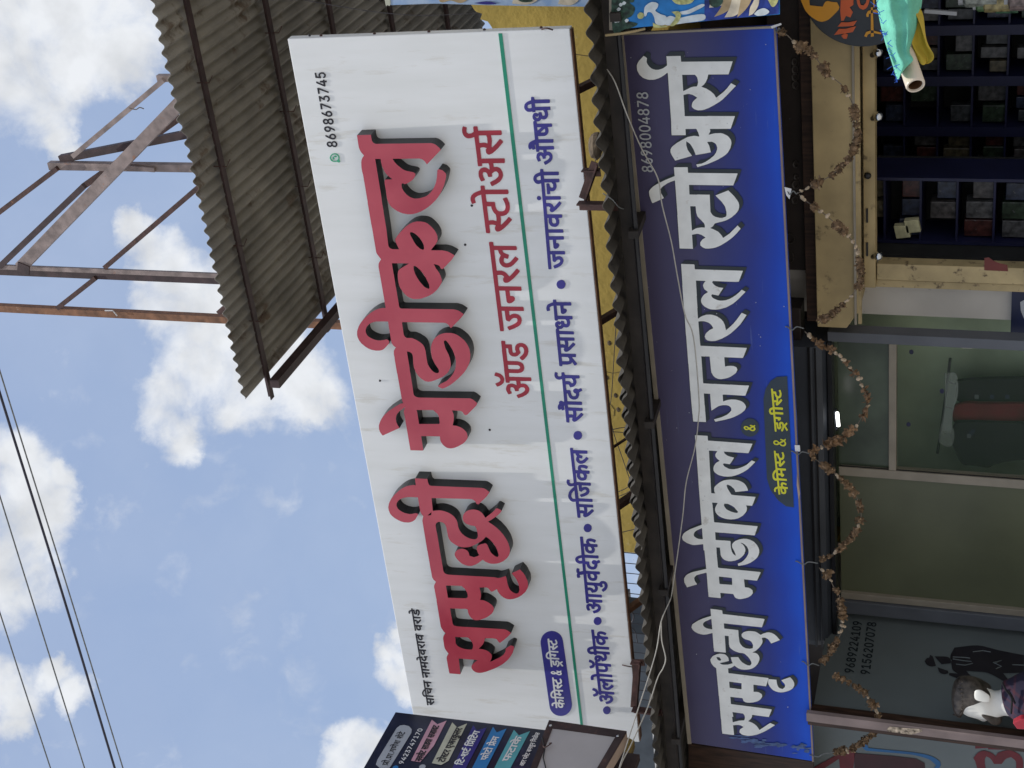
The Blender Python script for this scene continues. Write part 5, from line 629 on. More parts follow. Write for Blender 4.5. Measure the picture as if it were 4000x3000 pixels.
'number_text':[(6796,5227,-6,2,-4,4,-2,7,-1,7,2,6,3,4,6,3,5,0,5,-2,4,-4,2,-5,1,-9,-2,-6,-3,-4,-5,-3),
(6755,5228,0,2,15,25,-18,0,0,5,25,0,0,-5,-16,-26),
(6730,5229,-10,1,1,4,9,0,0,21,-9,-5,0,5,9,6,5,0,1,-1,0,-26,8,-1,0,-3,0,-1),
(6690,5230,-1,1,15,25,-17,1,-1,4,25,0,0,-5,-16,-26),
(6670,5230,-1,1,0,5,-16,0,-1,2,0,3,16,21,5,-1,-14,-19,10,0,0,8,5,1,1,-1,1,-9,4,-1,0,-4,-5,0,0,-5),
(6628,5231,-4,0,0,2,15,24,-17,1,-1,5,25,-1,0,-5,-16,-25),
(6597,5231,-7,3,-3,6,5,1,3,-3,3,-2,5,0,3,2,1,4,-2,2,-10,3,0,4,8,7,-14,1,0,4,23,0,0,-4,-9,-9,5,-1,4,-4,2,-4,-1,-4,-6,-5),
(6566,5232,-10,1,0,4,16,14,2,5,-6,4,-5,-2,-2,-4,-5,0,0,2,1,4,4,3,8,2,9,-4,2,-4,0,-4,-3,-5,-12,-11,15,0,1,-4,-1,-1),
(6795,5232,4,0,3,2,3,7,-2,9,-2,4,-3,1,-6,-2,-2,-7,1,-9),
(6539,5233,-1,6,-16,0,-1,1,0,4,16,21,4,0,1,-2,-13,-19,9,0,1,9,4,0,2,-1,0,-8,5,-1,-1,-4,-4,0,-1,-6),
(6495,5234,0,1,9,10,-6,1,-6,3,-2,6,1,5,3,3,4,2,5,1,5,-1,6,-5,1,-5,-1,-5,-13,-16),
(6502,5250,4,1,3,3,-1,5,-4,2,-4,0,-4,-4,1,-5)],
'ribbon_pink':[(6530,5199,375,6,-33,-50,43,-46,-234,-2,-152,31)],
'ribbon_cream':[(6535,5064,371,4,-38,-47,47,-49,-340,-2,-44,32)],
'ribbon_navy':[(6476,4925,431,3,-42,-39,39,-52,-412,7)],
'ribbon_blue':[(6500,4807,417,-6,-44,-39,44,-50,-400,11)],
'ribbon_teal':[(6526,4675,389,-12,-42,-46,50,-56,-378,19)],
't_pink':[(6548,5132,-2,2,0,15,-3,1,-2,-6,-3,-1,-4,3,-2,6,1,4,2,1,11,1,0,7,-14,0,-2,2,2,6,65,1,-3,8,-5,0,-1,5,1,2,4,1,6,-3,5,-13,26,-1,-1,-6,-5,-2,-1,-11,-7,-1,-2,-5,0,-4,2,-3,4,-1,4,3,3,-1,1,-5,-2,-3,-6,-2,-5,0,-5,4,-3,5,0,8,1,5,4,5,4,2,0,5,-11,-1,-1,-33,-6,1,-1,14,-9,1,8,-11,0,-2,-4,-4,-8,9,-6,12,2,7,5,0,0,7,-9,-1,0,-31,-2,-2,-4,1,-1,7,-5,-1,-5,2,-4,8,0,4,3,7,6,3,5,0,1,2,-16,0,-1,-32),
(6651,5132,-13,20,1,6,2,2,4,-1,0,5,0,2,-8,1,0,7,89,1,8,0,2,-1,0,-6,-4,-1,-1,-34,-5,0,-1,2,0,32,-3,-1,0,-31,-2,-2,-5,0,-1,4,-4,0,-4,2,-5,6,-2,-8,-4,-3,-7,-1,-7,4,-5,7,4,5,8,-8,3,0,3,2,-1,3,-6,-1,-5,6,-1,6,1,5,3,2,7,1,-8,1,-9,0,0,-32,-1,-1,-5,0,-1,33,-3,0,-1,-33,-2,-1,-4,1,-1,15,-9,1,8,-12,-3,-5),
(6759,5133,-6,6,-8,13,0,6,3,3,4,0,0,4,-1,2,-7,0,0,7,106,2,9,0,2,-1,0,-6,-6,-1,-1,-12,-7,-1,-2,-6,1,-5,2,-2,10,3,1,-7,-4,-3,-4,-1,-6,1,-4,3,-2,5,0,12,4,6,5,2,-1,5,-11,0,0,-32,-3,-2,-4,1,-1,7,-5,-1,-4,2,-3,4,-1,5,2,10,5,4,6,0,1,2,-16,0,0,-32,-1,-2,-4,0,-2,2,0,31,-4,0,0,-32,-3,-1,-3,0,-1,1,0,21,-3,0,2,-7,-2,-7,-3,-3,-4,-1,-4,2,-4,5,-5,14,4,4,3,-1,3,-10,4,-5,1,5,-4,6,1,5,11,1,0,3,-23,0,-1,-33,-5,-1,-2,1,0,15,-9,1,7,-12),
(6709,5145,3,0,2,2,0,19,-15,0,0,-1,7,0,5,-4,1,-7,-4,-7),
(6564,5147,3,0,2,3,0,5,-4,0,-2,-1,0,-5),
(6823,5149,3,0,3,3,-1,5,-4,1,-2,-2,0,-4),
(6699,5150,6,4,0,3,-17,-1,1,-2,6,0),
(6592,5156,5,0,0,10,-4,-1),
(6652,5156,3,0,2,0,0,9,0,1,-5,0,0,-7),
(6758,5157,6,0,0,10,-5,0)],
't_cream':[(6785,4967,-8,4,-7,8,2,3,4,2,7,-8,7,0,0,4,-7,-1,-2,4,0,3,4,2,0,4,-7,-1,-5,2,-4,5,-1,6,1,6,3,4,5,3,8,0,0,2,-20,0,-1,-10,-6,-7,10,-12,0,-3,-4,-3,-10,9,-8,13,1,4,2,3,2,0,5,-1,1,7,-13,1,-1,-33,-1,-2,-5,0,-2,2,0,16,-2,0,-3,-10,-5,-2,-8,1,-6,6,-5,12,0,2,5,1,2,0,6,-13,3,-1,3,1,-2,6,-5,2,-1,2,1,4,5,2,1,3,-4,2,-6,-2,-2,6,1,2,7,2,4,0,4,-2,3,-4,1,4,2,1,130,-3,3,-1,0,-6,-5,-1,-1,-11,-6,-6,10,-13,0,-1,-4,-5,-11,12,-7,11,1,4,2,2,3,1,4,-2,2,4,-1,4,-14,0,0,-32,-1,-2,-4,0,-2,1,-1,21,-6,-9,-5,3,0,5,-2,1,-2,0,0,-6,8,-11,0,-2,-4,-4,-5,4,-6,9,-2,8,0,3,6,7,5,1,7,-3,6,3,0,3,-39,2,0,-7,8,0,4,-4,2,-7,-1,-6,-3,-8,-2,-1,-5,5,3,5,0,7,-2,1,-4,-3,0,-14,4,-4,2,-9,-5,-6),
(6699,4974,-4,4,1,8,-12,9,-3,5,-2,6,0,15,-4,1,1,7,32,-1,0,-7,-4,-1,-2,-16,-3,-4,-5,-2,8,-7,2,-5,-1,-8,-2,-3),
(6659,4986,-10,11,-7,11,0,4,3,3,2,1,5,-2,1,3,0,5,-16,0,-1,-12,-8,-1,-4,-3,0,-6,3,-3,4,-1,7,2,3,-1,1,-6,-4,-2,-7,-2,-7,2,-6,4,-3,11,-8,1,9,-12,0,-3,-4,-3,-9,10,-8,12,0,4,2,3,3,1,4,-1,0,7,-12,0,0,-33,-1,-2,-4,0,-2,1,-1,2,0,32,-8,0,0,-11,-10,-3,-2,-2,-1,-5,3,-4,2,-1,12,2,2,-7,-9,-3,-9,1,-7,6,-2,10,4,8,9,5,0,4,-14,1,-1,7,2,1,28,0,-2,7,-2,2,-6,-1,-1,5,0,3,7,1,4,-1,4,-4,5,-13,73,-2,1,-6,-5,-2,-1,-9,-7,-8,11,-12,-2,-5),
(6691,5000,0,5,4,4,1,12,-8,0,-1,-17),
(6779,5000,3,0,3,3,0,5,-6,1,-2,-2,-1,-4),
(6731,5011,4,1,0,7,-3,2,-2,-9),
(6612,5012,6,0,5,4,5,2,0,4,-16,1)],
't_navy':[(6852,4863,-5,1,-1,1,-1,32,-7,0,0,-19,-2,-3,-4,0,-5,2,-4,7,1,4,5,2,0,7,-13,1,-1,-12,-12,-2,-3,-2,0,-4,2,-4,5,-1,13,2,3,-6,-5,-3,-10,-2,-7,2,-5,2,-4,5,-2,6,3,9,5,4,8,2,0,4,-20,1,0,-31,-2,-3,-3,0,-4,1,-1,2,0,30,-7,1,-1,-33,-8,0,-1,10,-18,-10,-5,5,1,2,7,4,-5,7,-1,15,-7,1,0,-32,-2,-1,-6,0,-1,2,0,31,-5,1,-1,6,4,2,0,7,3,5,5,3,8,1,12,-3,10,-7,4,5,5,-1,2,-6,-1,-3,-4,-1,1,-2,9,0,0,6,2,5,6,4,8,1,9,-1,8,-4,4,1,3,-1,2,-4,0,-4,3,-4,42,-2,1,-1,0,-6,-7,-1,0,-31,-1,-1),
(6684,4868,-6,2,-5,4,-3,3,-1,7,3,7,6,5,7,1,0,4,-21,0,0,-30,-1,-2,-5,-1,-3,3,0,30,-5,1,0,-10,-6,-8,8,-11,0,-1,-6,-3,-11,12,-7,0,-3,3,-1,3,2,4,5,1,6,-2,1,1,-6,3,-5,4,-1,3,1,6,5,4,6,0,6,-2,5,-4,0,4,2,1,30,0,0,8,3,6,7,2,10,-2,0,-2,-1,-5,-8,1,-2,-2,0,-2,2,-5,11,-1,1,-7,-9,0,-1,-11,-13,-2,-2,-3,-1,-3,2,-4,4,-2,7,0,8,3,2,-7,-7,-4),
(6584,4871,-9,4,-4,4,-2,5,1,5,2,5,6,4,7,2,0,4,-1,0,-20,0,0,-32,-2,-1,-7,1,0,32,-5,2,-1,5,1,2,3,0,1,10,5,5,11,1,10,-2,10,-6,8,-9,6,-1,-1,-7,-8,0,-1,-12,-12,-1,-4,-5,2,-4,4,-3,8,0,7,2,2,-7,-10,-3),
(6751,4883,5,1,3,2,0,13,-11,0,0,-14),
(6613,4885,-10,1,0,7,2,1,16,0,0,-8),
(6639,4900,2,0,-2,3,-4,0,1,-2),
(6800,4906,8,0,-7,6,-5,2,-9,1,-4,-4,1,-4),
(6741,4908,12,0,-6,6,-5,2,-8,0,-5,-3,1,-5),
(6584,4912,3,0,-2,2,-10,6,-9,1,-4,-3,1,-5)],
't_blue':[(6824,4729,-2,3,-1,12,-9,1,-2,-4,-3,-2,-5,2,-3,4,-1,5,2,3,3,1,0,10,-16,1,-7,0,-1,-7,10,0,6,-5,1,-10,-5,-9,-2,0,-5,3,3,9,0,4,-3,1,-5,-3,0,-16,-8,0,-1,10,-15,-10,-2,0,-3,7,7,4,-4,6,-1,16,-5,2,0,6,2,1,21,0,-4,7,-8,1,-2,7,9,1,5,-2,5,-6,4,-9,57,-3,0,-7,-6,-1,0,-31,-1,-2),
(6723,4734,-3,2,0,32,-10,0,0,-11,-10,-1,-4,-3,-1,-6,4,-3,7,-1,7,2,2,-1,2,-4,-1,-2,-13,-3,-6,1,-6,3,-3,5,-2,5,3,9,5,4,7,2,0,4,-19,1,-1,-32,-2,-1,-3,0,-3,3,0,31,-21,1,0,-7,8,1,6,-5,2,-10,-4,-9,-1,-2,-2,1,-5,4,3,6,0,6,-2,1,-3,0,-2,-3,-1,-15,-5,-1,-3,1,0,9,-9,0,-8,5,-2,7,0,12,-5,2,1,5,52,-1,-4,8,-7,0,-2,2,-1,5,7,2,6,-2,4,-3,6,-13,38,-1,-3,7,-2,1,-6,0,-2,6,0,2,4,1,8,-2,6,-5,4,-11,6,0,1,-3,0,-4,-6,-1,0,-32,-2,-1),
(6763,4749,4,0,4,2,-1,14,-9,0,0,-11),
(6819,4753,3,0,0,9,-10,1,0,-10),
(6635,4755,4,0,4,2,0,14,-10,0,0,-13)],
't_teal':[(6829,4590,-7,1,-1,9,-12,-1,-8,1,-7,4,-4,6,-1,3,2,5,5,5,10,2,15,-2,0,2,-41,3,0,-32,-1,-2,-3,0,-7,1,-1,2,0,32,-17,1,-1,-12,-18,0,-5,-3,0,-5,8,-4,11,-1,10,2,3,-2,2,-4,-1,-3,-21,-2,-9,2,-8,4,-6,5,-1,5,0,6,4,5,9,3,10,1,0,4,-54,4,0,-7,13,1,5,-2,5,-4,3,-6,-1,-6,-3,-5,-4,-4,-8,3,-1,3,4,6,1,4,-3,2,-5,1,-6,-3,-1,-16,-9,-1,-2,2,0,9,-16,0,-7,3,-4,3,-3,7,0,13,-7,1,0,6,1,2,4,0,179,-13,0,2,-4,5,-6,2,-7,0,-4,6,1,2,5,1,12,-2,8,-5,8,-12,29,-2,4,-2,0,-6,-2,-1,-30,2,0,-7,11,1,9,-3,5,-5,1,-7,-3,-7,-6,-5,-8,5,4,6,0,6,-4,2,-5,-1,-4,-2,0,-16),
(6810,4607,11,3,0,5,-14,1,-5,-2,-1,-1,1,-3),
(6661,4620,6,0,5,2,0,14,-17,1,0,-14,2,-2)],
't_foot':[(6796,4484,-4,2,-2,5,2,5,4,3,0,3,-8,0,-3,3,-2,4,3,7,5,2,5,-1,0,2,-15,1,0,-22,-4,-2,-1,2,0,11,-5,0,0,-3,-3,-1,-3,2,-2,4,2,4,10,-1,1,6,-15,0,0,-21,-4,-2,-2,1,0,5,-4,-1,-5,2,-2,2,-1,4,0,4,2,3,4,2,6,0,0,2,-13,0,-1,5,83,-3,1,-4,-4,-1,0,-21,-1,-2,-4,1,0,12,-4,0,-1,-3,-3,-2,-2,2,-2,4,1,4,11,0,0,5,-15,1,0,-21,5,-4,3,-5,-3,-3,-5,6,-5,1,-1,-3,5,0,2,-3),
(6900,4492,-7,9,0,7,4,4,4,0,4,-2,4,2,0,3,-3,1,-19,0,0,-3,4,-5,0,-6,-3,-5,-5,-1,-5,2,-5,-2,-4,1,-3,4,-1,4,1,5,2,3,5,1,5,-3,4,2,0,3,-20,1,0,-22,-3,-1,-2,1,-1,9,-5,1,-1,-4,-2,-1,-4,3,-1,4,3,3,0,7,-6,1,0,-22,-1,-2,-3,1,-1,23,-3,1,0,4,2,0,1,8,4,3,5,0,8,-3,7,-9,22,0,-2,5,-5,1,-1,3,1,2,4,0,5,-3,3,-9,31,-1,1,-4,-4,-1,0,-22,-5,0,0,14,-4,-6,-4,2,1,3,-3,1,-1,-1,0,-3,6,-8),
(6723,4498,-6,4,-2,8,3,6,5,2,0,4,-11,0,0,-22,-1,-1,-4,1,0,14,-5,-6,-3,1,0,4,-3,1,-1,-5,6,-7,-3,-3,-6,7,-6,0,-5,3,-1,4,0,10,-3,1,0,4,29,-1,-2,6,-4,1,-1,1,-1,3,4,1,5,-2,5,-10,21,-1,0,-4,-4,-1,-1,-8,-6,0,-2,-3,0,-3,2,-3,4,0,5,1,2,-4,-6,-3),
(6666,4500,-9,10,-3,5,2,4,5,-1,0,6,-10,0,0,-22,-1,-1,-4,1,0,22,-4,0,0,-21,-1,-2,-3,0,-1,2,0,10,-2,0,-2,-6,-3,-2,-6,1,-4,4,-4,8,3,2,2,0,4,-9,3,-1,2,2,-1,3,-4,2,0,2,0,2,4,1,0,3,-2,0,-5,-1,-1,5,5,1,6,-1,2,-4,-1,-7,4,1,0,5,-3,2,0,3,2,1,34,-2,0,-4,-3,-1,-1,-6,-5,-5,8,-9),
(6882,4501,4,1,0,5,-2,1,-2,0,-2,-5),
(6871,4501,3,1,2,4,-2,3,-3,0,-1,-2),
(6791,4506,5,2,0,4,-4,1,-3,-2,0,-3),
(6751,4507,0,1,-3,4,0,-2,0,-1,1,-1),
(6755,4510,0,3,0,1,-3,0),
(6851,4510,6,0,0,7,-6,0),
(6687,4511,3,0,1,5,2,3,4,0,5,-2,5,2,0,3,-22,1,0,-10),
(6850,4523,3,0,-7,6,-4,0,-3,-2,1,-4)],
'panel_no_a':[(7624,2691,0,2,13,18,-10,2,-8,5,-4,9,1,9,4,7,7,4,8,2,8,-1,6,-3,4,-5,2,-7,0,-8,-5,-10,-16,-23,-3,-2),
(7683,2692,-8,3,-5,5,-3,9,1,8,6,11,15,21,2,1,8,0,0,-3,-13,-18,10,-1,8,-5,3,-7,0,-9,-2,-6,-5,-5,-10,-4),
(7734,2693,-10,4,-6,8,1,10,7,9,-5,7,-1,7,3,7,5,4,8,3,8,0,10,-4,4,-6,1,-5,-1,-5,-6,-7,7,-7,2,-10,-3,-7,-6,-5,-9,-3),
(7780,2696,0,2,12,18,-11,2,-6,5,-4,9,1,8,4,7,6,5,8,2,8,-1,7,-3,5,-7,1,-7,-1,-7,-5,-11,-15,-22),
(7825,2696,-2,3,1,5,24,25,4,7,0,3,-2,5,-4,2,-5,0,-5,-3,-3,-7,-8,0,-2,1,2,7,5,7,5,3,10,2,8,-2,8,-8,1,-5,0,-6,-5,-9,-18,-19,23,0,1,-3,0,-6),
(7877,2698,-2,1,0,6,26,28,3,5,0,3,-1,3,-2,3,-8,1,-6,-3,-2,-7,-8,-1,-2,3,2,7,6,6,6,3,8,1,8,-2,4,-3,4,-4,1,-10,-6,-12,-17,-18,23,0,1,-1,0,-7),
(7954,2700,-2,2,0,9,-25,-1,-3,3,1,6,22,36,1,3,4,0,5,0,0,-3,-20,-34,15,0,0,15,8,2,2,-2,0,-14,7,-1,1,-2,0,-6,-8,-2,0,-10),
(7683,2701,8,0,5,5,1,9,-4,5,-9,0,-5,-5,-1,-8,2,-3),
(7982,2701,-2,3,1,6,15,1,0,36,-1,1,-12,-8,-1,2,0,7,13,10,11,0,1,-1,0,-47,12,0,0,-8),
(7734,2703,8,-1,6,3,2,6,-2,5,-7,3,-5,0,-5,-3,-2,-3,-1,-5,2,-3),
(8047,2703,-8,3,-6,8,-3,10,0,15,3,10,5,7,8,5,9,1,8,-4,6,-7,3,-9,1,-15,-3,-12,-6,-8,-10,-4),
(8092,2705,-1,2,13,18,-12,3,-6,5,-3,8,1,10,4,6,7,5,8,1,7,-1,7,-3,4,-6,2,-8,0,-6,-5,-10,-16,-23,-3,-1),
(8048,2712,5,0,4,2,4,4,1,6,1,9,-2,11,-3,6,-4,2,-5,0,-3,-1,-4,-6,-2,-6,1,-18,2,-5),
(7631,2721,8,0,5,4,1,8,-4,6,-9,1,-5,-5,-1,-9),
(7787,2725,8,0,5,5,1,8,-4,6,-9,0,-5,-4,-1,-8,1,-3),
(7735,2729,6,-1,5,3,2,4,-2,6,-7,2,-7,-3,-2,-4,1,-3),
(8099,2735,8,0,5,5,1,7,-4,6,-9,1,-6,-5,0,-9)],
'panel_no_b':[(7627,2596,0,2,13,19,-11,1,-7,5,-3,8,1,10,5,7,6,4,8,2,8,-1,6,-3,5,-7,1,-10,-1,-5,-6,-10,-14,-21,-2,-1),
(7674,2597,-2,3,1,6,15,2,0,36,-12,-8,-2,1,0,8,13,10,10,1,1,-2,0,-46,13,-1,1,-1,-1,-6,-3,-1),
(7738,2600,-7,2,-5,4,-3,6,0,3,9,1,5,-6,7,-1,7,4,2,4,0,5,-3,5,-4,3,-7,0,-7,-3,-8,1,3,29,33,1,1,-1,-1,-8,-24,-1,-1,-11,11,2,8,-2,6,-6,4,-9,-3,-11,-5,-7,-8,-4),
(7791,2602,-8,3,-4,4,-3,6,0,10,4,11,17,23,2,1,7,1,2,-1,-1,-3,-13,-17,10,-2,7,-4,4,-8,0,-9,-2,-6,-7,-6,-7,-3),
(7828,2604,0,7,25,27,4,8,-1,4,-2,2,-8,2,-6,-3,-3,-7,-8,-1,-1,2,2,8,5,6,7,3,10,1,7,-3,4,-3,3,-7,0,-9,-6,-9,-17,-18,23,1,1,-1,0,-7,-2,-2),
(7894,2607,-7,3,-7,9,-2,11,1,15,3,10,6,7,6,3,9,0,8,-3,8,-8,3,-13,-1,-13,-3,-10,-7,-8,-9,-4),
(7936,2609,0,2,24,46,-28,0,-1,2,1,6,39,2,1,-9,-25,-47,-4,-2),
(7791,2611,8,0,5,5,1,8,-4,6,-9,0,-5,-5,-1,-8),
(7998,2611,-8,4,-6,9,-2,10,1,16,4,10,5,5,8,4,10,0,7,-3,6,-9,3,-12,-1,-13,-3,-10,-5,-7,-10,-4),
(8041,2613,-1,3,25,46,-28,0,-1,2,0,6,4,1,36,1,1,-2,-1,-7,-25,-48,-2,-1),
(8105,2615,-11,3,-4,4,-3,5,1,10,7,9,-5,5,-1,8,2,7,6,5,8,3,8,0,9,-3,5,-7,0,-9,-6,-8,7,-7,2,-4,0,-6,-3,-6,-5,-5,-9,-3),
(7895,2616,9,1,5,5,2,6,1,11,-2,8,-3,7,-5,2,-5,0,-4,-2,-4,-10,0,-18,3,-7),
(8002,2620,5,0,5,5,2,4,2,11,-2,14,-4,5,-4,2,-5,-1,-4,-3,-3,-6,-2,-8,2,-17,4,-4),
(8104,2625,7,0,6,2,2,5,-1,6,-7,3,-6,0,-5,-3,-3,-4,0,-5,2,-2),
(7635,2625,9,1,4,6,1,7,-5,5,-9,0,-6,-6,0,-7),
(8105,2650,5,0,6,4,1,5,-2,4,-7,2,-3,0,-4,-3,-2,-3,1,-5)],
'suit_figure':[(7965,2129,27,-67,12,-33,7,-32,-1,-29,-22,-89,-24,-156,-164,-8,-26,117,-66,-40,-5,15,-2,8,1,7,6,12,30,41,16,29,7,15,4,15,0,24,-8,85,-56,-39,-24,50,-3,17,25,68,23,-1,0,-49,22,27,9,7,12,4,43,7,55,11,19,1,20,-2),
(7803,2291,31,-9,3,-3,4,-11,29,-3,-7,-12,-4,-4,-21,-8,-65,-20,-11,19,-1,6,3,14,9,13,6,5),
(7861,2238,9,-60,0,-16,-4,-8,-25,-21,-29,7,-19,50),
(7761,2211,-22,-63,-22,-5,-13,19,-1,6,3,14,4,7,7,6,8,5)],
'left_red':[(-7182,1991,10,-268,-15,4,-7,76,-21,4,-15,104,11,1,-18,78),
(-7345,1987,27,12,37,-19,11,-7,16,-17,6,-9,3,-10,0,-11,-6,-26,-9,-18,-19,-19,25,-10,6,-5,9,-12,10,-16,9,-18,4,-16,0,-15,-4,-16,-6,-14,-8,-13,-8,-9,-11,-9,-12,-7,-14,-4,-24,-4,-90,-4,-8,42,80,3,20,3,10,6,21,24,-13,23,-7,7,-10,7,-38,18,-8,47,31,16,8,6,6,6,11,21,-28,9,-10,0,-21,-1,-86,-12,20,53),
(-7652,3099,209,-232,88,-119,-52,1,-184,18,-15,80,127,9,-156,151)],
'left_dark':[(-7411,2754,19,-244,3,-153,-28,-54,-88,-7,-84,460)],
'left_blue':[(-7325,2704,23,-23,-20,-11,-28,-7,5,-131,7,-117,1,-36,-3,-60,-3,-29,-5,-24,-7,-17,-9,-16,-11,-14,-10,-11,-6,-4,-25,-4,-44,17,-6,31,45,-18,34,33,8,13,7,22,6,26,4,28,3,27,0,35,-7,118,-10,144,2,7,6,6,15,9,6,3)],
'round_face':[(-2233,2929,-28,-1,-16,-4,-35,-14,-12,-6,-19,-15,-12,-12,-11,-15,-9,-15,-5,-15,-1,-7,3,-15,6,-15,9,-12,26,-27,16,-14,12,-4,24,11,3,27,5,16,-1,8,-3,6,-7,5,-17,9,8,63,63,4)],
'round_red':[(-2273,2731,2,-61,-27,0,-12,18,-24,-15,-27,12,9,21,-24,12,-1,12,50,4),
(-2406,2748,22,-18,-1,-36,8,-41,-27,18,-1,35),
(-2448,2766,31,-24,0,-35,13,-50,-30,17,-6,33),
(-2452,2731,12,-18,-6,-15,-21,6,-1,15),
(-2256,2658,-36,-7,-12,-4,-10,-6,-10,-17,6,-14,9,-7,14,-6,15,-4,22,-2,0,12,-29,6,-15,12,3,14,24,6,18,1)],
'round_yellow':[(-2312,2586,0,-9,-145,-5,-3,15),
(-2347,2609,14,-7,4,-4,2,-7,3,-25,-4,-29,-9,0,-2,35,-6,23,-15,3,1,9),
(-2456,2619,21,-9,8,-24,0,-8,-12,-41,-9,0,8,41,-1,6,-6,17,-14,6),
(-2264,2577,0,-9,-48,-1,0,7)],
}

# ------------------------------------------------------------------ ground and street
g = MB().add([(-400, -400, 0), (400, -400, 0), (400, 400, 0), (-400, 400, 0)], [(0, 1, 2, 3)]).build('ground', M['asphalt']); struct(g)
FYD = 8.2                                         # line of the shop fronts
struct(MB().box((-12, 6.2, 0.0), (6, 12.2, 0.25)).build('pavement', M['concrete'], bevel=0.02))

# ------------------------------------------------------------------ the white board with raised red letters
wb = thing('signboard', 'large white shop signboard with raised red letters standing on the lower tin awning', 'signboard', (W0.x, BY, W0.z))
XL, XR, HT = -6.775, -2.226, 1.485
th = 0.055
fr = [pc(XL, 0), pc(XR, 0), pc(XR, HT), pc(XL, HT)]
panel = MB().slab(fr, NW * th).build('panel', M['acp_white'], wb, bevel=0.004)
# folded edges and rust on the lower return
e = MB().bar(pc(XL + .01, -0.004) + NW * 0.028, pc(XR - .01, -0.004) + NW * 0.028, 0.005, 0.052, NW); e.build('bottom_rail', M['rust_orange'], wb)
b = MB()
for k in range(7): b.bar(pc(XL + 0.1 + k * (XR - XL - .2) / 6, 0.02) + NW * 0.085, pc(XL + 0.1 + k * (XR - XL - .2) / 6, HT - .02) + NW * 0.085, 0.03, 0.05, NW)
for yy in (0.03, HT * 0.5, HT - 0.03): b.bar(pc(XL + .03, yy) + NW * 0.085, pc(XR - .03, yy) + NW * 0.085, 0.03, 0.03, NW)
b.build('back_frame', M['rust'], wb)
for k in range(5): MB().ball(pc(XR + 0.002, 0.15 + k * 0.29) + NW * 0.028, 0.008, 8).build('rivet', M['rust'], wb)
for key in ('red_word_a', 'red_word_b'): outline('red_lettering', key, FW, 0.076, [M['red'], M['black_side']], wb, 0.0005)
outline('owner_lettering', 'owner_line', FW, 0.003, M['ink_black'], wb, 0.0005)
outline('phone_lettering', 'phone_line', FW, 0.003, M['ink_black'], wb, 0.0005)
outline('store_lettering', 'store_line', FW, 0.003, M['ink_red'], wb, 0.0005)
outline('goods_lettering', 'goods_line', FW, 0.003, M['ink_blue'], wb, 0.0005)
st = outline('green_stripe', 'stripe', FW, 0.003, M['ink_green'], wb, 0.0005)
pill = outline('blue_plate', 'pill', FW, 0.0032, M['ink_blue'], wb, 0.0005)
outline('plate_lettering', 'pill_text', FW, 0.002, M['ink_white'], pill, 0.0040)
outline('phone_icon', 'bubble', FW, 0.003, M['ink_icon'], wb, 0.0005)
for x, y in ((1913, 1679), (1817, 956), (1843, 803), (1484, 1487), (1209, 138)):
    MB().ball(wpt(x, y, 0.001), 0.007, 8).build('drill_hole', M['ink_black'], wb)
for x, y in ((2142, 112), (2452, 2595)):
    c = wpt(x, y, 0.0); MB().tube(spline([c + Vector((0.0, -.012, .03)), c + Vector((.012, -.03, .0)), c + Vector((.0, -.02, -.03))], 4), 0.004, 6).build('hook', M['rust'], wb)

# ------------------------------------------------------------------ the blue printed board under the awning
bt = [atY(2424, 137, BY), atY(3027, 108.5, BY), atY(3176, 2974, BY), atY(2692, 2901.5, BY)]
bb = thing('signboard', 'long blue shop signboard with silver white lettering hanging under the tin awning', 'signboard', (-4.3, BY, min(p.z for p in bt) + 0.03))
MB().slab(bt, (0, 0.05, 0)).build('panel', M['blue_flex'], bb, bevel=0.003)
MB().bar(bt[0] + Vector((0, -.004, -.004)), bt[3] + Vector((0, -.004, -.004)), 0.012, 0.022, (0, 0, 1)).build('top_trim', M['alu'], bb)
MB().bar(bt[1] + Vector((0, -.002, 0)), bt[2] + Vector((0, -.002, 0)), 0.008, 0.010, (0, 0, 1)).build('bottom_trim', M['plaster_pink'], bb)
MB().bar(bt[0] + Vector((.005, -.002, 0)), bt[1] + Vector((.005, -.002, 0)), 0.010, 0.010, (1, 0, 0)).build('side_trim', M['alu'], bb)
for k in 'abcd':
    outline('drop_shadow', 'blue_shadow_' + k, FY(BY), 0.0, M['print_dark'], bb, 0.004)
    outline('silver_lettering', 'blue_word_' + k, FY(BY), 0.0, M['print_white'], bb, 0.006)
outline('phone_lettering', 'blue_phone', FY(BY), 0.0, M['print_grey'], bb, 0.006)
pl = outline('slate_plate', 'blue_pill', FY(BY), 0.0, M['print_slate'], bb, 0.004)
outline('plate_lettering', 'blue_pill_text', FY(BY), 0.0, M['print_yellow'], pl, 0.006)
dt = outline('slate_dot', 'blue_dot', FY(BY), 0.0, M['print_slate'], bb, 0.004)
outline('ampersand', 'blue_and', FY(BY), 0.0, M['print_yellow'], dt, 0.006)
# faded smear near the left end
rs = random.Random(5); sm = MB()
for k in range(42):
    x = rs.uniform(2862, 3165); y = 2888 + (x - 2862) * 0.12 + rs.gauss(0, 9); w = rs.uniform(8, 26); h = rs.uniform(2, 7)
    pp = [(x + w * math.cos(t) * rs.uniform(.6, 1.1), y + h * math.sin(t) * rs.uniform(.5, 1.2)) for t in [i * math.pi / 4 for i in range(8)]]
    sm.add([atY(a, c, BY - 0.004 - k * 0.00004) for a, c in pp], [tuple(range(8))])
sm.build('faded_smear', mat('faded_print', (0.07, 0.12, 0.28), 0.5, var=0.2, scale=30), bb)
sc = MB()
for k in range(60):
    x, y = rs.uniform(2440, 3120), rs.uniform(160, 2900); r = rs.uniform(.6, 2.2)
    sc.add([atY(x + r * math.cos(t), y + r * math.sin(t), BY - 0.0075) for t in [i * math.pi / 3 for i in range(6)]], [tuple(range(6))])
sc.build('paint_flecks', M['print_grey'], bb)

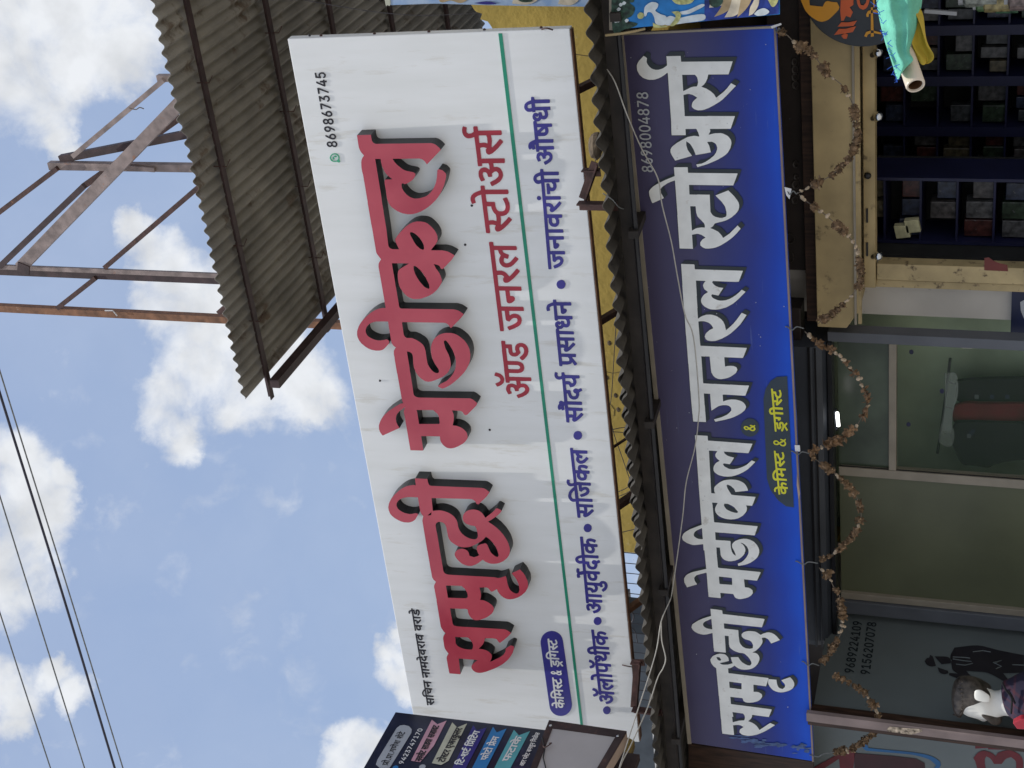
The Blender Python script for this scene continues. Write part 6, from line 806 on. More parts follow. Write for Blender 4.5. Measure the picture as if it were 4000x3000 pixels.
# ------------------------------------------------------------------ lower tin awning the boards are fixed to
AY0 = 6.85; AZ0 = 3.748
def corrugated(x0, x1, y0, y1, z0, slope, lam, amp, th, ny=6, phase=0.0, wob=0.0, seg=10):
    nx = int((x1 - x0) / lam * seg); vs, fs = [], []
    for j in range(ny + 1):
        for i in range(nx + 1):
            x = x0 + (x1 - x0) * i / nx; y = y0 + (y1 - y0) * j / ny
            w = wob * noise.noise(Vector((x * 2.1, y * 1.3, 4.0))) if wob else 0
            z = z0 + slope * (y - y0) + amp * (1 + 0.25 * noise.noise(Vector((x * 1.7, 0, 9))) * (wob > 0)) * math.sin(2 * math.pi * x / lam + phase) + w
            yy = y + (0.012 * noise.noise(Vector((x * 9, 1, 2))) if (j == 0 and wob) else 0)
            vs.append((x, yy, z))
    n0 = len(vs); vs += [(a, b, c - th) for a, b, c in vs]
    W = nx + 1
    for j in range(ny):
        for i in range(nx):
            a = j * W + i; fs += [(a, a + 1, a + W + 1, a + W), (n0 + a, n0 + a + W, n0 + a + W + 1, n0 + a + 1)]
    for i in range(nx): fs += [(i, n0 + i, n0 + i + 1, i + 1), (ny * W + i, ny * W + i + 1, n0 + ny * W + i + 1, n0 + ny * W + i)]
    for j in range(ny): fs += [(j * W, (j + 1) * W, n0 + (j + 1) * W, n0 + j * W), (j * W + nx, n0 + j * W + nx, n0 + (j + 1) * W + nx, (j + 1) * W + nx)]
    return vs, fs
aw = thing('awning', 'dark corrugated tin awning with wavy front edge between the two shop signboards', 'awning', (-4.3, 7.6, AZ0))
vs, fs = corrugated(-9.2, 0.6, AY0, 8.58, AZ0, 0.10, 0.108, 0.0165, 0.0035, 6, 0.4, 0.012, 12)
o = link('corrugated_sheet', vs, fs, M['sheet_dark'], aw)
for p in o.data.polygons: p.use_smooth = True
vs, fs = corrugated(-5.02, -3.98, AY0 - 0.035, 8.5, AZ0 - 0.022, 0.10, 0.108, 0.0165, 0.0035, 6, 0.4, 0.012, 12)
o = link('overlap_sheet', vs, fs, M['sheet_dark'], aw)
for p in o.data.polygons: p.use_smooth = True
MB().bar((-9.2, 7.02, AZ0 - 0.055), (0.6, 7.02, AZ0 - 0.055), 0.045, 0.06).build('front_pipe', M['shade_steel'], aw)
MB().bar((-9.2, 7.27, AZ0 - 0.02), (0.6, 7.27, AZ0 - 0.02), 0.05, 0.05).build('purlin', M['shade_steel'], aw)
MB().bar((-9.2, 7.9, AZ0 + 0.04), (0.6, 7.9, AZ0 + 0.04), 0.05, 0.05).build('purlin', M['shade_steel'], aw)
for x in (-6.5, -5.4, -4.3, -3.2, -2.1, -1.0, 0.1): MB().bar((x, 6.95, AZ0 - 0.10), (x, 8.55, AZ0 + 0.05), 0.04, 0.05).build('rafter', M['shade_steel'], aw)
MB().tube([(-9.2, 6.99, AZ0 - 0.11), (-6.2, 6.97, AZ0 - 0.115), (-2.0, 6.99, AZ0 - 0.10), (0.6, 6.98, AZ0 - 0.10)], 0.012, 6).build('conduit', M['black_side'], aw)

# stone lying on the awning edge
rr = random.Random(3); s_ = MB(); c = atY(2326, 565, 7.0); c.z += 0.0
vs = []; n = 10
for i in range(7):
    for k in range(n):
        a, t = math.pi * i / 6, 2 * math.pi * k / n; v = Vector((math.sin(a) * math.cos(t) * .075, math.sin(a) * math.sin(t) * .05, math.cos(a) * .038))
        v *= 1 + 0.35 * noise.noise(v * 18); vs.append(c + v)
s_.add(vs, [(i * n + k, (i + 1) * n + k, (i + 1) * n + (k + 1) % n, i * n + (k + 1) % n) for i in range(6) for k in range(n)])
tag(s_.build('stone', M['stone'], smooth=False), 'brown broken stone weighing down the front edge of the lower awning', 'stone')

# bracing that holds the white board up
BR = [((2250, 350), (2338, 316), 'rust', .035, 'dark steel strut under the white board, nearest its right end'),
      ((2338, 1258), (2428, 1207), 'rust', .034, 'dark steel strut under the white board beside the loose thin wires on yellow plaster'),
      ((2388, 1752), (2480, 1693), 'rust', .012, 'thin steel rod strut under the white board over the yellow wall'),
      ((2414, 1976), (2502, 1916), 'rust', .040, 'thick dark steel strut under the white board, last one before the yellow wall ends'),
      ((2456, 2382), (2536, 2322), 'rust_orange', .035, 'orange rusted pipe strut under the white board against the sky')]
for p, q, mm, w, lb in BR:
    A = atY(p[0] - 25, p[1] + 16, 7.27); B = atX(q[0] + 25, q[1] - 18, A.x)
    tag(MB().bar(A, B, w, w).build('support_strut', M[mm]), lb, 'steel strut', 'struts propping the white signboard')
def bracket(pC, pB0, pB1, pA, lb):
    root = atY(pC[1][0], pC[1][1], 7.06); t = thing('sign_bracket', lb, 'bracket', root, 'brackets holding the foot of the white signboard')
    A = atY(*pC[0], 7.06); B = Vector((A.x, 7.06, AZ0 + .0)); MB().angle(A, B, .05, .05, .008, (0, -1, 0)).build('post', M['rust'], t)
    C = atY(*pB0, 7.10); D = atY(*pB1, 7.13); MB().angle(C, D, .045, .045, .008, (0, 0, 1)).build('arm', M['rust'], t)
    E_ = atY(*pA[0], 7.15); F_ = atY(*pA[1], 7.15); MB().angle(E_, F_, .045, .045, .007, (0, -1, 0)).build('stub', M['rust'], t)
bracket(((2262, 783), (2385, 783)), (2294, 782), (2343, 640), ((2279, 655), (2345, 655)), 'rusty angle iron bracket at the right half of the white board foot')
bracket(((2474, 2757), (2570, 2762)), (2492, 2765), (2506, 2580), ((2468, 2575), (2514, 2575)), 'rusty angle iron bracket at the left end of the white board foot')

# ------------------------------------------------------------------ yellow plastered building behind
yb = thing('building', 'yellow plastered upper wall showing between the white board and the tin awning', 'building', (-3.5, 8.6, 3.6))
l = atY(2480, 2160, 8.6).x
zt = atY(1990, 1500, 8.6).z
z1 = atY(1926, 115, 8.6); z2 = atY(1841, 20, 8.6)
prof = [(l, 3.60), (0.6, 3.60), (0.6, z2.z + 1.2), (z2.x + .35, z2.z + .5), (z2.x, z2.z)]
for k in range(1, 8):
    t = k / 8; prof.append((z2.x + (z1.x - z2.x) * t + .012 * rr.uniform(-1, 1), z2.z + (z1.z - z2.z) * t + .02 * rr.uniform(-1, 1)))
prof += [(z1.x, z1.z), (z1.x - .5, z1.z - .16), (-5.2, z1.z - .2), (l, z1.z - .28)]
MB().slab([(x, 8.6, z) for x, z in prof], (0, 0.23, 0)).build('wall', M['yellow_wall'], yb)
MB().box((l, 8.83, 0.25), (l + .23, 12, 4.45)).build('side_wall', M['yellow_wall'], yb)
for pts in ([(2359, 1450), (2393, 1458), (2425, 1452), (2443, 1440)], [(2245, 212), (2290, 218), (2307, 220)], [(2385, 1580), (2400, 1600), (2398, 1625)]):
    MB().tube([atY(a, b_, 8.6) for a, b_ in pts], 0.0022, 5).build('crack', M['stone'], yb)
for a, b_ in ((2422, 1410), (2370, 1475), (2405, 1545), (2415, 1600), (2380, 1340)):
    c = atY(a, b_, 8.6); MB().ball(c, 0.02, 7, sq=(1, .18, .7)).build('plaster_chip', M['stone'], yb)

# loose wires in the gap
WR = [([(2410, 1160), (2407, 1250), (2398, 1400), (2388, 1550), (2376, 1605)], 'thin dark wire hanging down in front of the yellow plaster'),
      ([(2376, 1605), (2400, 1700), (2428, 1780), (2452, 1850), (2480, 1930), (2497, 2010), (2508, 2120), (2515, 2300)], 'thin dark wire running left along the yellow wall foot'),
      ([(2383, 1681), (2420, 1672), (2470, 1667)], 'short curved wire over the yellow wall beside the thin rod strut'),
      ([(2383, 1686), (2430, 1689), (2477, 1694)], 'short straight wire over the yellow wall beside the thin rod strut'),
      ([(2408, 1924), (2440, 1910), (2472, 1890), (2494, 1870)], 'bent wire beside the thick dark strut on yellow plaster'),
      ([(2408, 1942), (2450, 1925), (2490, 1896)], 'lower bent wire touching the thick dark strut'),
      ([(2425, 2080), (2460, 2072), (2498, 2063)], 'thin wire across the yellow plaster near its left edge'),
      ([(2320, 645), (2332, 615), (2348, 605)], 'tiny wire below the brown stone')]
for pts, lb in WR:
    tag(MB().tube(spline([atY(a, b_, 8.35) for a, b_ in pts], 5), 0.0028, 5).build('loose_wire', M['wire']), lb, 'wire', 'loose wires behind the white signboard')

# wire mesh closing the gap left of the yellow wall
wg = thing('wire_mesh', 'thin welded wire mesh against the sky left of the yellow wall', 'wire mesh', (-6.9, 8.62, 3.9)); mm = MB()
for k in range(16): mm.tube([(l - 0.02 - k * .0875, 8.62, 3.75), (l - .02 - k * .0875 + .004 * rr.uniform(-1, 1), 8.62, 5.0)], 0.0032, 5)
mm.build('upright_wires', M['wire'], wg); mm = MB()
for z in (3.9, 4.165, 4.43, 4.7): mm.tube([(l, 8.625, z), (l - .7, 8.625, z - .015), (l - 1.4, 8.625, z - .005)], 0.0036, 5)
mm.build('cross_wires', M['wire'], wg)
MB().tube(spline([atY(2460, 2385, 8.4), atY(2474, 2400, 8.4), atY(2472, 2425, 8.4), atY(2458, 2437, 8.4)], 6), 0.005, 6).build('wire_loop', M['wire'], wg)
for p in ([(2510, 2195), (2505, 2215), (2514, 2225), (2508, 2240), (2514, 2252)], [(2460, 2445), (2480, 2465), (2486, 2490), (2490, 2510)]):
    MB().tube(spline([atY(a, b_, 8.5) for a, b_ in p], 4), 0.004, 5).build('twist', M['wire'], wg)

# far slate wall and white pipe in the lower left gap
fb = thing('building', 'slate grey neighbouring roof parapet seen low at the left behind the white board', 'building', (-9.6, 10.4, 0.25))
MB().box((-12.5, 10.4, 0.25), (-8.55, 10.9, 5.13)).build('wall', M['grey_building'], fb)
MB().box((-12.5, 10.34, 5.13), (-8.5, 10.95, 5.17)).build('coping', M['dark_grey'], fb)
tag(MB().bar((-6.82, 7.42, AZ0 + .16), (-9.4, 7.30, AZ0 + .15), .025, .045).build('white_rail', M['ink_white']), 'white rail lying along the awning at its left end', 'rail')

# ------------------------------------------------------------------ upper canopy
cy = thing('canopy', 'big corrugated sheet canopy seen from below behind the white signboard', 'canopy', (-3.0, 11, 7.3))
CZ = 7.385; SL = 0.02; CY0 = 9.0; XE = -5.58
vs, fs = corrugated(XE, -3.42, CY0, 15.2, CZ, SL, 0.094, 0.0175, 0.003, 4, 0.0, 0, 8)
o = link('corrugated_sheet', vs, fs, M['sheet'], cy)
for p in o.data.polygons: p.use_smooth = True
vs, fs = corrugated(-3.46, 2.4, CY0 - .01, 15.2, CZ + .012, SL, 0.094, 0.0175, 0.003, 4, 0.9, 0, 8)
o = link('corrugated_sheet', vs, fs, M['sheet'], cy)
for p in o.data.polygons: p.use_smooth = True
for y in (9.34, 10.46, 11.53, 12.75, 14.1):
    z = CZ + SL * (y - CY0) - 0.045
    MB().angle((XE - .17, y, z - .02), (2.4, y, z - .02), .055, .05, .006, (0, 0, 1)).build('purlin', M['purlin'], cy)
for x in (XE - .02, -1.9, 1.8):
    MB().bar((x, 9.28, CZ - .12), (x, 15.2, CZ - .02), .07, .075).build('rafter', M['purlin'], cy)
for y in (9.34, 10.46):
    for k in range(7): MB().tube([(XE + .5 + k * .62, y - .03, CZ + .03), (XE + .5 + k * .62, y - .03, CZ - .09), (XE + .5 + k * .62 + .03, y + .03, CZ - .09)], .004, 5).build('hook_bolt', M['rust'], cy)
for y in (14.9,):
    for x in (XE + .1, -1.9, 1.8): MB().bar((x, y, 0), (x, y, CZ), .1, .1).build('post', M['purlin'], cy)
tag(MB().box((-5.3, 15.3, 0), (2.4, 15.5, 7.4)).build('rear_light_block', M['grey_building']), 'unseen slate wall added to block light from behind under the big canopy', 'wall')  # added out of view to keep the canopy underside dark
# thin wire sagging under it
tag(MB().tube(spline([atY(1190, 0, 8.9), atY(1310, 22, 8.9), atY(1480, 48, 8.9), atY(1640, 60, 8.9), atY(1800, 55, 8.9), atY(1880, 50, 8.9)], 6), .0022, 5).build('thin_wire', M['wire']), 'hair thin wire sagging under the big canopy at the top right of the white board', 'wire')

# ------------------------------------------------------------------ steel hoarding frame behind the canopy
sf = thing('steel_frame', 'tall rusty steel hoarding frame rising behind the corrugated canopy', 'steel frame', (-6.9, 14, 7))
FYF = 14.0
def post(x, z0, z1, w, mt, y=FYF): MB().bar((x, y, z0), (x, y, z1), w, w * .9, (0, -1, 0)).build('post', M[mt], sf)
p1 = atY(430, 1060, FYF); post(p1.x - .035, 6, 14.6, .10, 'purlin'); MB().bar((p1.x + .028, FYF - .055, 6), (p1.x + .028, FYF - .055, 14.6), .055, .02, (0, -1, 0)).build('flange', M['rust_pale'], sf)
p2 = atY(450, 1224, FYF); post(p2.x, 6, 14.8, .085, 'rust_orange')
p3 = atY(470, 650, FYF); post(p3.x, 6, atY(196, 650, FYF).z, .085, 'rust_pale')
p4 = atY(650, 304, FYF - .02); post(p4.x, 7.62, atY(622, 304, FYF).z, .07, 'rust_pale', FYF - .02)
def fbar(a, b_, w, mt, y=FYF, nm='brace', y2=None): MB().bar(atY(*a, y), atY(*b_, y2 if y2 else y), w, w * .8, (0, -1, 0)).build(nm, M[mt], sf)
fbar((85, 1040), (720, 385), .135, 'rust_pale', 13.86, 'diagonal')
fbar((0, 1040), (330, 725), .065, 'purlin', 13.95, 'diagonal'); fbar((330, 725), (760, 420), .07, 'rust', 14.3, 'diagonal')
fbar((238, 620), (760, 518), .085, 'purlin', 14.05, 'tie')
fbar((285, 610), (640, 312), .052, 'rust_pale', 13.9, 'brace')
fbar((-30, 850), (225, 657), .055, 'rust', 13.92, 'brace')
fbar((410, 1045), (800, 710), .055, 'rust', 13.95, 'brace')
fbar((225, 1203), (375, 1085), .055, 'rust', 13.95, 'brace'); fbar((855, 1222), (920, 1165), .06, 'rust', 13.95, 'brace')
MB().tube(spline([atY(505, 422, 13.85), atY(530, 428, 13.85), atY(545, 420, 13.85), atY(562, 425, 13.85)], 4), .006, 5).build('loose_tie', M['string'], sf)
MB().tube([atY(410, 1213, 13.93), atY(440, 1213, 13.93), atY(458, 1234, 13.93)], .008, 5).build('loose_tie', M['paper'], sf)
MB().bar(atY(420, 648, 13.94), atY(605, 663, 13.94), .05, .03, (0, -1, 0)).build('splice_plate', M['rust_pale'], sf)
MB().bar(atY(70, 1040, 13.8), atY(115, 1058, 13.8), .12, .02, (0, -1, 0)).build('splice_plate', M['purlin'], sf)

# ------------------------------------------------------------------ overhead cables
CB = [(((0, 1538), (238, 2300), (448, 3000)), .0062, 'cable', 'thick dark overhead cable, heaviest of the four crossing the sky'),
      (((15, 1500), (265, 2300), (480, 3000)), .0036, 'cable_grey', 'thin stranded overhead wire running just below the thick cable'),
      (((0, 1940), (112, 2300), (330, 3000)), .0036, 'cable_grey', 'thin stranded overhead wire next above the thick cable'),
      (((0, 2395), (95, 2690), (197, 3000)), .0036, 'cable_grey', 'thin stranded overhead wire, topmost and farthest left of the four')]
for pts, r, mt, lb in CB:
    P = [atY(a, b_, 5.0) for a, b_ in pts]; A, B = P[0], P[-1]; d_ = (B - A)
    full = [A - d_ * 6 + Vector((0, 0, .25)), A - d_ * 2.5 + Vector((0, 0, .05)), A - d_ * .6, A, P[1], B, B + d_ * .6, B + d_ * 2.5 + Vector((0, 0, .05)), B + d_ * 6 + Vector((0, 0, .25))]
    tag(MB().tube(spline(full, 6), r, 8).build('overhead_cable', M[mt], smooth=True), lb, 'cable', 'overhead cables along the street')

# loose pale cables drooping over the blue board
def cablepts(px, ys): return spline([atY(a, b_, y) for (a, b_), y in zip(px, ys)], 6)
pa = [(2371, 270), (2404, 325), (2448, 445), (2506, 580), (2569, 695), (2586, 800), (2622, 943), (2646, 1078), (2675, 1227), (2709, 1319), (2730, 1550), (2728, 1640), (2714, 1750), (2680, 1886), (2665, 2030), (2627, 2300), (2617, 2345), (2583, 2427), (2559, 2560), (2482, 2803), (2419, 3000), (2360, 3190)]
ya = [7.0, 6.98, 6.97, 7.08, 7.1, 7.1, 7.1, 7.1, 7.1, 7.1, 7.1, 7.1, 7.1, 7.08, 7.06, 7.0, 6.95, 6.85, 6.75, 6.5, 6.2, 6.0]
tag(MB().tube(cablepts(pa, ya), .0034, 8).build('loose_cable', M['cable_pale'], smooth=True), 'pale slack cable drooping across the whole blue board from the awning', 'cable', 'slack cables at the awning front')
pb = [(2583, 2427), (2585, 2500), (2600, 2570), (2590, 2610), (2569, 2648), (2530, 2764), (2463, 2913), (2421, 3000), (2365, 3190)]
tag(MB().tube(cablepts(pb, [6.86, 6.84, 6.8, 6.77, 6.74, 6.6, 6.35, 6.21, 6.02]), .0034, 8).build('loose_cable', M['cable_pale'], smooth=True), 'shorter kinked pale cable joining the long one at the left end', 'cable', 'slack cables at the awning front')
tag(MB().tube(spline([atY(2355, 755, 6.84), atY(2392, 780, 6.86), atY(2422, 812, 6.95), atY(2465, 817, 7.1)], 5), .0026, 6).build('tie_wire', M['cable_grey']), 'thin tie wire from the right bracket to the blue board top', 'wire')
tag(MB().tube(spline([atY(2365, 138, 6.95), atY(2420, 132, 6.95), atY(2478, 122, 6.98), atY(2520, 112, 7.0)], 5), .006, 6).build('golden_twine', M['beige_paint']), 'golden brown twine tying the painted banner to the awning corner', 'twine')

# ------------------------------------------------------------------ projecting boards at the left end (they face along the street)
XS = atY(2000, 2836, 6.95).x
tr, tl_ = atX(1545, 2781, XS), atX(1420, 3000, XS); dirY = (tl_ - tr).normalized()
tl_ = tr + dirY * 1.5; br = atX(2160, 2854.5, XS); bl_ = Vector((XS, tl_.y, br.z - .05))
db = thing('projecting_sign', 'dark navy projecting sign with coloured ribbon strips at the left end', 'sign', (XS, 6.4, br.z))
MB().slab([tr, tl_, bl_, br], (-0.04, 0, 0)).build('board', M['board_dark'], db, bevel=.003)
outline('name_plate', 'name_plate', FX(XS), 0.0, M['print_grey'], db, .004)
outline('name_lettering', 'name_text', FX(XS), 0.0, M['ink_black'], db, .007)
outline('number_lettering', 'number_text', FX(XS), 0.0, M['ink_white'], db, .007)
for a, b_, t, c in (('ribbon_pink', 'pink', 't_pink', 'ink_black'), ('ribbon_cream', 'cream', 't_cream', 'ink_black'), ('ribbon_navy', 'navy', 't_navy', 'print_white'), ('ribbon_blue', 'skyblue', 't_blue', 'print_white'), ('ribbon_teal', 'teal', 't_teal', 'ink_white')):
    r_ = outline('ribbon', a, FX(XS), 0.0, M[b_], db, .004); outline('ribbon_lettering', t, FX(XS), 0.0, M[c], r_, .007)
outline('foot_lettering', 't_foot', FX(XS), 0.0, M['ink_white'], db, .007)
for cx, cy, r, mm_ in ((1650, 2995, 17, 'print_grey'), (1545, 2998, 15, 'skyblue')):
    cpt = atX(cx, cy, XS + .006); MB().add([cpt + Vector((0, r / 850 * math.cos(t), r / 850 * math.sin(t))) for t in [i * math.pi / 12 for i in range(24)]], [tuple(range(24))]).build('round_icon', M[mm_], db)
MB().box((XS - .09, 5.5, tr.z - 1.6), (XS - .045, tr.y - .03, tr.z - .05)).build('back_frame', M['maroon_frame'], db)
XF = XS + .13
c4 = [atX(2144.6, 2812.3, XF), atX(1994, 3200, XF), atX(2245, 3200, XF), atX(2447.7, 2855.5, XF)]
i4 = [atX(2158, 2843, XF), atX(2020, 3200, XF), atX(2215, 3200, XF), atX(2404, 2877, XF)]
lb = thing('framed_board', 'blank pale board in a bolted maroon frame below the navy projecting sign', 'board', (XF, 6.5, c4[3].z))
q = MB()
for k in range(4):
    a, b_, c, d = c4[k], c4[(k + 1) % 4], i4[(k + 1) % 4], i4[k]
    q.slab([a, b_, c, d], (-.012, 0, 0))
q.build('frame', M['maroon_frame'], lb)
MB().slab([p + Vector((-.006, 0, 0)) for p in i4], (-.004, 0, 0)).build('panel', M['grey_flex'], lb)
MB().slab([p + Vector((-.0125, 0, 0)) for p in c4], (-.085, 0, 0)).build('box_return', M['peach'], lb)
for a, b_ in ((2151, 2834), (2413, 2875)):
    cc = atX(a, b_, XF + .003); MB().ball(cc, .0095, 10, sq=(.6, 1, 1)).build('bolt', M['chrome'], lb)
cc = atX(2146, 2903, XF + .005); MB().tube(spline([cc, cc + Vector((.02, -.02, -.02)), cc + Vector((.01, -.05, .01)), cc + Vector((0, -.03, .03))], 5), .004, 6).build('wire_hook', M['rust'], lb)
MB().tube([atX(2118, 2880, XF + .004), atX(2128, 2925, XF + .005), atX(2122, 2960, XF + .004), atX(2132, 3000, XF + .004)], .004, 5).build('scrap_wire', M['black_side'], lb)
mq = [atX(2452, 2880, XS - .06), atX(2478, 2893, XS - .06), atX(2419, 3110, XS - .06), atX(2370, 3110, XS - .06)]
tag(MB().slab(mq, (-.05, 0, 0)).build('edge_board', M['mustard']), 'mustard yellow board edge under the blank framed board', 'board')

# ------------------------------------------------------------------ painted banners at the right end
bn = thing('banner', 'hanging painted flex banner of white birds and lotus on bright blue', 'banner', (-2.1, 6.98, 2.9))
YB = 6.98
def pshape(nm, pts, mm_, y, sm=True, parent=bn):
    P = [atY(a, b_, y) for a, b_ in pts]
    if sm: P = spline(P + [P[0]], 4)[:-1]
    return outline(nm, [[(p.x, p.z) for p in P]], FY(y), 0.0, M[mm_], parent, 0.0)
bq = [(2388, -420), (2392, 118), (2480, 108), (2700, 88), (2880, 70), (3046, 56), (3040, -420)]
MB().slab([atY(a, b_, YB) for a, b_ in bq], (0, .006, 0)).build('flex_sheet', M['sky_print'], bn)
pshape('painted_foliage', [(2391, -200), (2392, 112), (2440, 114), (2478, 104), (2490, 92), (2465, 85), (2440, 78), (2470, 60), (2480, 30), (2460, 10), (2480, -10), (2470, -200)], 'leaf_print', YB - .003)
for a, b_ in ((2424, 18), (2437, 12), (2416, 36), (2405, 82), (2447, 80), (2415, 80)): pshape('painted_blossom', [(a - 7, b_), (a, b_ - 7), (a + 9, b_ - 2), (a + 4, b_ + 6), (a - 3, b_ + 7)], 'bird_print', YB - .005)
pshape('painted_bird', [(2515, 50), (2520, 25), (2545, 8), (2570, 14), (2568, 30), (2560, 42), (2580, 55), (2600, 62), (2605, 75), (2600, 95), (2575, 100), (2560, 90), (2556, 70), (2545, 50), (2530, 48), (2525, 60), (2518, 64)], 'bird_print', YB - .006)
pshape('painted_neck', [(2598, 70), (2620, 62), (2650, 70), (2700, 60), (2750, 56), (2750, 78), (2690, 88), (2640, 95), (2600, 98)], 'bird_print', YB - .005)
pshape('painted_wing', [(2655, 46), (2690, 38), (2740, 16), (2752, 22), (2725, 38), (2690, 54), (2662, 56)], 'bird_print', YB - .004)
pshape('painted_ornament', [(2622, 46), (2650, 44), (2660, 58), (2650, 85), (2630, 102), (2618, 98), (2635, 76), (2638, 60)], 'gold_print', YB - .008)
pshape('painted_ornament', [(2490, 58), (2500, 48), (2512, 52), (2515, 64), (2505, 74), (2492, 70)], 'gold_print', YB - .008)
pshape('painted_ornament', [(2550, 88), (2570, 98), (2605, 102), (2600, 106), (2556, 108)], 'gold_print', YB - .008)
pshape('painted_ornament', [(2620, -5), (2640, 14), (2670, 18), (2705, 8), (2715, -30), (2640, -40)], 'gold_print', YB - .007)
pshape('painted_pond', [(2752, -300), (2752, 82), (2840, 74), (2960, 62), (3042, 54), (3038, -300)], 'water_print', YB - .003, sm=False)
for k, pts in enumerate(([(2770, 30), (2800, 26), (2870, 0), (2900, -80), (2800, -60)], [(2790, 66), (2830, 50), (2880, 10), (2910, -60), (2850, -70), (2820, 20)], [(2830, 68), (2870, 62), (2905, 30), (2930, -40), (2880, -60), (2850, 30)], [(2880, 68), (2910, 40), (2935, 0), (2945, -60), (2905, -50), (2890, 20)], [(2925, 62), (2930, 30), (2945, 0), (2960, -60), (2965, 10), (2945, 50)])):
    pshape('painted_petal', pts, 'petal_print' if k % 2 == 0 else 'petal_shade', YB - .0045 - k * .0008)
pshape('painted_petal', [(2945, 55), (2960, 40), (2985, 32), (3005, 45), (2990, 58), (2960, 62)], 'bird_print', YB - .009)
pshape('painted_leaf', [(2768, 0), (2775, 20), (2795, 30), (2815, 20), (2825, 0), (2815, -40), (2770, -40)], 'leaf_print', YB - .0095)
pshape('painted_petal', [(3000, 0), (3015, 26), (3030, 20), (3040, -5), (3025, -30)], 'gold_print', YB - .009)
MB().bar(atY(2388, -420, YB) + Vector((0, .01, .004)), atY(2391, 118, YB) + Vector((0, .01, .004)), .02, .02).build('hem_rod', M['alu'], bn)
YB2 = 8.3
b2 = thing('banner', 'pale washed out painted banner with cream edge above the yellow wall', 'banner', (-2.2, YB2, 4.5))
MB().slab([atY(a, b_, YB2) for a, b_ in [(1490, -300), (1505, 14), (1530, 20), (1700, 14), (1900, 20), (2100, 24), (2306, 26), (2300, -300)]], (0, .008, 0)).build('flex_sheet', M['pale_print'], b2)
def pshape2(nm, pts, mm_, k): return pshape(nm, pts, mm_, YB2 - .003 - .001 * k, True, b2)
pshape2('cream_border', [(1492, -100), (1505, 14), (1513, 20), (1525, 12), (1512, -100)], 'cream', 0)
pshape2('painted_petal', [(1700, -40), (1720, 8), (1760, 2), (1800, 12), (1830, -10), (1790, -50)], 'petal_shade', 0)
pshape2('painted_petal', [(2000, 14), (2060, 18), (2100, 0), (2110, -30), (2020, -30)], 'petal_print', 1)
pshape2('painted_petal', [(2180, 16), (2230, 20), (2260, -5), (2200, -30)], 'petal_print', 0)
pshape2('painted_water', [(1850, 12), (1900, 5), (1940, 14), (1900, 18)], 'navy', 2)
pshape2('painted_foliage', [(2010, -10), (2040, 8), (2080, 4), (2060, -20)], 'leaf_print', 3)

# ------------------------------------------------------------------ round hanging sign
YR = 7.75
cR = atY(3370, -50, YR); RR = (cR - atY(3370, 200, YR)).length * .93
rs_ = thing('round_sign', 'round charcoal hanging sign with orange head shape and red lettering', 'sign', (cR.x, YR, cR.z - RR))
MB().slab([(cR.x + RR * math.cos(t), YR, cR.z + RR * math.sin(t)) for t in [i * 2 * math.pi / 64 for i in range(64)]], (0, .06, 0)).build('disc', M['disc_dark'], rs_, bevel=.004)
outline('orange_emblem', 'round_face', FY(YR), 0.0, M['orange'], rs_, .004)
outline('red_lettering', 'round_red', FY(YR), 0.0, M['tomato'], rs_, .007)
outline('amber_lettering', 'round_yellow', FY(YR), 0.0, M['amber'], rs_, .007)
MB().bar((cR.x, YR + .03, cR.z + RR - .01), (cR.x, YR + .03, AZ0 + .03), .03, .03).build('hanger', M['rust'], rs_)

# ------------------------------------------------------------------ flag rolled on a pale pipe, close to the camera
YP = 3.4
e0 = atY(3577, 335, YP); axis = (atY(3490, 80, YP + .17) - e0).normalized()
fl_ = thing('flag', 'teal and yellow satin flag rolled round a cream pipe poking into the view', 'flag', e0)
pr = .0212
pipe = MB(); ring_o, ring_i = [], []
t1 = axis.cross(Vector((0, 0, 1))).normalized(); t2 = t1.cross(axis)
def rng(c, r, n=24): return [c + (t1 * math.cos(2 * math.pi * k / n) + t2 * math.sin(2 * math.pi * k / n)) * r for k in range(n)]
Ls = [0, .002, .25, 2.4]; vs, fs = [], []
rows = [rng(e0 + axis * .12, pr * .70), rng(e0 + axis * .004, pr * .72), rng(e0, pr * .78), rng(e0, pr * .95), rng(e0 + axis * .004, pr), rng(e0 + axis * 1.2, pr)]
for r_ in rows: vs += r_
n = 24; mi = []
for j in range(len(rows) - 1):
    for k in range(n): fs.append((j * n + k, j * n + (k + 1) % n, (j + 1) * n + (k + 1) % n, (j + 1) * n + k)); mi.append(1 if j < 1 else 0)
fs.append(tuple(range(n))); mi.append(1)
pipe.add(vs, fs); pipe.mi = mi
pipe.build('pipe', [M['pvc'], M['pvc_in']], fl_, smooth=False)
def sleeve(rowsp, y0, mm_, nm, fold, dy, seed):
    vs, fs = [], []; n = 28
    for j, (x, ya_, xb) in enumerate(rowsp): pass
    return None
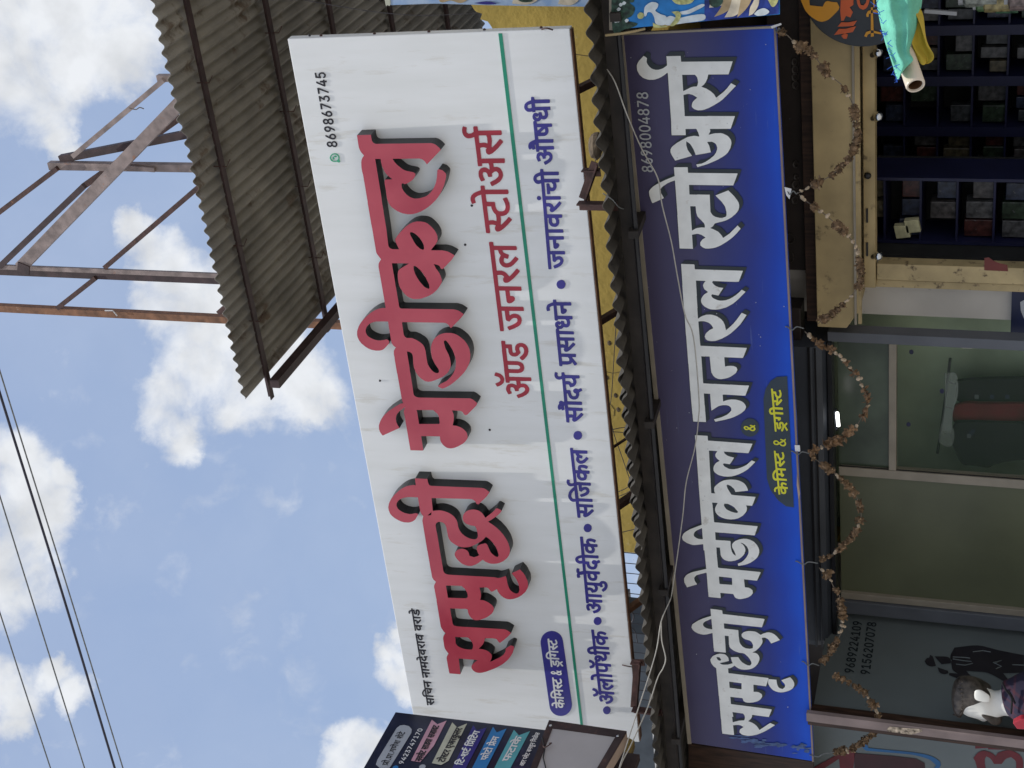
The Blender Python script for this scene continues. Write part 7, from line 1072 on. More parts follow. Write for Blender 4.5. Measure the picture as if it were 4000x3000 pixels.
# teal cloth: loft between a left and a right edge, rounded towards the viewer, with folds
EL = [(3508, 318), (3500, 300), (3488, 262), (3477, 225), (3464, 190), (3452, 150), (3440, 105), (3431, 60), (3424, 20), (3415, -60), (3400, -160)]
ER = [(3514, 300), (3540, 258), (3580, 232), (3550, 212), (3556, 180), (3572, 140), (3584, 100), (3594, 60), (3602, 20), (3610, -60), (3620, -160)]
vs, fs = [], []; n = 22
for j, (a, b_) in enumerate(zip(EL, ER)):
    s = j / (len(EL) - 1); yy = YP - .02 + s * .22
    A, B = atY(*a, yy), atY(*b_, yy); w = (B - A).length
    for k in range(n):
        t = 2 * math.pi * k / n; u = 0.5 - 0.5 * math.cos(t); dep = -math.sin(t) * (w * .42 + .012)
        p = A.lerp(B, u); f = .010 * math.sin(u * 14 + s * 5) * min(1, s * 3) + .012 * noise.noise(Vector((u * 4, s * 6, 2)))
        d_ = (p - EYE).normalized(); vs.append(p - d_ * (-dep + (f if math.sin(t) > 0 else 0)) * (1 if math.sin(t) > 0 else 1))
for j in range(len(EL) - 1):
    for k in range(n): fs.append((j * n + k, j * n + (k + 1) % n, (j + 1) * n + (k + 1) % n, (j + 1) * n + k))
fs += [tuple(range(n)), tuple(range((len(EL) - 1) * n, len(EL) * n))]
tc_o = link('teal_cloth', vs, fs, M['teal_cloth'], fl_)
for p in tc_o.data.polygons: p.use_smooth = True
md = tc_o.modifiers.new('smooth', 'SUBSURF'); md.levels = 2; md.render_levels = 2
YE = [((3590, 238), (3614, 255)), ((3562, 228), (3649, 241)), ((3556, 205), (3648, 208)), ((3556, 180), (3626, 180)), ((3560, 142), (3624, 142)), ((3566, 80), (3612, 72)), ((3572, 45), (3586, 42)), ((3578, 10), (3582, 8))]
vs, fs = [], []; n = 9
for j, (a, b_) in enumerate(YE):
    A, B = atY(*a, YP + .05 + j * .012), atY(*b_, YP + .06 + j * .012)
    for k in range(n):
        u = k / (n - 1); vs.append(A.lerp(B, u) + Vector((0, .014 * math.sin(u * 9 + j), .006 * math.sin(u * 7 + j * 1.7))))
for j in range(len(YE) - 1):
    for k in range(n - 1): fs.append((j * n + k, j * n + k + 1, (j + 1) * n + k + 1, (j + 1) * n + k))
yc = link('yellow_cloth', vs, fs, M['yellow_cloth'], fl_)
for p in yc.data.polygons: p.use_smooth = True
md = yc.modifiers.new('thick', 'SOLIDIFY'); md.thickness = .002
md = yc.modifiers.new('smooth', 'SUBSURF'); md.levels = 2; md.render_levels = 2
tn = MB(); r2_ = random.Random(8)
for k in range(46):
    s = r2_.random(); i = s * (len(EL) - 2); i0 = int(i); a = Vector(EL[i0 + 0]).lerp(Vector(EL[i0 + 1]), i - i0)
    P = atY(a.x + r2_.uniform(-3, 14), a.y, YP - .06 + s * .1); tn.tube([P, P + Vector((r2_.uniform(-.012, .012), r2_.uniform(-.01, 0), r2_.uniform(-.012, .012)))], .0007, 4)
tn.build('tinsel_fringe', M['tinsel'], fl_)

# ------------------------------------------------------------------ the shop building: slabs, pillars, partitions, dark rooms
def fx(y, x=3600, Y=FYD): return atY(x, y, Y).x
def fz(x, y=1500, Y=FYD): return atY(x, y, Y).z
sb = thing('shop_building', 'shaded row of shop rooms under the tin awning', 'shop', (-4.5, 10, .25))
xA, xB, xC, xD = fx(1235), fx(1095), fx(2365), 0.6
ZC = 3.45
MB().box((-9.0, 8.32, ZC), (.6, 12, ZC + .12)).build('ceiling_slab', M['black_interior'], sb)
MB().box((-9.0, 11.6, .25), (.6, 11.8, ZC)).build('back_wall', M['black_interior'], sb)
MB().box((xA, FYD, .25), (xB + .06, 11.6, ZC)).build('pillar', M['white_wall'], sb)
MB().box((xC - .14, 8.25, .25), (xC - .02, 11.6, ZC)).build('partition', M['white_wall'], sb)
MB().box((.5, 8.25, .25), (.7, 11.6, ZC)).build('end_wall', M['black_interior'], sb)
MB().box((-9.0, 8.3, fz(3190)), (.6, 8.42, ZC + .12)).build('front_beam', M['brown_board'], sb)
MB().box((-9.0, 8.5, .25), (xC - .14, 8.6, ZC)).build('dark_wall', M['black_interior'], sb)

# right hand shop: roller shutter housing, fascia, guide frame
fa = thing('fascia_board', 'dark brown fascia board with dull relief letters over the beige shutter box', 'board', (fx(400, 3090), 8.1, fz(3155, 600)))
x0, x1 = fx(1012, 3090), .55
MB().box((x0, 8.06, fz(3152, 600)), (x1, 8.12, fz(3034, 600))).build('board', M['brown_board'], fa)
for k, (yy, xx, r) in enumerate(((930, 3085, 17), (1000, 3080, 22), (890, 3060, 10), (780, 3105, 12), (720, 3108, 13), (690, 3110, 8), (640, 3108, 10), (300, 3105, 11), (330, 3108, 12), (270, 3106, 12), (240, 3104, 10))):
    c = atY(xx, yy, 8.06); r *= .0017
    MB().tube([c + Vector((r * math.cos(t), -.004, r * .8 * math.sin(t))) for t in [i * 2 * math.pi / 14 for i in range(15)]], .005, 5).build('relief_letter', M['brown_letter'], fa)
tag(MB().box((fx(1192, 3180), 8.0, fz(3206, 600)), (.55, 8.06, fz(3160, 600))).build('brown_beam', M['dark_wood']), 'dark brown timber strip between fascia and beige shutter box', 'beam')
sh_ = thing('shutter_box', 'beige painted roller shutter box over the dark cosmetics shop', 'shutter box', (fx(700, 3300), 8.0, fz(3432, 700)))
xl = fx(1192, 3290)
MB().slab([(xl, 0, fz(3212, 700)), (.5, 0, fz(3212, 700)), (.5, 0, fz(3377, 700)), (xl + .11, 0, fz(3377, 700)), (xl + .045, 0, fz(3350, 700)), (xl, 0, fz(3330, 700))] and [Vector((a, 7.92, c)) for a, c in ((xl, fz(3212, 700)), (.5, fz(3212, 700)), (.5, fz(3376, 700)), (xl + .10, fz(3376, 700)), (xl + .05, fz(3352, 700)), (xl, fz(3328, 700)))], (0, .28, 0)).build('housing', M['beige_paint'], sh_, bevel=.004)
MB().bar((xl + .03, 7.915, fz(3366, 700)), (.5, 7.915, fz(3366, 700)), .014, .012).build('lip', M['alu'], sh_)
MB().bar((xl + .03, 7.93, fz(3382, 700)), (.5, 7.93, fz(3382, 700)), .02, .018).build('lip', M['beige_paint'], sh_)
MB().box((fx(1075, 3410), 8.04, fz(3433, 700)), (.5, 8.12, fz(3388, 700))).build('bottom_rail', M['beige_paint'], sh_, bevel=.003)
for yy in (925, 795): MB().box((fx(yy, 3402) - .04, 8.03, fz(3406, yy)), (fx(yy, 3402) + .04, 8.045, fz(3399, yy))).build('slot', M['black_side'], sh_)
for yy, xx in ((205, 3430), (455, 3431), (1000, 3431)):
    c = atY(xx, yy, 7.98); t = thing('chrome_lock', {205: 'round chrome lock half hidden behind the round sign', 455: 'round chrome lock below the beige shutter box, middle of the three', 1000: 'round chrome lock at the left end of the beige shutter rail'}[yy], 'lock', c, 'chrome locks on the shutter rail')
    MB().ball(c, .026, 14, sq=(1, 1, 1)).build('ball', M['chrome'], t, smooth=True)
    MB().tube([c + Vector((0, .0, .01)), c + Vector((-.03, .05, .035))], .014, 8).build('stem', M['black_side'], t)
MB().ball((fx(640, 3405), 8.03, fz(3405, 640)), .02, 8).build('rust_hole', M['black_side'], sh_)
gf = thing('guide_frame', 'speckled beige shutter guide frame beside the white pillar', 'frame', (fx(1025, 3700), 8.1, .3))
zt_ = fz(3434, 1020)
def vbar(ya_, yb_, y, d_, ztop, zbot=.25): # vertical strip between two photograph rows
    return (min(fx(ya_), fx(yb_)), y, zbot), (max(fx(ya_), fx(yb_)), y + d_, ztop)
MB().box(*vbar(993, 1056, 8.06, .09, zt_ - .005)).build('guide', M['beige_rusty'], gf, bevel=.004)
MB().box(*vbar(1068, 1096, 8.10, .05, zt_ + .01)).build('outer_stile', M['beige_rusty'], gf, bevel=.003)
MB().box(*vbar(1056, 1068, 8.16, .03, zt_)).build('groove', M['black_side'], gf)
p_ = [atY(a, b_, 8.058) for a, b_ in ((3845, 1008), (3862, 1005), (3880, 1018), (3905, 1028), (3935, 1035), (3938, 1060), (3900, 1058), (3845, 1056))]
MB().add(p_, [tuple(range(8))]).build('red_patch', mat('dull_red_patch', (.16, .035, .03), .6), gf)

# display rack with packets inside the dark shop
YK = 9.5
rk = thing('display_rack', 'dark navy pigeonhole display rack inside the unlit shop', 'display rack', (-2.6, YK, .25))
ys = [885, 705, 515, 318, 120, -80]
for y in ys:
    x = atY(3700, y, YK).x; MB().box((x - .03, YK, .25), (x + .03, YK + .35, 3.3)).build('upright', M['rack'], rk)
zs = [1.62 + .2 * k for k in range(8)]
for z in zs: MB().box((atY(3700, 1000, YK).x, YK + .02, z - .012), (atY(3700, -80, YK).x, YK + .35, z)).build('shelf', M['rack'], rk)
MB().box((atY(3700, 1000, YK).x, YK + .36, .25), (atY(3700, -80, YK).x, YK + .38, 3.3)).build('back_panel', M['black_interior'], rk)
MB().box((xB + .062, 8.35, .25), (xB + .08, 11.5, ZC)).build('shade_lining', M['black_interior'], sb)  # added black sheet standing for shade on the inner pillar side
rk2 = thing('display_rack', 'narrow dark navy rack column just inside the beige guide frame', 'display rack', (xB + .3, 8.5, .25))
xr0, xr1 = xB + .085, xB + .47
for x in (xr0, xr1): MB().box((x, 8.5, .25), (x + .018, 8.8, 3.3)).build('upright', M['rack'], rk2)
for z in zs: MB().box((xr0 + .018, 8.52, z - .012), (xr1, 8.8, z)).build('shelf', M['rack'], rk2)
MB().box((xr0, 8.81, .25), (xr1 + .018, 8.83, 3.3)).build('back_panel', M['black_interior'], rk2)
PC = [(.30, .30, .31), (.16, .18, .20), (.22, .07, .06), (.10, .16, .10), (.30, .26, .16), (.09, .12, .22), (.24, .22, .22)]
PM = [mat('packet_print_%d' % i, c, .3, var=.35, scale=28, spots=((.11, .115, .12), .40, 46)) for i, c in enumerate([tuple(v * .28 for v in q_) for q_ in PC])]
r3 = random.Random(21); lab = 'dim printed packet standing in the dark navy display rack'
edges = [1000] + ys
for i in range(len(edges) - 1):
    xa, xb = atY(3700, edges[i], YK).x + .04, atY(3700, edges[i + 1], YK).x - .04
    for z in zs:
        nb = r3.choice((2, 3, 3)); w = (xb - xa) / nb
        for k in range(nb):
            if r3.random() < .12: continue
            h = r3.uniform(.10, .165); a = xa + w * (k + .06); b_ = xa + w * (k + .92); y = YK + r3.uniform(.03, .09)
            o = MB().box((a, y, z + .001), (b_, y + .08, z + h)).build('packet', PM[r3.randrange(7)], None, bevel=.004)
            tag(o, lab, 'packet', 'printed packets in the display rack')
for z in zs:
    for k in range(3):
        if r3.random() < .1: continue
        h = r3.uniform(.10, .165); a = xr0 + .03 + .115 * k
        o = MB().box((a, 8.53 + r3.uniform(0, .04), z + .001), (a + .10, 8.66, z + h)).build('packet', PM[r3.randrange(7)], None, bevel=.004)
        tag(o, 'dim printed packet standing in the narrow rack column inside the beige guide frame', 'packet', 'printed packets in the narrow rack column')
for a, b_, lb_ in ((3522, 905, 'pale yellow soap carton leaning on the rack, nearer the beige frame'), (3562, 884, 'pale yellow soap carton tilted against its neighbour in the rack')):
    c = atY(a, b_, 8.49); o = MB().hexa([c + Vector(v) for v in ((-.035, 0, -.05), (.04, 0, -.035), (.03, 0, .045), (-.045, 0, .03), (-.035, .05, -.05), (.04, .05, -.035), (.03, .05, .045), (-.045, .05, .03))]).build('carton', mat('pale_carton', (.62, .60, .38), .4, var=.12, scale=20), None, bevel=.003); tag(o, lb_, 'carton', 'pale cartons on the rack')
jr = [((3820, -8), .05, .20, (.34, .37, .33), 'pale translucent plastic jar at the top right of the dark shop'), ((3850, 20), .035, .13, (.12, .22, .10), 'green labelled bottle at the top right of the dark shop'), ((3885, 15), .045, .16, (.36, .30, .14), 'yellowish jar with green label at the top right of the dark shop'), ((3925, 30), .03, .14, (.10, .20, .12), 'dark green bottle at the far top right of the dark shop'), ((3985, -10), .07, .16, (.26, .20, .19), 'pale pinkish wrapped bundle at the top right corner')]
for (a, b_), r, h, c_, lb_ in jr:
    c = atY(a, b_, 8.75); mt = mat('jar_plastic', c_, .25, var=.3, scale=30)
    t = thing('jar', lb_, 'jar', c - Vector((0, 0, h / 2)), 'jars at the corner of the dark shop')
    MB().tube([c + Vector((0, 0, -h / 2)), c + Vector((0, 0, h * .3)), c + Vector((0, 0, h * .38))], [r, r, r * .7], 16).build('body', mt, t, smooth=False)
    MB().tube([c + Vector((0, 0, h * .385)), c + Vector((0, 0, h * .5))], r * .72, 16).build('lid', M['print_grey'], t)
tag(MB().bar(atY(3612, 42, 8.75), atY(3738, 52, 8.75), .022, .02).build('shelf_edge', M['print_grey']), 'pale strip of shelf edging behind the yellow flag cloth', 'shelf edge')

# white pillar details
nb_ = thing('number_plaque', 'small white plaque with a black digit on the pillar top', 'plaque', atY(3105, 1050, 8.13))
pq = [atY(a, b_, 8.15) for a, b_ in ((3078, 1008), (3078, 1090), (3150, 1088), (3150, 1006))]
MB().slab(pq, (0, .02, 0)).build('plate', M['white_wall'], nb_)
MB().tube([atY(a, b_, 8.145) for a, b_ in ((3112, 1032), (3110, 1050), (3123, 1052), (3122, 1038), (3132, 1032), (3140, 1042), (3136, 1054))], .006, 5).build('digit', M['ink_black'], nb_)
tag(MB().box((fx(1290, 3110), 7.98, fz(3152, 1200)), (fx(1136, 3110), 8.12, fz(3070, 1200))).build('soffit_block', M['brown_board'], bevel=.004), 'black block added for the dark soffit between the plaque and the charcoal shutter box', 'soffit')  # black block standing in for part of the dark soffit
bp_ = thing('poster', 'navy poster with pale edge fixed on the white pillar at the right', 'poster', atY(3975, 1230, 8.15))
MB().slab([atY(a, b_, 8.16) for a, b_ in ((3953, 1124), (3946, 1345), (4200, 1362), (4200, 1135))], (0, .02, 0)).build('board', M['navy_dull'], bp_)
MB().slab([atY(a, b_, 8.155) for a, b_ in ((3946, 1112), (3953, 1124), (4200, 1135), (4200, 1122))], (0, .02, 0)).build('pale_edge', M['ink_white'], bp_)
MB().add([atY(a, b_, 8.157) for a, b_ in ((3985, 1180), (4000, 1172), (4060, 1176), (4060, 1250), (4000, 1245), (3988, 1215))], [tuple(range(6))]).build('pale_figure', M['print_grey'], bp_)

# middle shop: charcoal shutter box, aluminium front with green glass
mb_ = thing('shutter_box', 'charcoal grey roller shutter box with rounded end over the green glass shop', 'shutter box', (fx(1850, 3200), 8.0, fz(3262, 1850)))
xm0, xm1 = fx(2405, 3180), fx(1262, 3200); zb, ztp = fz(3262, 1850), fz(3100, 1850)
q = MB(); vs = []; prof = [(8.0, zb), (7.93, zb + .02), (7.90, zb + .08), (7.90, ztp - .05), (7.95, ztp), (8.25, ztp), (8.25, zb)]
nP = len(prof); sec = []
for x, s in ((xm0 - .05, .45), (xm0 - .035, .75), (xm0, .95), (xm0 + .04, 1), (xm1, 1)):
    cz = (zb + ztp) / 2; sec.append([Vector((x, 8.1 + (y - 8.1) * s, cz + (z - cz) * s)) for y, z in prof])
vs = [p for r_ in sec for p in r_]
fs = [(j * nP + k, j * nP + (k + 1) % nP, (j + 1) * nP + (k + 1) % nP, (j + 1) * nP + k) for j in range(4) for k in range(nP)] + [tuple(range(nP)), tuple(range(4 * nP, 5 * nP))]
q.add(vs, fs).build('housing', M['dark_grey'], mb_)
MB().bar((xm0, 7.895, fz(3205, 1850)), (xm1, 7.895, fz(3205, 1850)), .012, .012).build('seam', M['black_side'], mb_)
MB().bar((xm0, 7.893, fz(3228, 1850)), (xm1, 7.893, fz(3228, 1850)), .006, .010).build('seam', M['black_side'], mb_)
MB().box((xm0, 7.97, zb - .028), (xm1, 8.05, zb - .003)).build('slot', M['black_side'], mb_)
for ya_, yb_ in ((1242, 1280), (2352, 2400)):
    t = tag(MB().box(*vbar(ya_, yb_, 7.98 if ya_ < 2000 else 8.13, .10 if ya_ < 2000 else .07, zb - .005)).build('shutter_channel', M['grey_metal'], bevel=.004), {1242: 'grey steel shutter channel beside the white pillar', 2352: 'grey steel shutter channel at the left edge of the frosted pane'}[ya_], 'channel', 'shutter channels of the glass shop')
gs = thing('glass_shopfront', 'bronze aluminium shopfront with green glass panes', 'shopfront', (fx(1800), 8.15, .3))
YG = 8.15; zr = fz(3490, 1550)
MB().box(*vbar(1286, 1310, YG, .06, zb - .03)).build('stile', M['alu'], gs, bevel=.003)
MB().box(*vbar(1830, 1863, YG, .06, zb - .03)).build('stile', M['alu'], gs, bevel=.003)
MB().box(*vbar(2326, 2350, YG, .06, zb - .03)).build('stile', M['alu'], gs, bevel=.003)
MB().box((fx(1830), YG + .003, zr - .022), (fx(1310), YG + .055, zr + .022)).build('rail', M['alu'], gs, bevel=.003)
MB().bar((fx(1829), YG + .012, .25), (fx(1829), YG + .012, zb - .03), .006, .006, (0, 1, 0)).build('gasket', M['black_side'], gs)
MB().box((fx(1830), YG + .028, zr + .022), (fx(1310), YG + .034, zb - .03)).build('transom_pane', mat('dim_green_film', (0.075, .10, .07), .3, var=.25, scale=2.5), gs)
MB().box((fx(1830), YG + .028, .25), (fx(1310), YG + .034, zr - .022)).build('pane', M['glass'], gs)
MB().box((fx(2326), YG + .028, .25), (fx(1863), YG + .034, zb - .03)).build('frosted_pane', M['frost'], gs)
for a, b_ in ((3549, 1658), (3560, 1375), (3680, 1528)): MB().ball(atY(a, b_, YG + .026), .016, 8, sq=(1, .1, .8)).build('smudge', M['rack'], gs)
gl = MB(); r4 = random.Random(4)
MB().box((fx(2300), 8.8, .25), (fx(1300), 8.84, ZC)).build('inner_partition', mat('pale_green_partition', (.42, .52, .36), .7, var=.2, scale=1.5), gs)
tag(MB().box(*[tuple(v) for v in (atY(3800, 1346, 8.10) - Vector((.03, 0, .0)), atY(3757, 1318, 8.14) + Vector((.012, .05, 0)))]).build('socket', M['white_wall'], bevel=.008), 'small white electric socket under the bronze frame beside the channel', 'socket')
tb = thing('glint_tube', 'short lit tube added to make a bright glint under the charcoal shutter box', 'lamp', atY(3272, 1638, 7.97))  # small emissive tube placed to make a bright glint
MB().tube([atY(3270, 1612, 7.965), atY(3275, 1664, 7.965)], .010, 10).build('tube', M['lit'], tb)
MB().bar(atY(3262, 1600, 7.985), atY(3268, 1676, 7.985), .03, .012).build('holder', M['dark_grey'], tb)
# shirts on a rail behind the glass
rl = tag(MB().tube([atY(3662, 1770, 8.42), atY(3680, 1650, 8.42), atY(3700, 1500, 8.42), atY(3712, 1400, 8.42)], .009, 8).build('clothes_rail', M['black_side']), 'thin black clothes rail behind the green glass', 'rail')
SH = [([(3712, 1700), (3720, 1740), (3755, 1810), (3800, 1820), (3860, 1828), (3890, 1815), (3990, 1800), (4250, 1800), (4250, 1650), (3990, 1655), (3760, 1650), (3725, 1665)], 'shirt_black', 8.50, 'black shirt with small white mark, front of the hanging row'),
      ([(3722, 1600), (3735, 1585), (3780, 1575), (3850, 1578), (4250, 1590), (4250, 1690), (3900, 1680), (3740, 1655), (3720, 1625)], 'shirt_red', 8.56, 'dark red shirt hanging between the black ones'),
      ([(3735, 1505), (3745, 1490), (3900, 1480), (4250, 1490), (4250, 1600), (3850, 1585), (3745, 1570), (3732, 1535)], 'shirt_black', 8.62, 'black shirt with dim white lettering, behind the red one')]
for pts, mm_, y, lb_ in SH:
    P = spline([atY(a, b_, y) for a, b_ in pts] + [atY(*pts[0], y)], 4)[:-1]; t = thing('shirt', lb_, 'shirt', P[0], 'shirts hanging behind the glass')
    MB().slab(P, (0, .035, 0)).build('cloth', M[mm_], t, bevel=.006)
    MB().tube(spline([P[0] + Vector((0, .017, 0)), atY(pts[0][0] - 22, pts[0][1] - 10, y + .017), atY(pts[0][0] - 30, pts[0][1] - 20, y + .0)], 4), .005, 6).build('hanger_hook', M['black_side'], t)
    if y != 8.56:
        for k in range(3):
            c = atY((3785 if y < 8.52 else 3815) + (k * 8 if y < 8.52 else k * 60), (1703 - k * 9 if y < 8.52 else 1550), y - .003)
            MB().box(tuple(c - Vector((.014, .001, .012))), tuple(c + Vector((.014, .001, .012)))).build('white_print', M['navy_dull'] if k else M['grey_metal'], t)
# clear plastic wrap over the collars
pw = [(3690, 1460), (3735, 1462), (3742, 1540), (3725, 1600), (3718, 1660), (3728, 1700), (3715, 1745), (3675, 1735), (3668, 1700), (3690, 1600)]
tag(MB().slab(spline([atY(a, b_, 8.40) for a, b_ in pw] + [atY(*pw[0], 8.40)], 4)[:-1], (0, .012, 0)).build('plastic_wrap', glass('clear_wrap', (.30, .34, .30), .4)), 'crumpled clear plastic wrap over the shirt collars', 'plastic wrap')

# ------------------------------------------------------------------ printed side panel with telephone numbers
XP = atY(3241, 2388, 8.2).x
pn = thing('printed_panel', 'grey green side panel with two phone numbers and a black suited figure', 'sign', (XP, 7.7, .4))
pv = [atX(3241, 2388, XP), atX(3178, 2759, XP)]
zb_ = .4
MB().slab([pv[0], pv[1], Vector((XP, pv[1].y, zb_)), Vector((XP, pv[0].y, zb_))], (-.03, 0, 0)).build('board', M['panel_grey'], pn)
outline('phone_lettering', 'panel_no_a', FX(XP), 0.0, M['print_dark'], pn, .004)
outline('phone_lettering', 'panel_no_b', FX(XP), 0.0, M['print_dark'], pn, .004)
outline('suit_figure', 'suit_figure', FX(XP), 0.0, M['ink_black'], pn, .004)
for pts in ([(3722, 2566), (3770, 2568), (3790, 2571)], [(3722, 2574), (3760, 2580), (3795, 2584)], [(3735, 2594), (3770, 2598), (3800, 2591)], [(3800, 2546), (3840, 2541), (3870, 2547)], [(3885, 2592), (3912, 2580), (3880, 2588), (3912, 2603), (3890, 2612)], [(3955, 2596), (4000, 2598)]):
    MB().tube([atX(a, b_, XP + .005) for a, b_ in pts], .0035, 4).build('suit_line', M['panel_grey'], pn)
e1_, e2_ = pv[1] + Vector((.0, -.01, 0)), Vector((XP, pv[1].y - .01, zb_))
tag(MB().bar(e1_ + Vector((-.02, -.04, .02)), e2_ + Vector((-.02, -.04, 0)), .09, .085, (1, 0, 0)).build('dark_post', M['dark_wood']), 'dark brown post along the front edge of the phone number panel', 'post')
col = thing('column', 'narrow pinkish cement column with chipped pale patch left of the panel', 'column', (e1_.x - .12, 7.4, .25))
cx0 = atY(3600, 2874, 7.15).x; cx1 = atY(3600, 2842, 7.15).x
MB().box((cx0, 7.15, .25), (cx1, 7.18, fz(3150, 2800, 7.15))).build('shaft', M['plaster_pink'], col)
ch = [(3463, 2851), (3475, 2838), (3510, 2842), (3560, 2846), (3600, 2848), (3602, 2858), (3560, 2870), (3500, 2862), (3470, 2858)]
MB().add([atY(a, b_, 7.147) for a, b_ in ch], [tuple(range(9))]).build('chipped_patch', mat('chipped_plaster', (.55, .45, .34), .9, var=.4, scale=40, spots=((.12, .09, .07), .40, 22)), col)
YL = 8.05
lf = thing('signboard', 'shaded grey sign with big dark red letters and a blue curve at the lower left', 'sign', (-7.6, YL, .6))
la = [atY(3170, 2790, YL), atY(3200, 3500, YL)]
MB().box((la[1].x, YL, .6), (la[0].x, YL + .04, la[0].z)).build('board', M['panel_grey'], lf)
outline('red_lettering', 'left_red', FY(YL), 0.0, mat('dark_red_print', (.15, .014, .022), .5), lf, .004)
outline('dark_lettering', 'left_dark', FY(YL), 0.0, mat('maroon_print', (.045, .008, .012), .5), lf, .004)
outline('blue_curve', 'left_blue', FY(YL), 0.0, mat('mid_blue_print', (.02, .12, .30), .5), lf, .004)
# brown wooden panel at the blue board's left end
wp = [atY(2690, 2905, 7.75), atY(2690, 3300, 7.75), atY(3190, 3300, 7.75), atY(3176, 2976, 7.75)]
tag(MB().slab([Vector((p.x, 7.75, p.z)) for p in wp], (0, .03, 0)).build('wood_panel', M['dark_wood']), 'dark brown wooden panel behind the left end of the blue board', 'panel')

# ------------------------------------------------------------------ mannequin in front of the panel
YM = 7.25
def mp_(a, b_, y=YM): return atY(3600 + a / 2.573, 2480 + b_ / 2.573, y)
def loft(rows, hw, nm, mm_, parent, n=20, y0=YM, nose=None, sq=1.0):
    vs, fs = [], []
    for j, (x, a, b_) in enumerate(rows):
        A, B = mp_(x, a, y0), mp_(x, b_, y0); c = (A + B) / 2; r = (B - A) / 2; h = hw[j] if isinstance(hw, list) else hw
        for k in range(n):
            t = 2 * math.pi * k / n; ct, st_ = math.cos(t), math.sin(t)
            push = max(0.0, (ct - .93) / .07) * nose[j] / abs(b_ - a) * 2 if nose else 0.0   # the nose stands out of the front
            vs.append(c + r * (math.copysign(abs(ct) ** sq, ct) + push) + Vector((0, st_ * h, 0)))
    for j in range(len(rows) - 1):
        for k in range(n): fs.append((j * n + k, j * n + (k + 1) % n, (j + 1) * n + (k + 1) % n, (j + 1) * n + k))
    fs += [tuple(range(n)), tuple(range((len(rows) - 1) * n, len(rows) * n))]
    o = link(nm, vs, fs, mm_, parent)
    for p in o.data.polygons: p.use_smooth = True
    md = o.modifiers.new('smooth', 'SUBSURF'); md.levels = 1; md.render_levels = 2
    return o
mn = thing('mannequin', 'white faced shop mannequin with sculpted brown hair, beard and plaid shirt', 'mannequin', mp_(1200, 640))
hr = [(335, 540, 680), (360, 490, 735), (400, 460, 765), (430, 452, 776), (470, 450, 800), (500, 455, 808), (540, 465, 820), (580, 480, 828), (620, 510, 834), (650, 530, 838), (680, 555, 840), (700, 565, 846), (730, 575, 846), (760, 572, 838), (785, 566, 815), (810, 552, 803), (850, 542, 797), (900, 520, 805), (960, 480, 830)]
hwid = [.03, .055, .068, .073, .076, .076, .074, .073, .072, .07, .066, .062, .057, .054, .052, .052, .054, .06, .08]
nose = [0, 0, 0, 0, 0, -4, 6, 24, 40, 30, 4, 12, 4, 0, 0, 0, 0, 0, 0]
loft(hr, hwid, 'head', M['skin_white'], mn, n=32, nose=nose)
loft([(300, 560, 640), (318, 490, 740), (345, 450, 800), (385, 428, 822), (412, 426, 800), (430, 428, 752), (470, 432, 728), (520, 444, 700), (570, 466, 660), (620, 505, 620), (670, 548, 600), (700, 572, 606)], [.03, .062, .078, .083, .084, .083, .083, .083, .081, .078, .07, .06], 'hair', M['hair'], mn)
for k in range(9):
    a = 330 + k * 9
    MB().tube(spline([mp_(318 + k * 7, 800 - k * 42, YM - .03 - .004 * k), mp_(360 + k * 4, 812 - k * 44, YM - .062), mp_(410, 780 - k * 38, YM - .084)], 4), .0035, 5).build('hair_strand', M['hair'], mn)
loft([(595, 690, 745), (640, 690, 790), (690, 705, 842), (720, 720, 872), (755, 740, 886), (790, 765, 884), (815, 795, 862)], [.074, .077, .074, .068, .058, .045, .025], 'beard', M['hair'], mn)
MB().ball(mp_(690, 858, YM), .0125, 10, sq=(.8, 1.5, .7)).build('lips', M['skin_white'], mn, smooth=True)
for sgn in (-1, 1):
    loft([(528, 570, 632), (545, 552, 655), (580, 548, 668), (615, 560, 672), (650, 585, 676), (690, 610, 676)], [.006, .011, .013, .012, .010, .006], 'ear', M['skin_white'], mn, n=14, y0=YM + sgn * .083)
    MB().ball(mp_(512, 792, YM + sgn * .045), .011, 8, sq=(1, .8, .5)).build('eye', M['print_grey'], mn)
    MB().tube([mp_(488, 790, YM + sgn * .05), mp_(492, 806, YM + sgn * .035), mp_(500, 808, YM + sgn * .022)], .004, 5).build('eyebrow', M['hair'], mn)
loft([(800, 500, 560), (822, 478, 690), (862, 466, 778), (900, 460, 792), (950, 450, 806), (1029, 430, 850), (1200, 400, 900), (1500, 390, 920), (1800, 400, 900)], [.03, .062, .078, .10, .135, .165, .19, .19, .17], 'shirt', M['plaid'], mn, sq=.9)
for pts in ([(812, 480), (850, 560), (905, 640), (900, 790)], [(870, 560), (905, 610), (940, 690)]):
    MB().tube(spline([mp_(a, b_, YM - .095 - .02 * k) for k, (a, b_) in enumerate(pts)], 4), .006, 6).build('collar_fold', M['shirt_black'], mn)
MB().tube([mp_(1800, 670), mp_(2560, 670)], .03, 10).build('stand_pole', M['chrome'], mn)
tag(MB().slab([mp_(a, b_, 7.05) for a, b_ in ((915, 890), (1000, 845), (1200, 850), (1200, 960), (960, 950))], (0, .04, 0)).build('red_cloth', M['ink_red'], bevel=.006), 'scrap of red cloth at the lower left beside the mannequin', 'cloth')

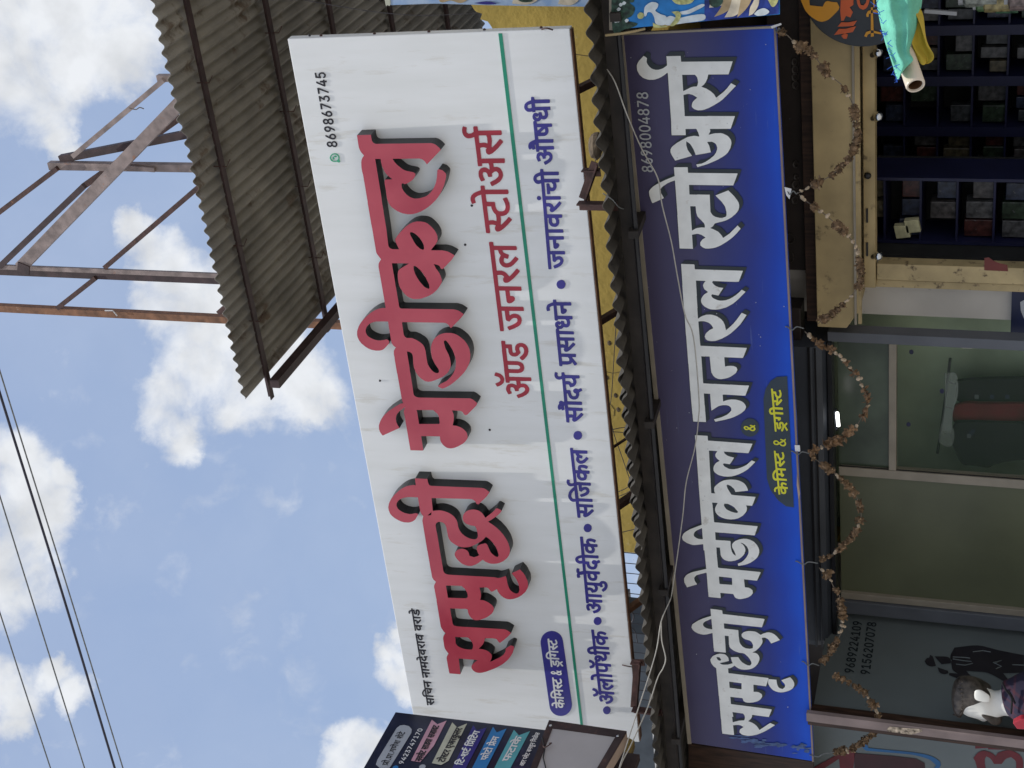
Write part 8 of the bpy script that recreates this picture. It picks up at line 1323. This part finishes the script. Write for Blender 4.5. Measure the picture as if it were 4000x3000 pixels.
# ------------------------------------------------------------------ dried flower garland under the blue board
SW = [([(3036, 118), (3072, 128), (3110, 165), (3145, 182), (3180, 215), (3235, 290), (3290, 335), (3330, 400), (3345, 455), (3352, 525), (3340, 575), (3318, 615), (3285, 650), (3245, 685), (3195, 715), (3135, 745), (3112, 757)], 0, 'dried flower swag nearest the round sign under the blue board'),
      ([(3122, 760), (3150, 785), (3195, 815), (3240, 850), (3285, 890), (3315, 920), (3345, 960), (3355, 1000), (3360, 1050), (3365, 1085), (3350, 1120), (3320, 1160), (3280, 1200), (3230, 1235), (3195, 1262)], 0, 'dried flower swag crossing the beige shutter box end'),
      ([(3145, 1292), (3180, 1320), (3230, 1360), (3280, 1390), (3310, 1425), (3345, 1470), (3365, 1510), (3385, 1550), (3390, 1580), (3380, 1605), (3360, 1640), (3340, 1670), (3310, 1695), (3270, 1715), (3230, 1740), (3190, 1755), (3160, 1770)], 1, 'swag of dried leaves in front of the green glass panes'),
      ([(3165, 1776), (3200, 1800), (3250, 1835), (3285, 1860), (3330, 1905), (3350, 1940), (3358, 1975), (3365, 2010), (3358, 2040), (3340, 2080), (3310, 2115), (3280, 2145), (3240, 2170), (3200, 2186)], 0, 'dried flower swag in front of the frosted pane'),
      ([(3200, 2212), (3235, 2240), (3255, 2280), (3280, 2320), (3286, 2360), (3293, 2400), (3290, 2440), (3282, 2480), (3258, 2520), (3245, 2545), (3205, 2585)], 0, 'dried flower swag at the rounded end of the charcoal shutter box'),
      ([(3258, 2627), (3310, 2650), (3340, 2670), (3380, 2700), (3400, 2735), (3415, 2760), (3430, 2800), (3430, 2830), (3405, 2870), (3370, 2895), (3330, 2920), (3290, 2935), (3258, 2940)], 0, 'dried flower swag over the phone number panel, lowest of all')]
r5 = random.Random(17)
def bloom(seed, leafy):
    rq = random.Random(seed); b_ = MB()
    if leafy:
        for k in range(9):
            th_, ph = rq.uniform(0, 6.28), rq.uniform(-1, 1); d_ = Vector((math.cos(th_), math.sin(th_) * .8, ph)).normalized(); s_ = d_.cross(Vector((0, .3, 1))).normalized(); L = rq.uniform(.022, .05); w = rq.uniform(.008, .018); c_ = d_.cross(s_) * rq.uniform(-.012, .012)
            b_.add([d_ * .004, d_ * L * .5 + s_ * w + c_, d_ * L, d_ * L * .5 - s_ * w + c_], [(0, 1, 2), (0, 2, 3)])
        b_.ball((0, 0, 0), .012, 7)
    else:
        n = 9; vs = []
        for i in range(6):
            for k in range(n):
                a, t = math.pi * i / 5, 2 * math.pi * k / n; v = Vector((math.sin(a) * math.cos(t), math.sin(a) * math.sin(t), math.cos(a) * .8)); v *= .021 * (1 + .55 * (rq.random() - .5)); vs.append(v)
        b_.add(vs, [(i * n + k, (i + 1) * n + k, (i + 1) * n + (k + 1) % n, i * n + (k + 1) % n) for i in range(5) for k in range(n)])
        for k in range(14):
            th_, ph = rq.uniform(0, 6.28), rq.uniform(-1, 1); d_ = Vector((math.cos(th_), math.sin(th_), ph)).normalized(); s_ = d_.cross(Vector((.2, .3, 1))).normalized(); L = rq.uniform(.022, .034)
            b_.add([d_ * .012 + s_ * .006, d_ * L + s_ * .007 + Vector((0, 0, .004)), d_ * L - s_ * .006, d_ * .012 - s_ * .006], [(0, 1, 2, 3)])
    me = bpy.data.meshes.new('flower'); me.from_pydata(b_.v, [], b_.f); me.materials.append(M['garland_leaf' if leafy else 'garland']); return me
def bud(seed):
    rq = random.Random(seed); b_ = MB(); b_.ball((0, 0, 0), rq.uniform(.010, .015), 7, sq=(1, .8, 1.2)); b_.ball((.008, -.004, .01), .008, 6)
    me = bpy.data.meshes.new('flower'); me.from_pydata(b_.v, [], b_.f); me.materials.append(M['garland_bud']); return me
BD = [bud(3), bud(4)]
BL = [[bloom(50 + k, False) for k in range(5)], [bloom(80 + k, True) for k in range(6)]]
for si, (pts, kind, lb_) in enumerate(SW):
    P = spline([atY(a, b_, BY + .0) for a, b_ in pts], 5); P = [Vector((p.x, BY - .01 + .03 * noise.noise(p * 3), p.z)) for p in P]
    t = thing('garland', lb_, 'garland', P[len(P) // 2], 'dried garland swags hanging from the blue board')
    MB().tube(P, .0022, 5).build('string', M['string'], t)
    tot = 0; step = .037 if not kind else .033; nxt = r5.uniform(0.02, .03)
    for a, b_ in zip(P[:-1], P[1:]):
        L = (b_ - a).length
        while nxt <= tot + L:
            c = a.lerp(b_, (nxt - tot) / L)
            o = bpy.data.objects.new('flower', r5.choice(BD) if r5.random() < .2 else r5.choice(BL[kind])); COL.objects.link(o); o.parent = t; o.location = c - ORIGIN[t.name]
            s_ = r5.uniform(.7, 1.2); o.scale = (s_, s_, s_); o.rotation_euler = (r5.uniform(0, 6.3), r5.uniform(0, 6.3), r5.uniform(0, 6.3))
            nxt += step * (r5.uniform(.75, 1.2) if r5.random() > .12 else 2.0)
        tot += L
HK = [((3028, 110), (3050, 125)), ((3075, 745), (3112, 758)), ((3076, 1277), (3140, 1283)), ((3098, 1763), (3162, 1772)), ((3115, 2193), (3195, 2200)), ((3140, 2585), (3200, 2600)), ((3170, 2950), (3258, 2938))]
HL = ['hook at the right corner of the blue board', 'hook beside the triangular paper scrap', 'bent hook in front of the grey channel', 'hook beside the square paper scrap', 'hook before the charcoal shutter box', 'hook before the phone number panel', 'thin tie at the left end of the blue board']
for (a, b_), lb_ in zip(HK, HL):
    A, B = atY(*a, BY - .008), atY(*b_, BY - .01); mid = A.lerp(B, .5) + Vector((.012, -.012, -.008))
    tag(MB().tube(spline([A + Vector((0, .0, .012)), A, A.lerp(B, .3) + Vector((-.01, -.01, 0)), mid, B], 5), .0032, 6).build('garland_hook', M['cable_grey']), 'thin wire ' + lb_, 'hook', 'wire hooks along the blue board foot')
for pts, lb_ in (([(3064, 731), (3092, 738), (3084, 778), (3071, 762)], 'triangular white paper scrap under the blue board edge'), ([(3104, 1739), (3124, 1740), (3126, 1764), (3106, 1762)], 'square white paper scrap under the blue board edge'), ([(3010, 103), (3050, 90), (3053, 97), (3015, 112)], 'torn white flex corner at the right foot of the blue board'), ([(3113, 1850), (3121, 1905), (3126, 1930), (3119, 1950), (3112, 1895)], 'peeling pale strip hanging at the blue board foot')):
    tag(MB().slab([atY(a, b_, BY - .012) for a, b_ in pts], (0, .002, 0)).build('paper_scrap', M['paper' if 'white' in lb_ else 'peach']), lb_, 'paper scrap', 'scraps along the blue board foot')
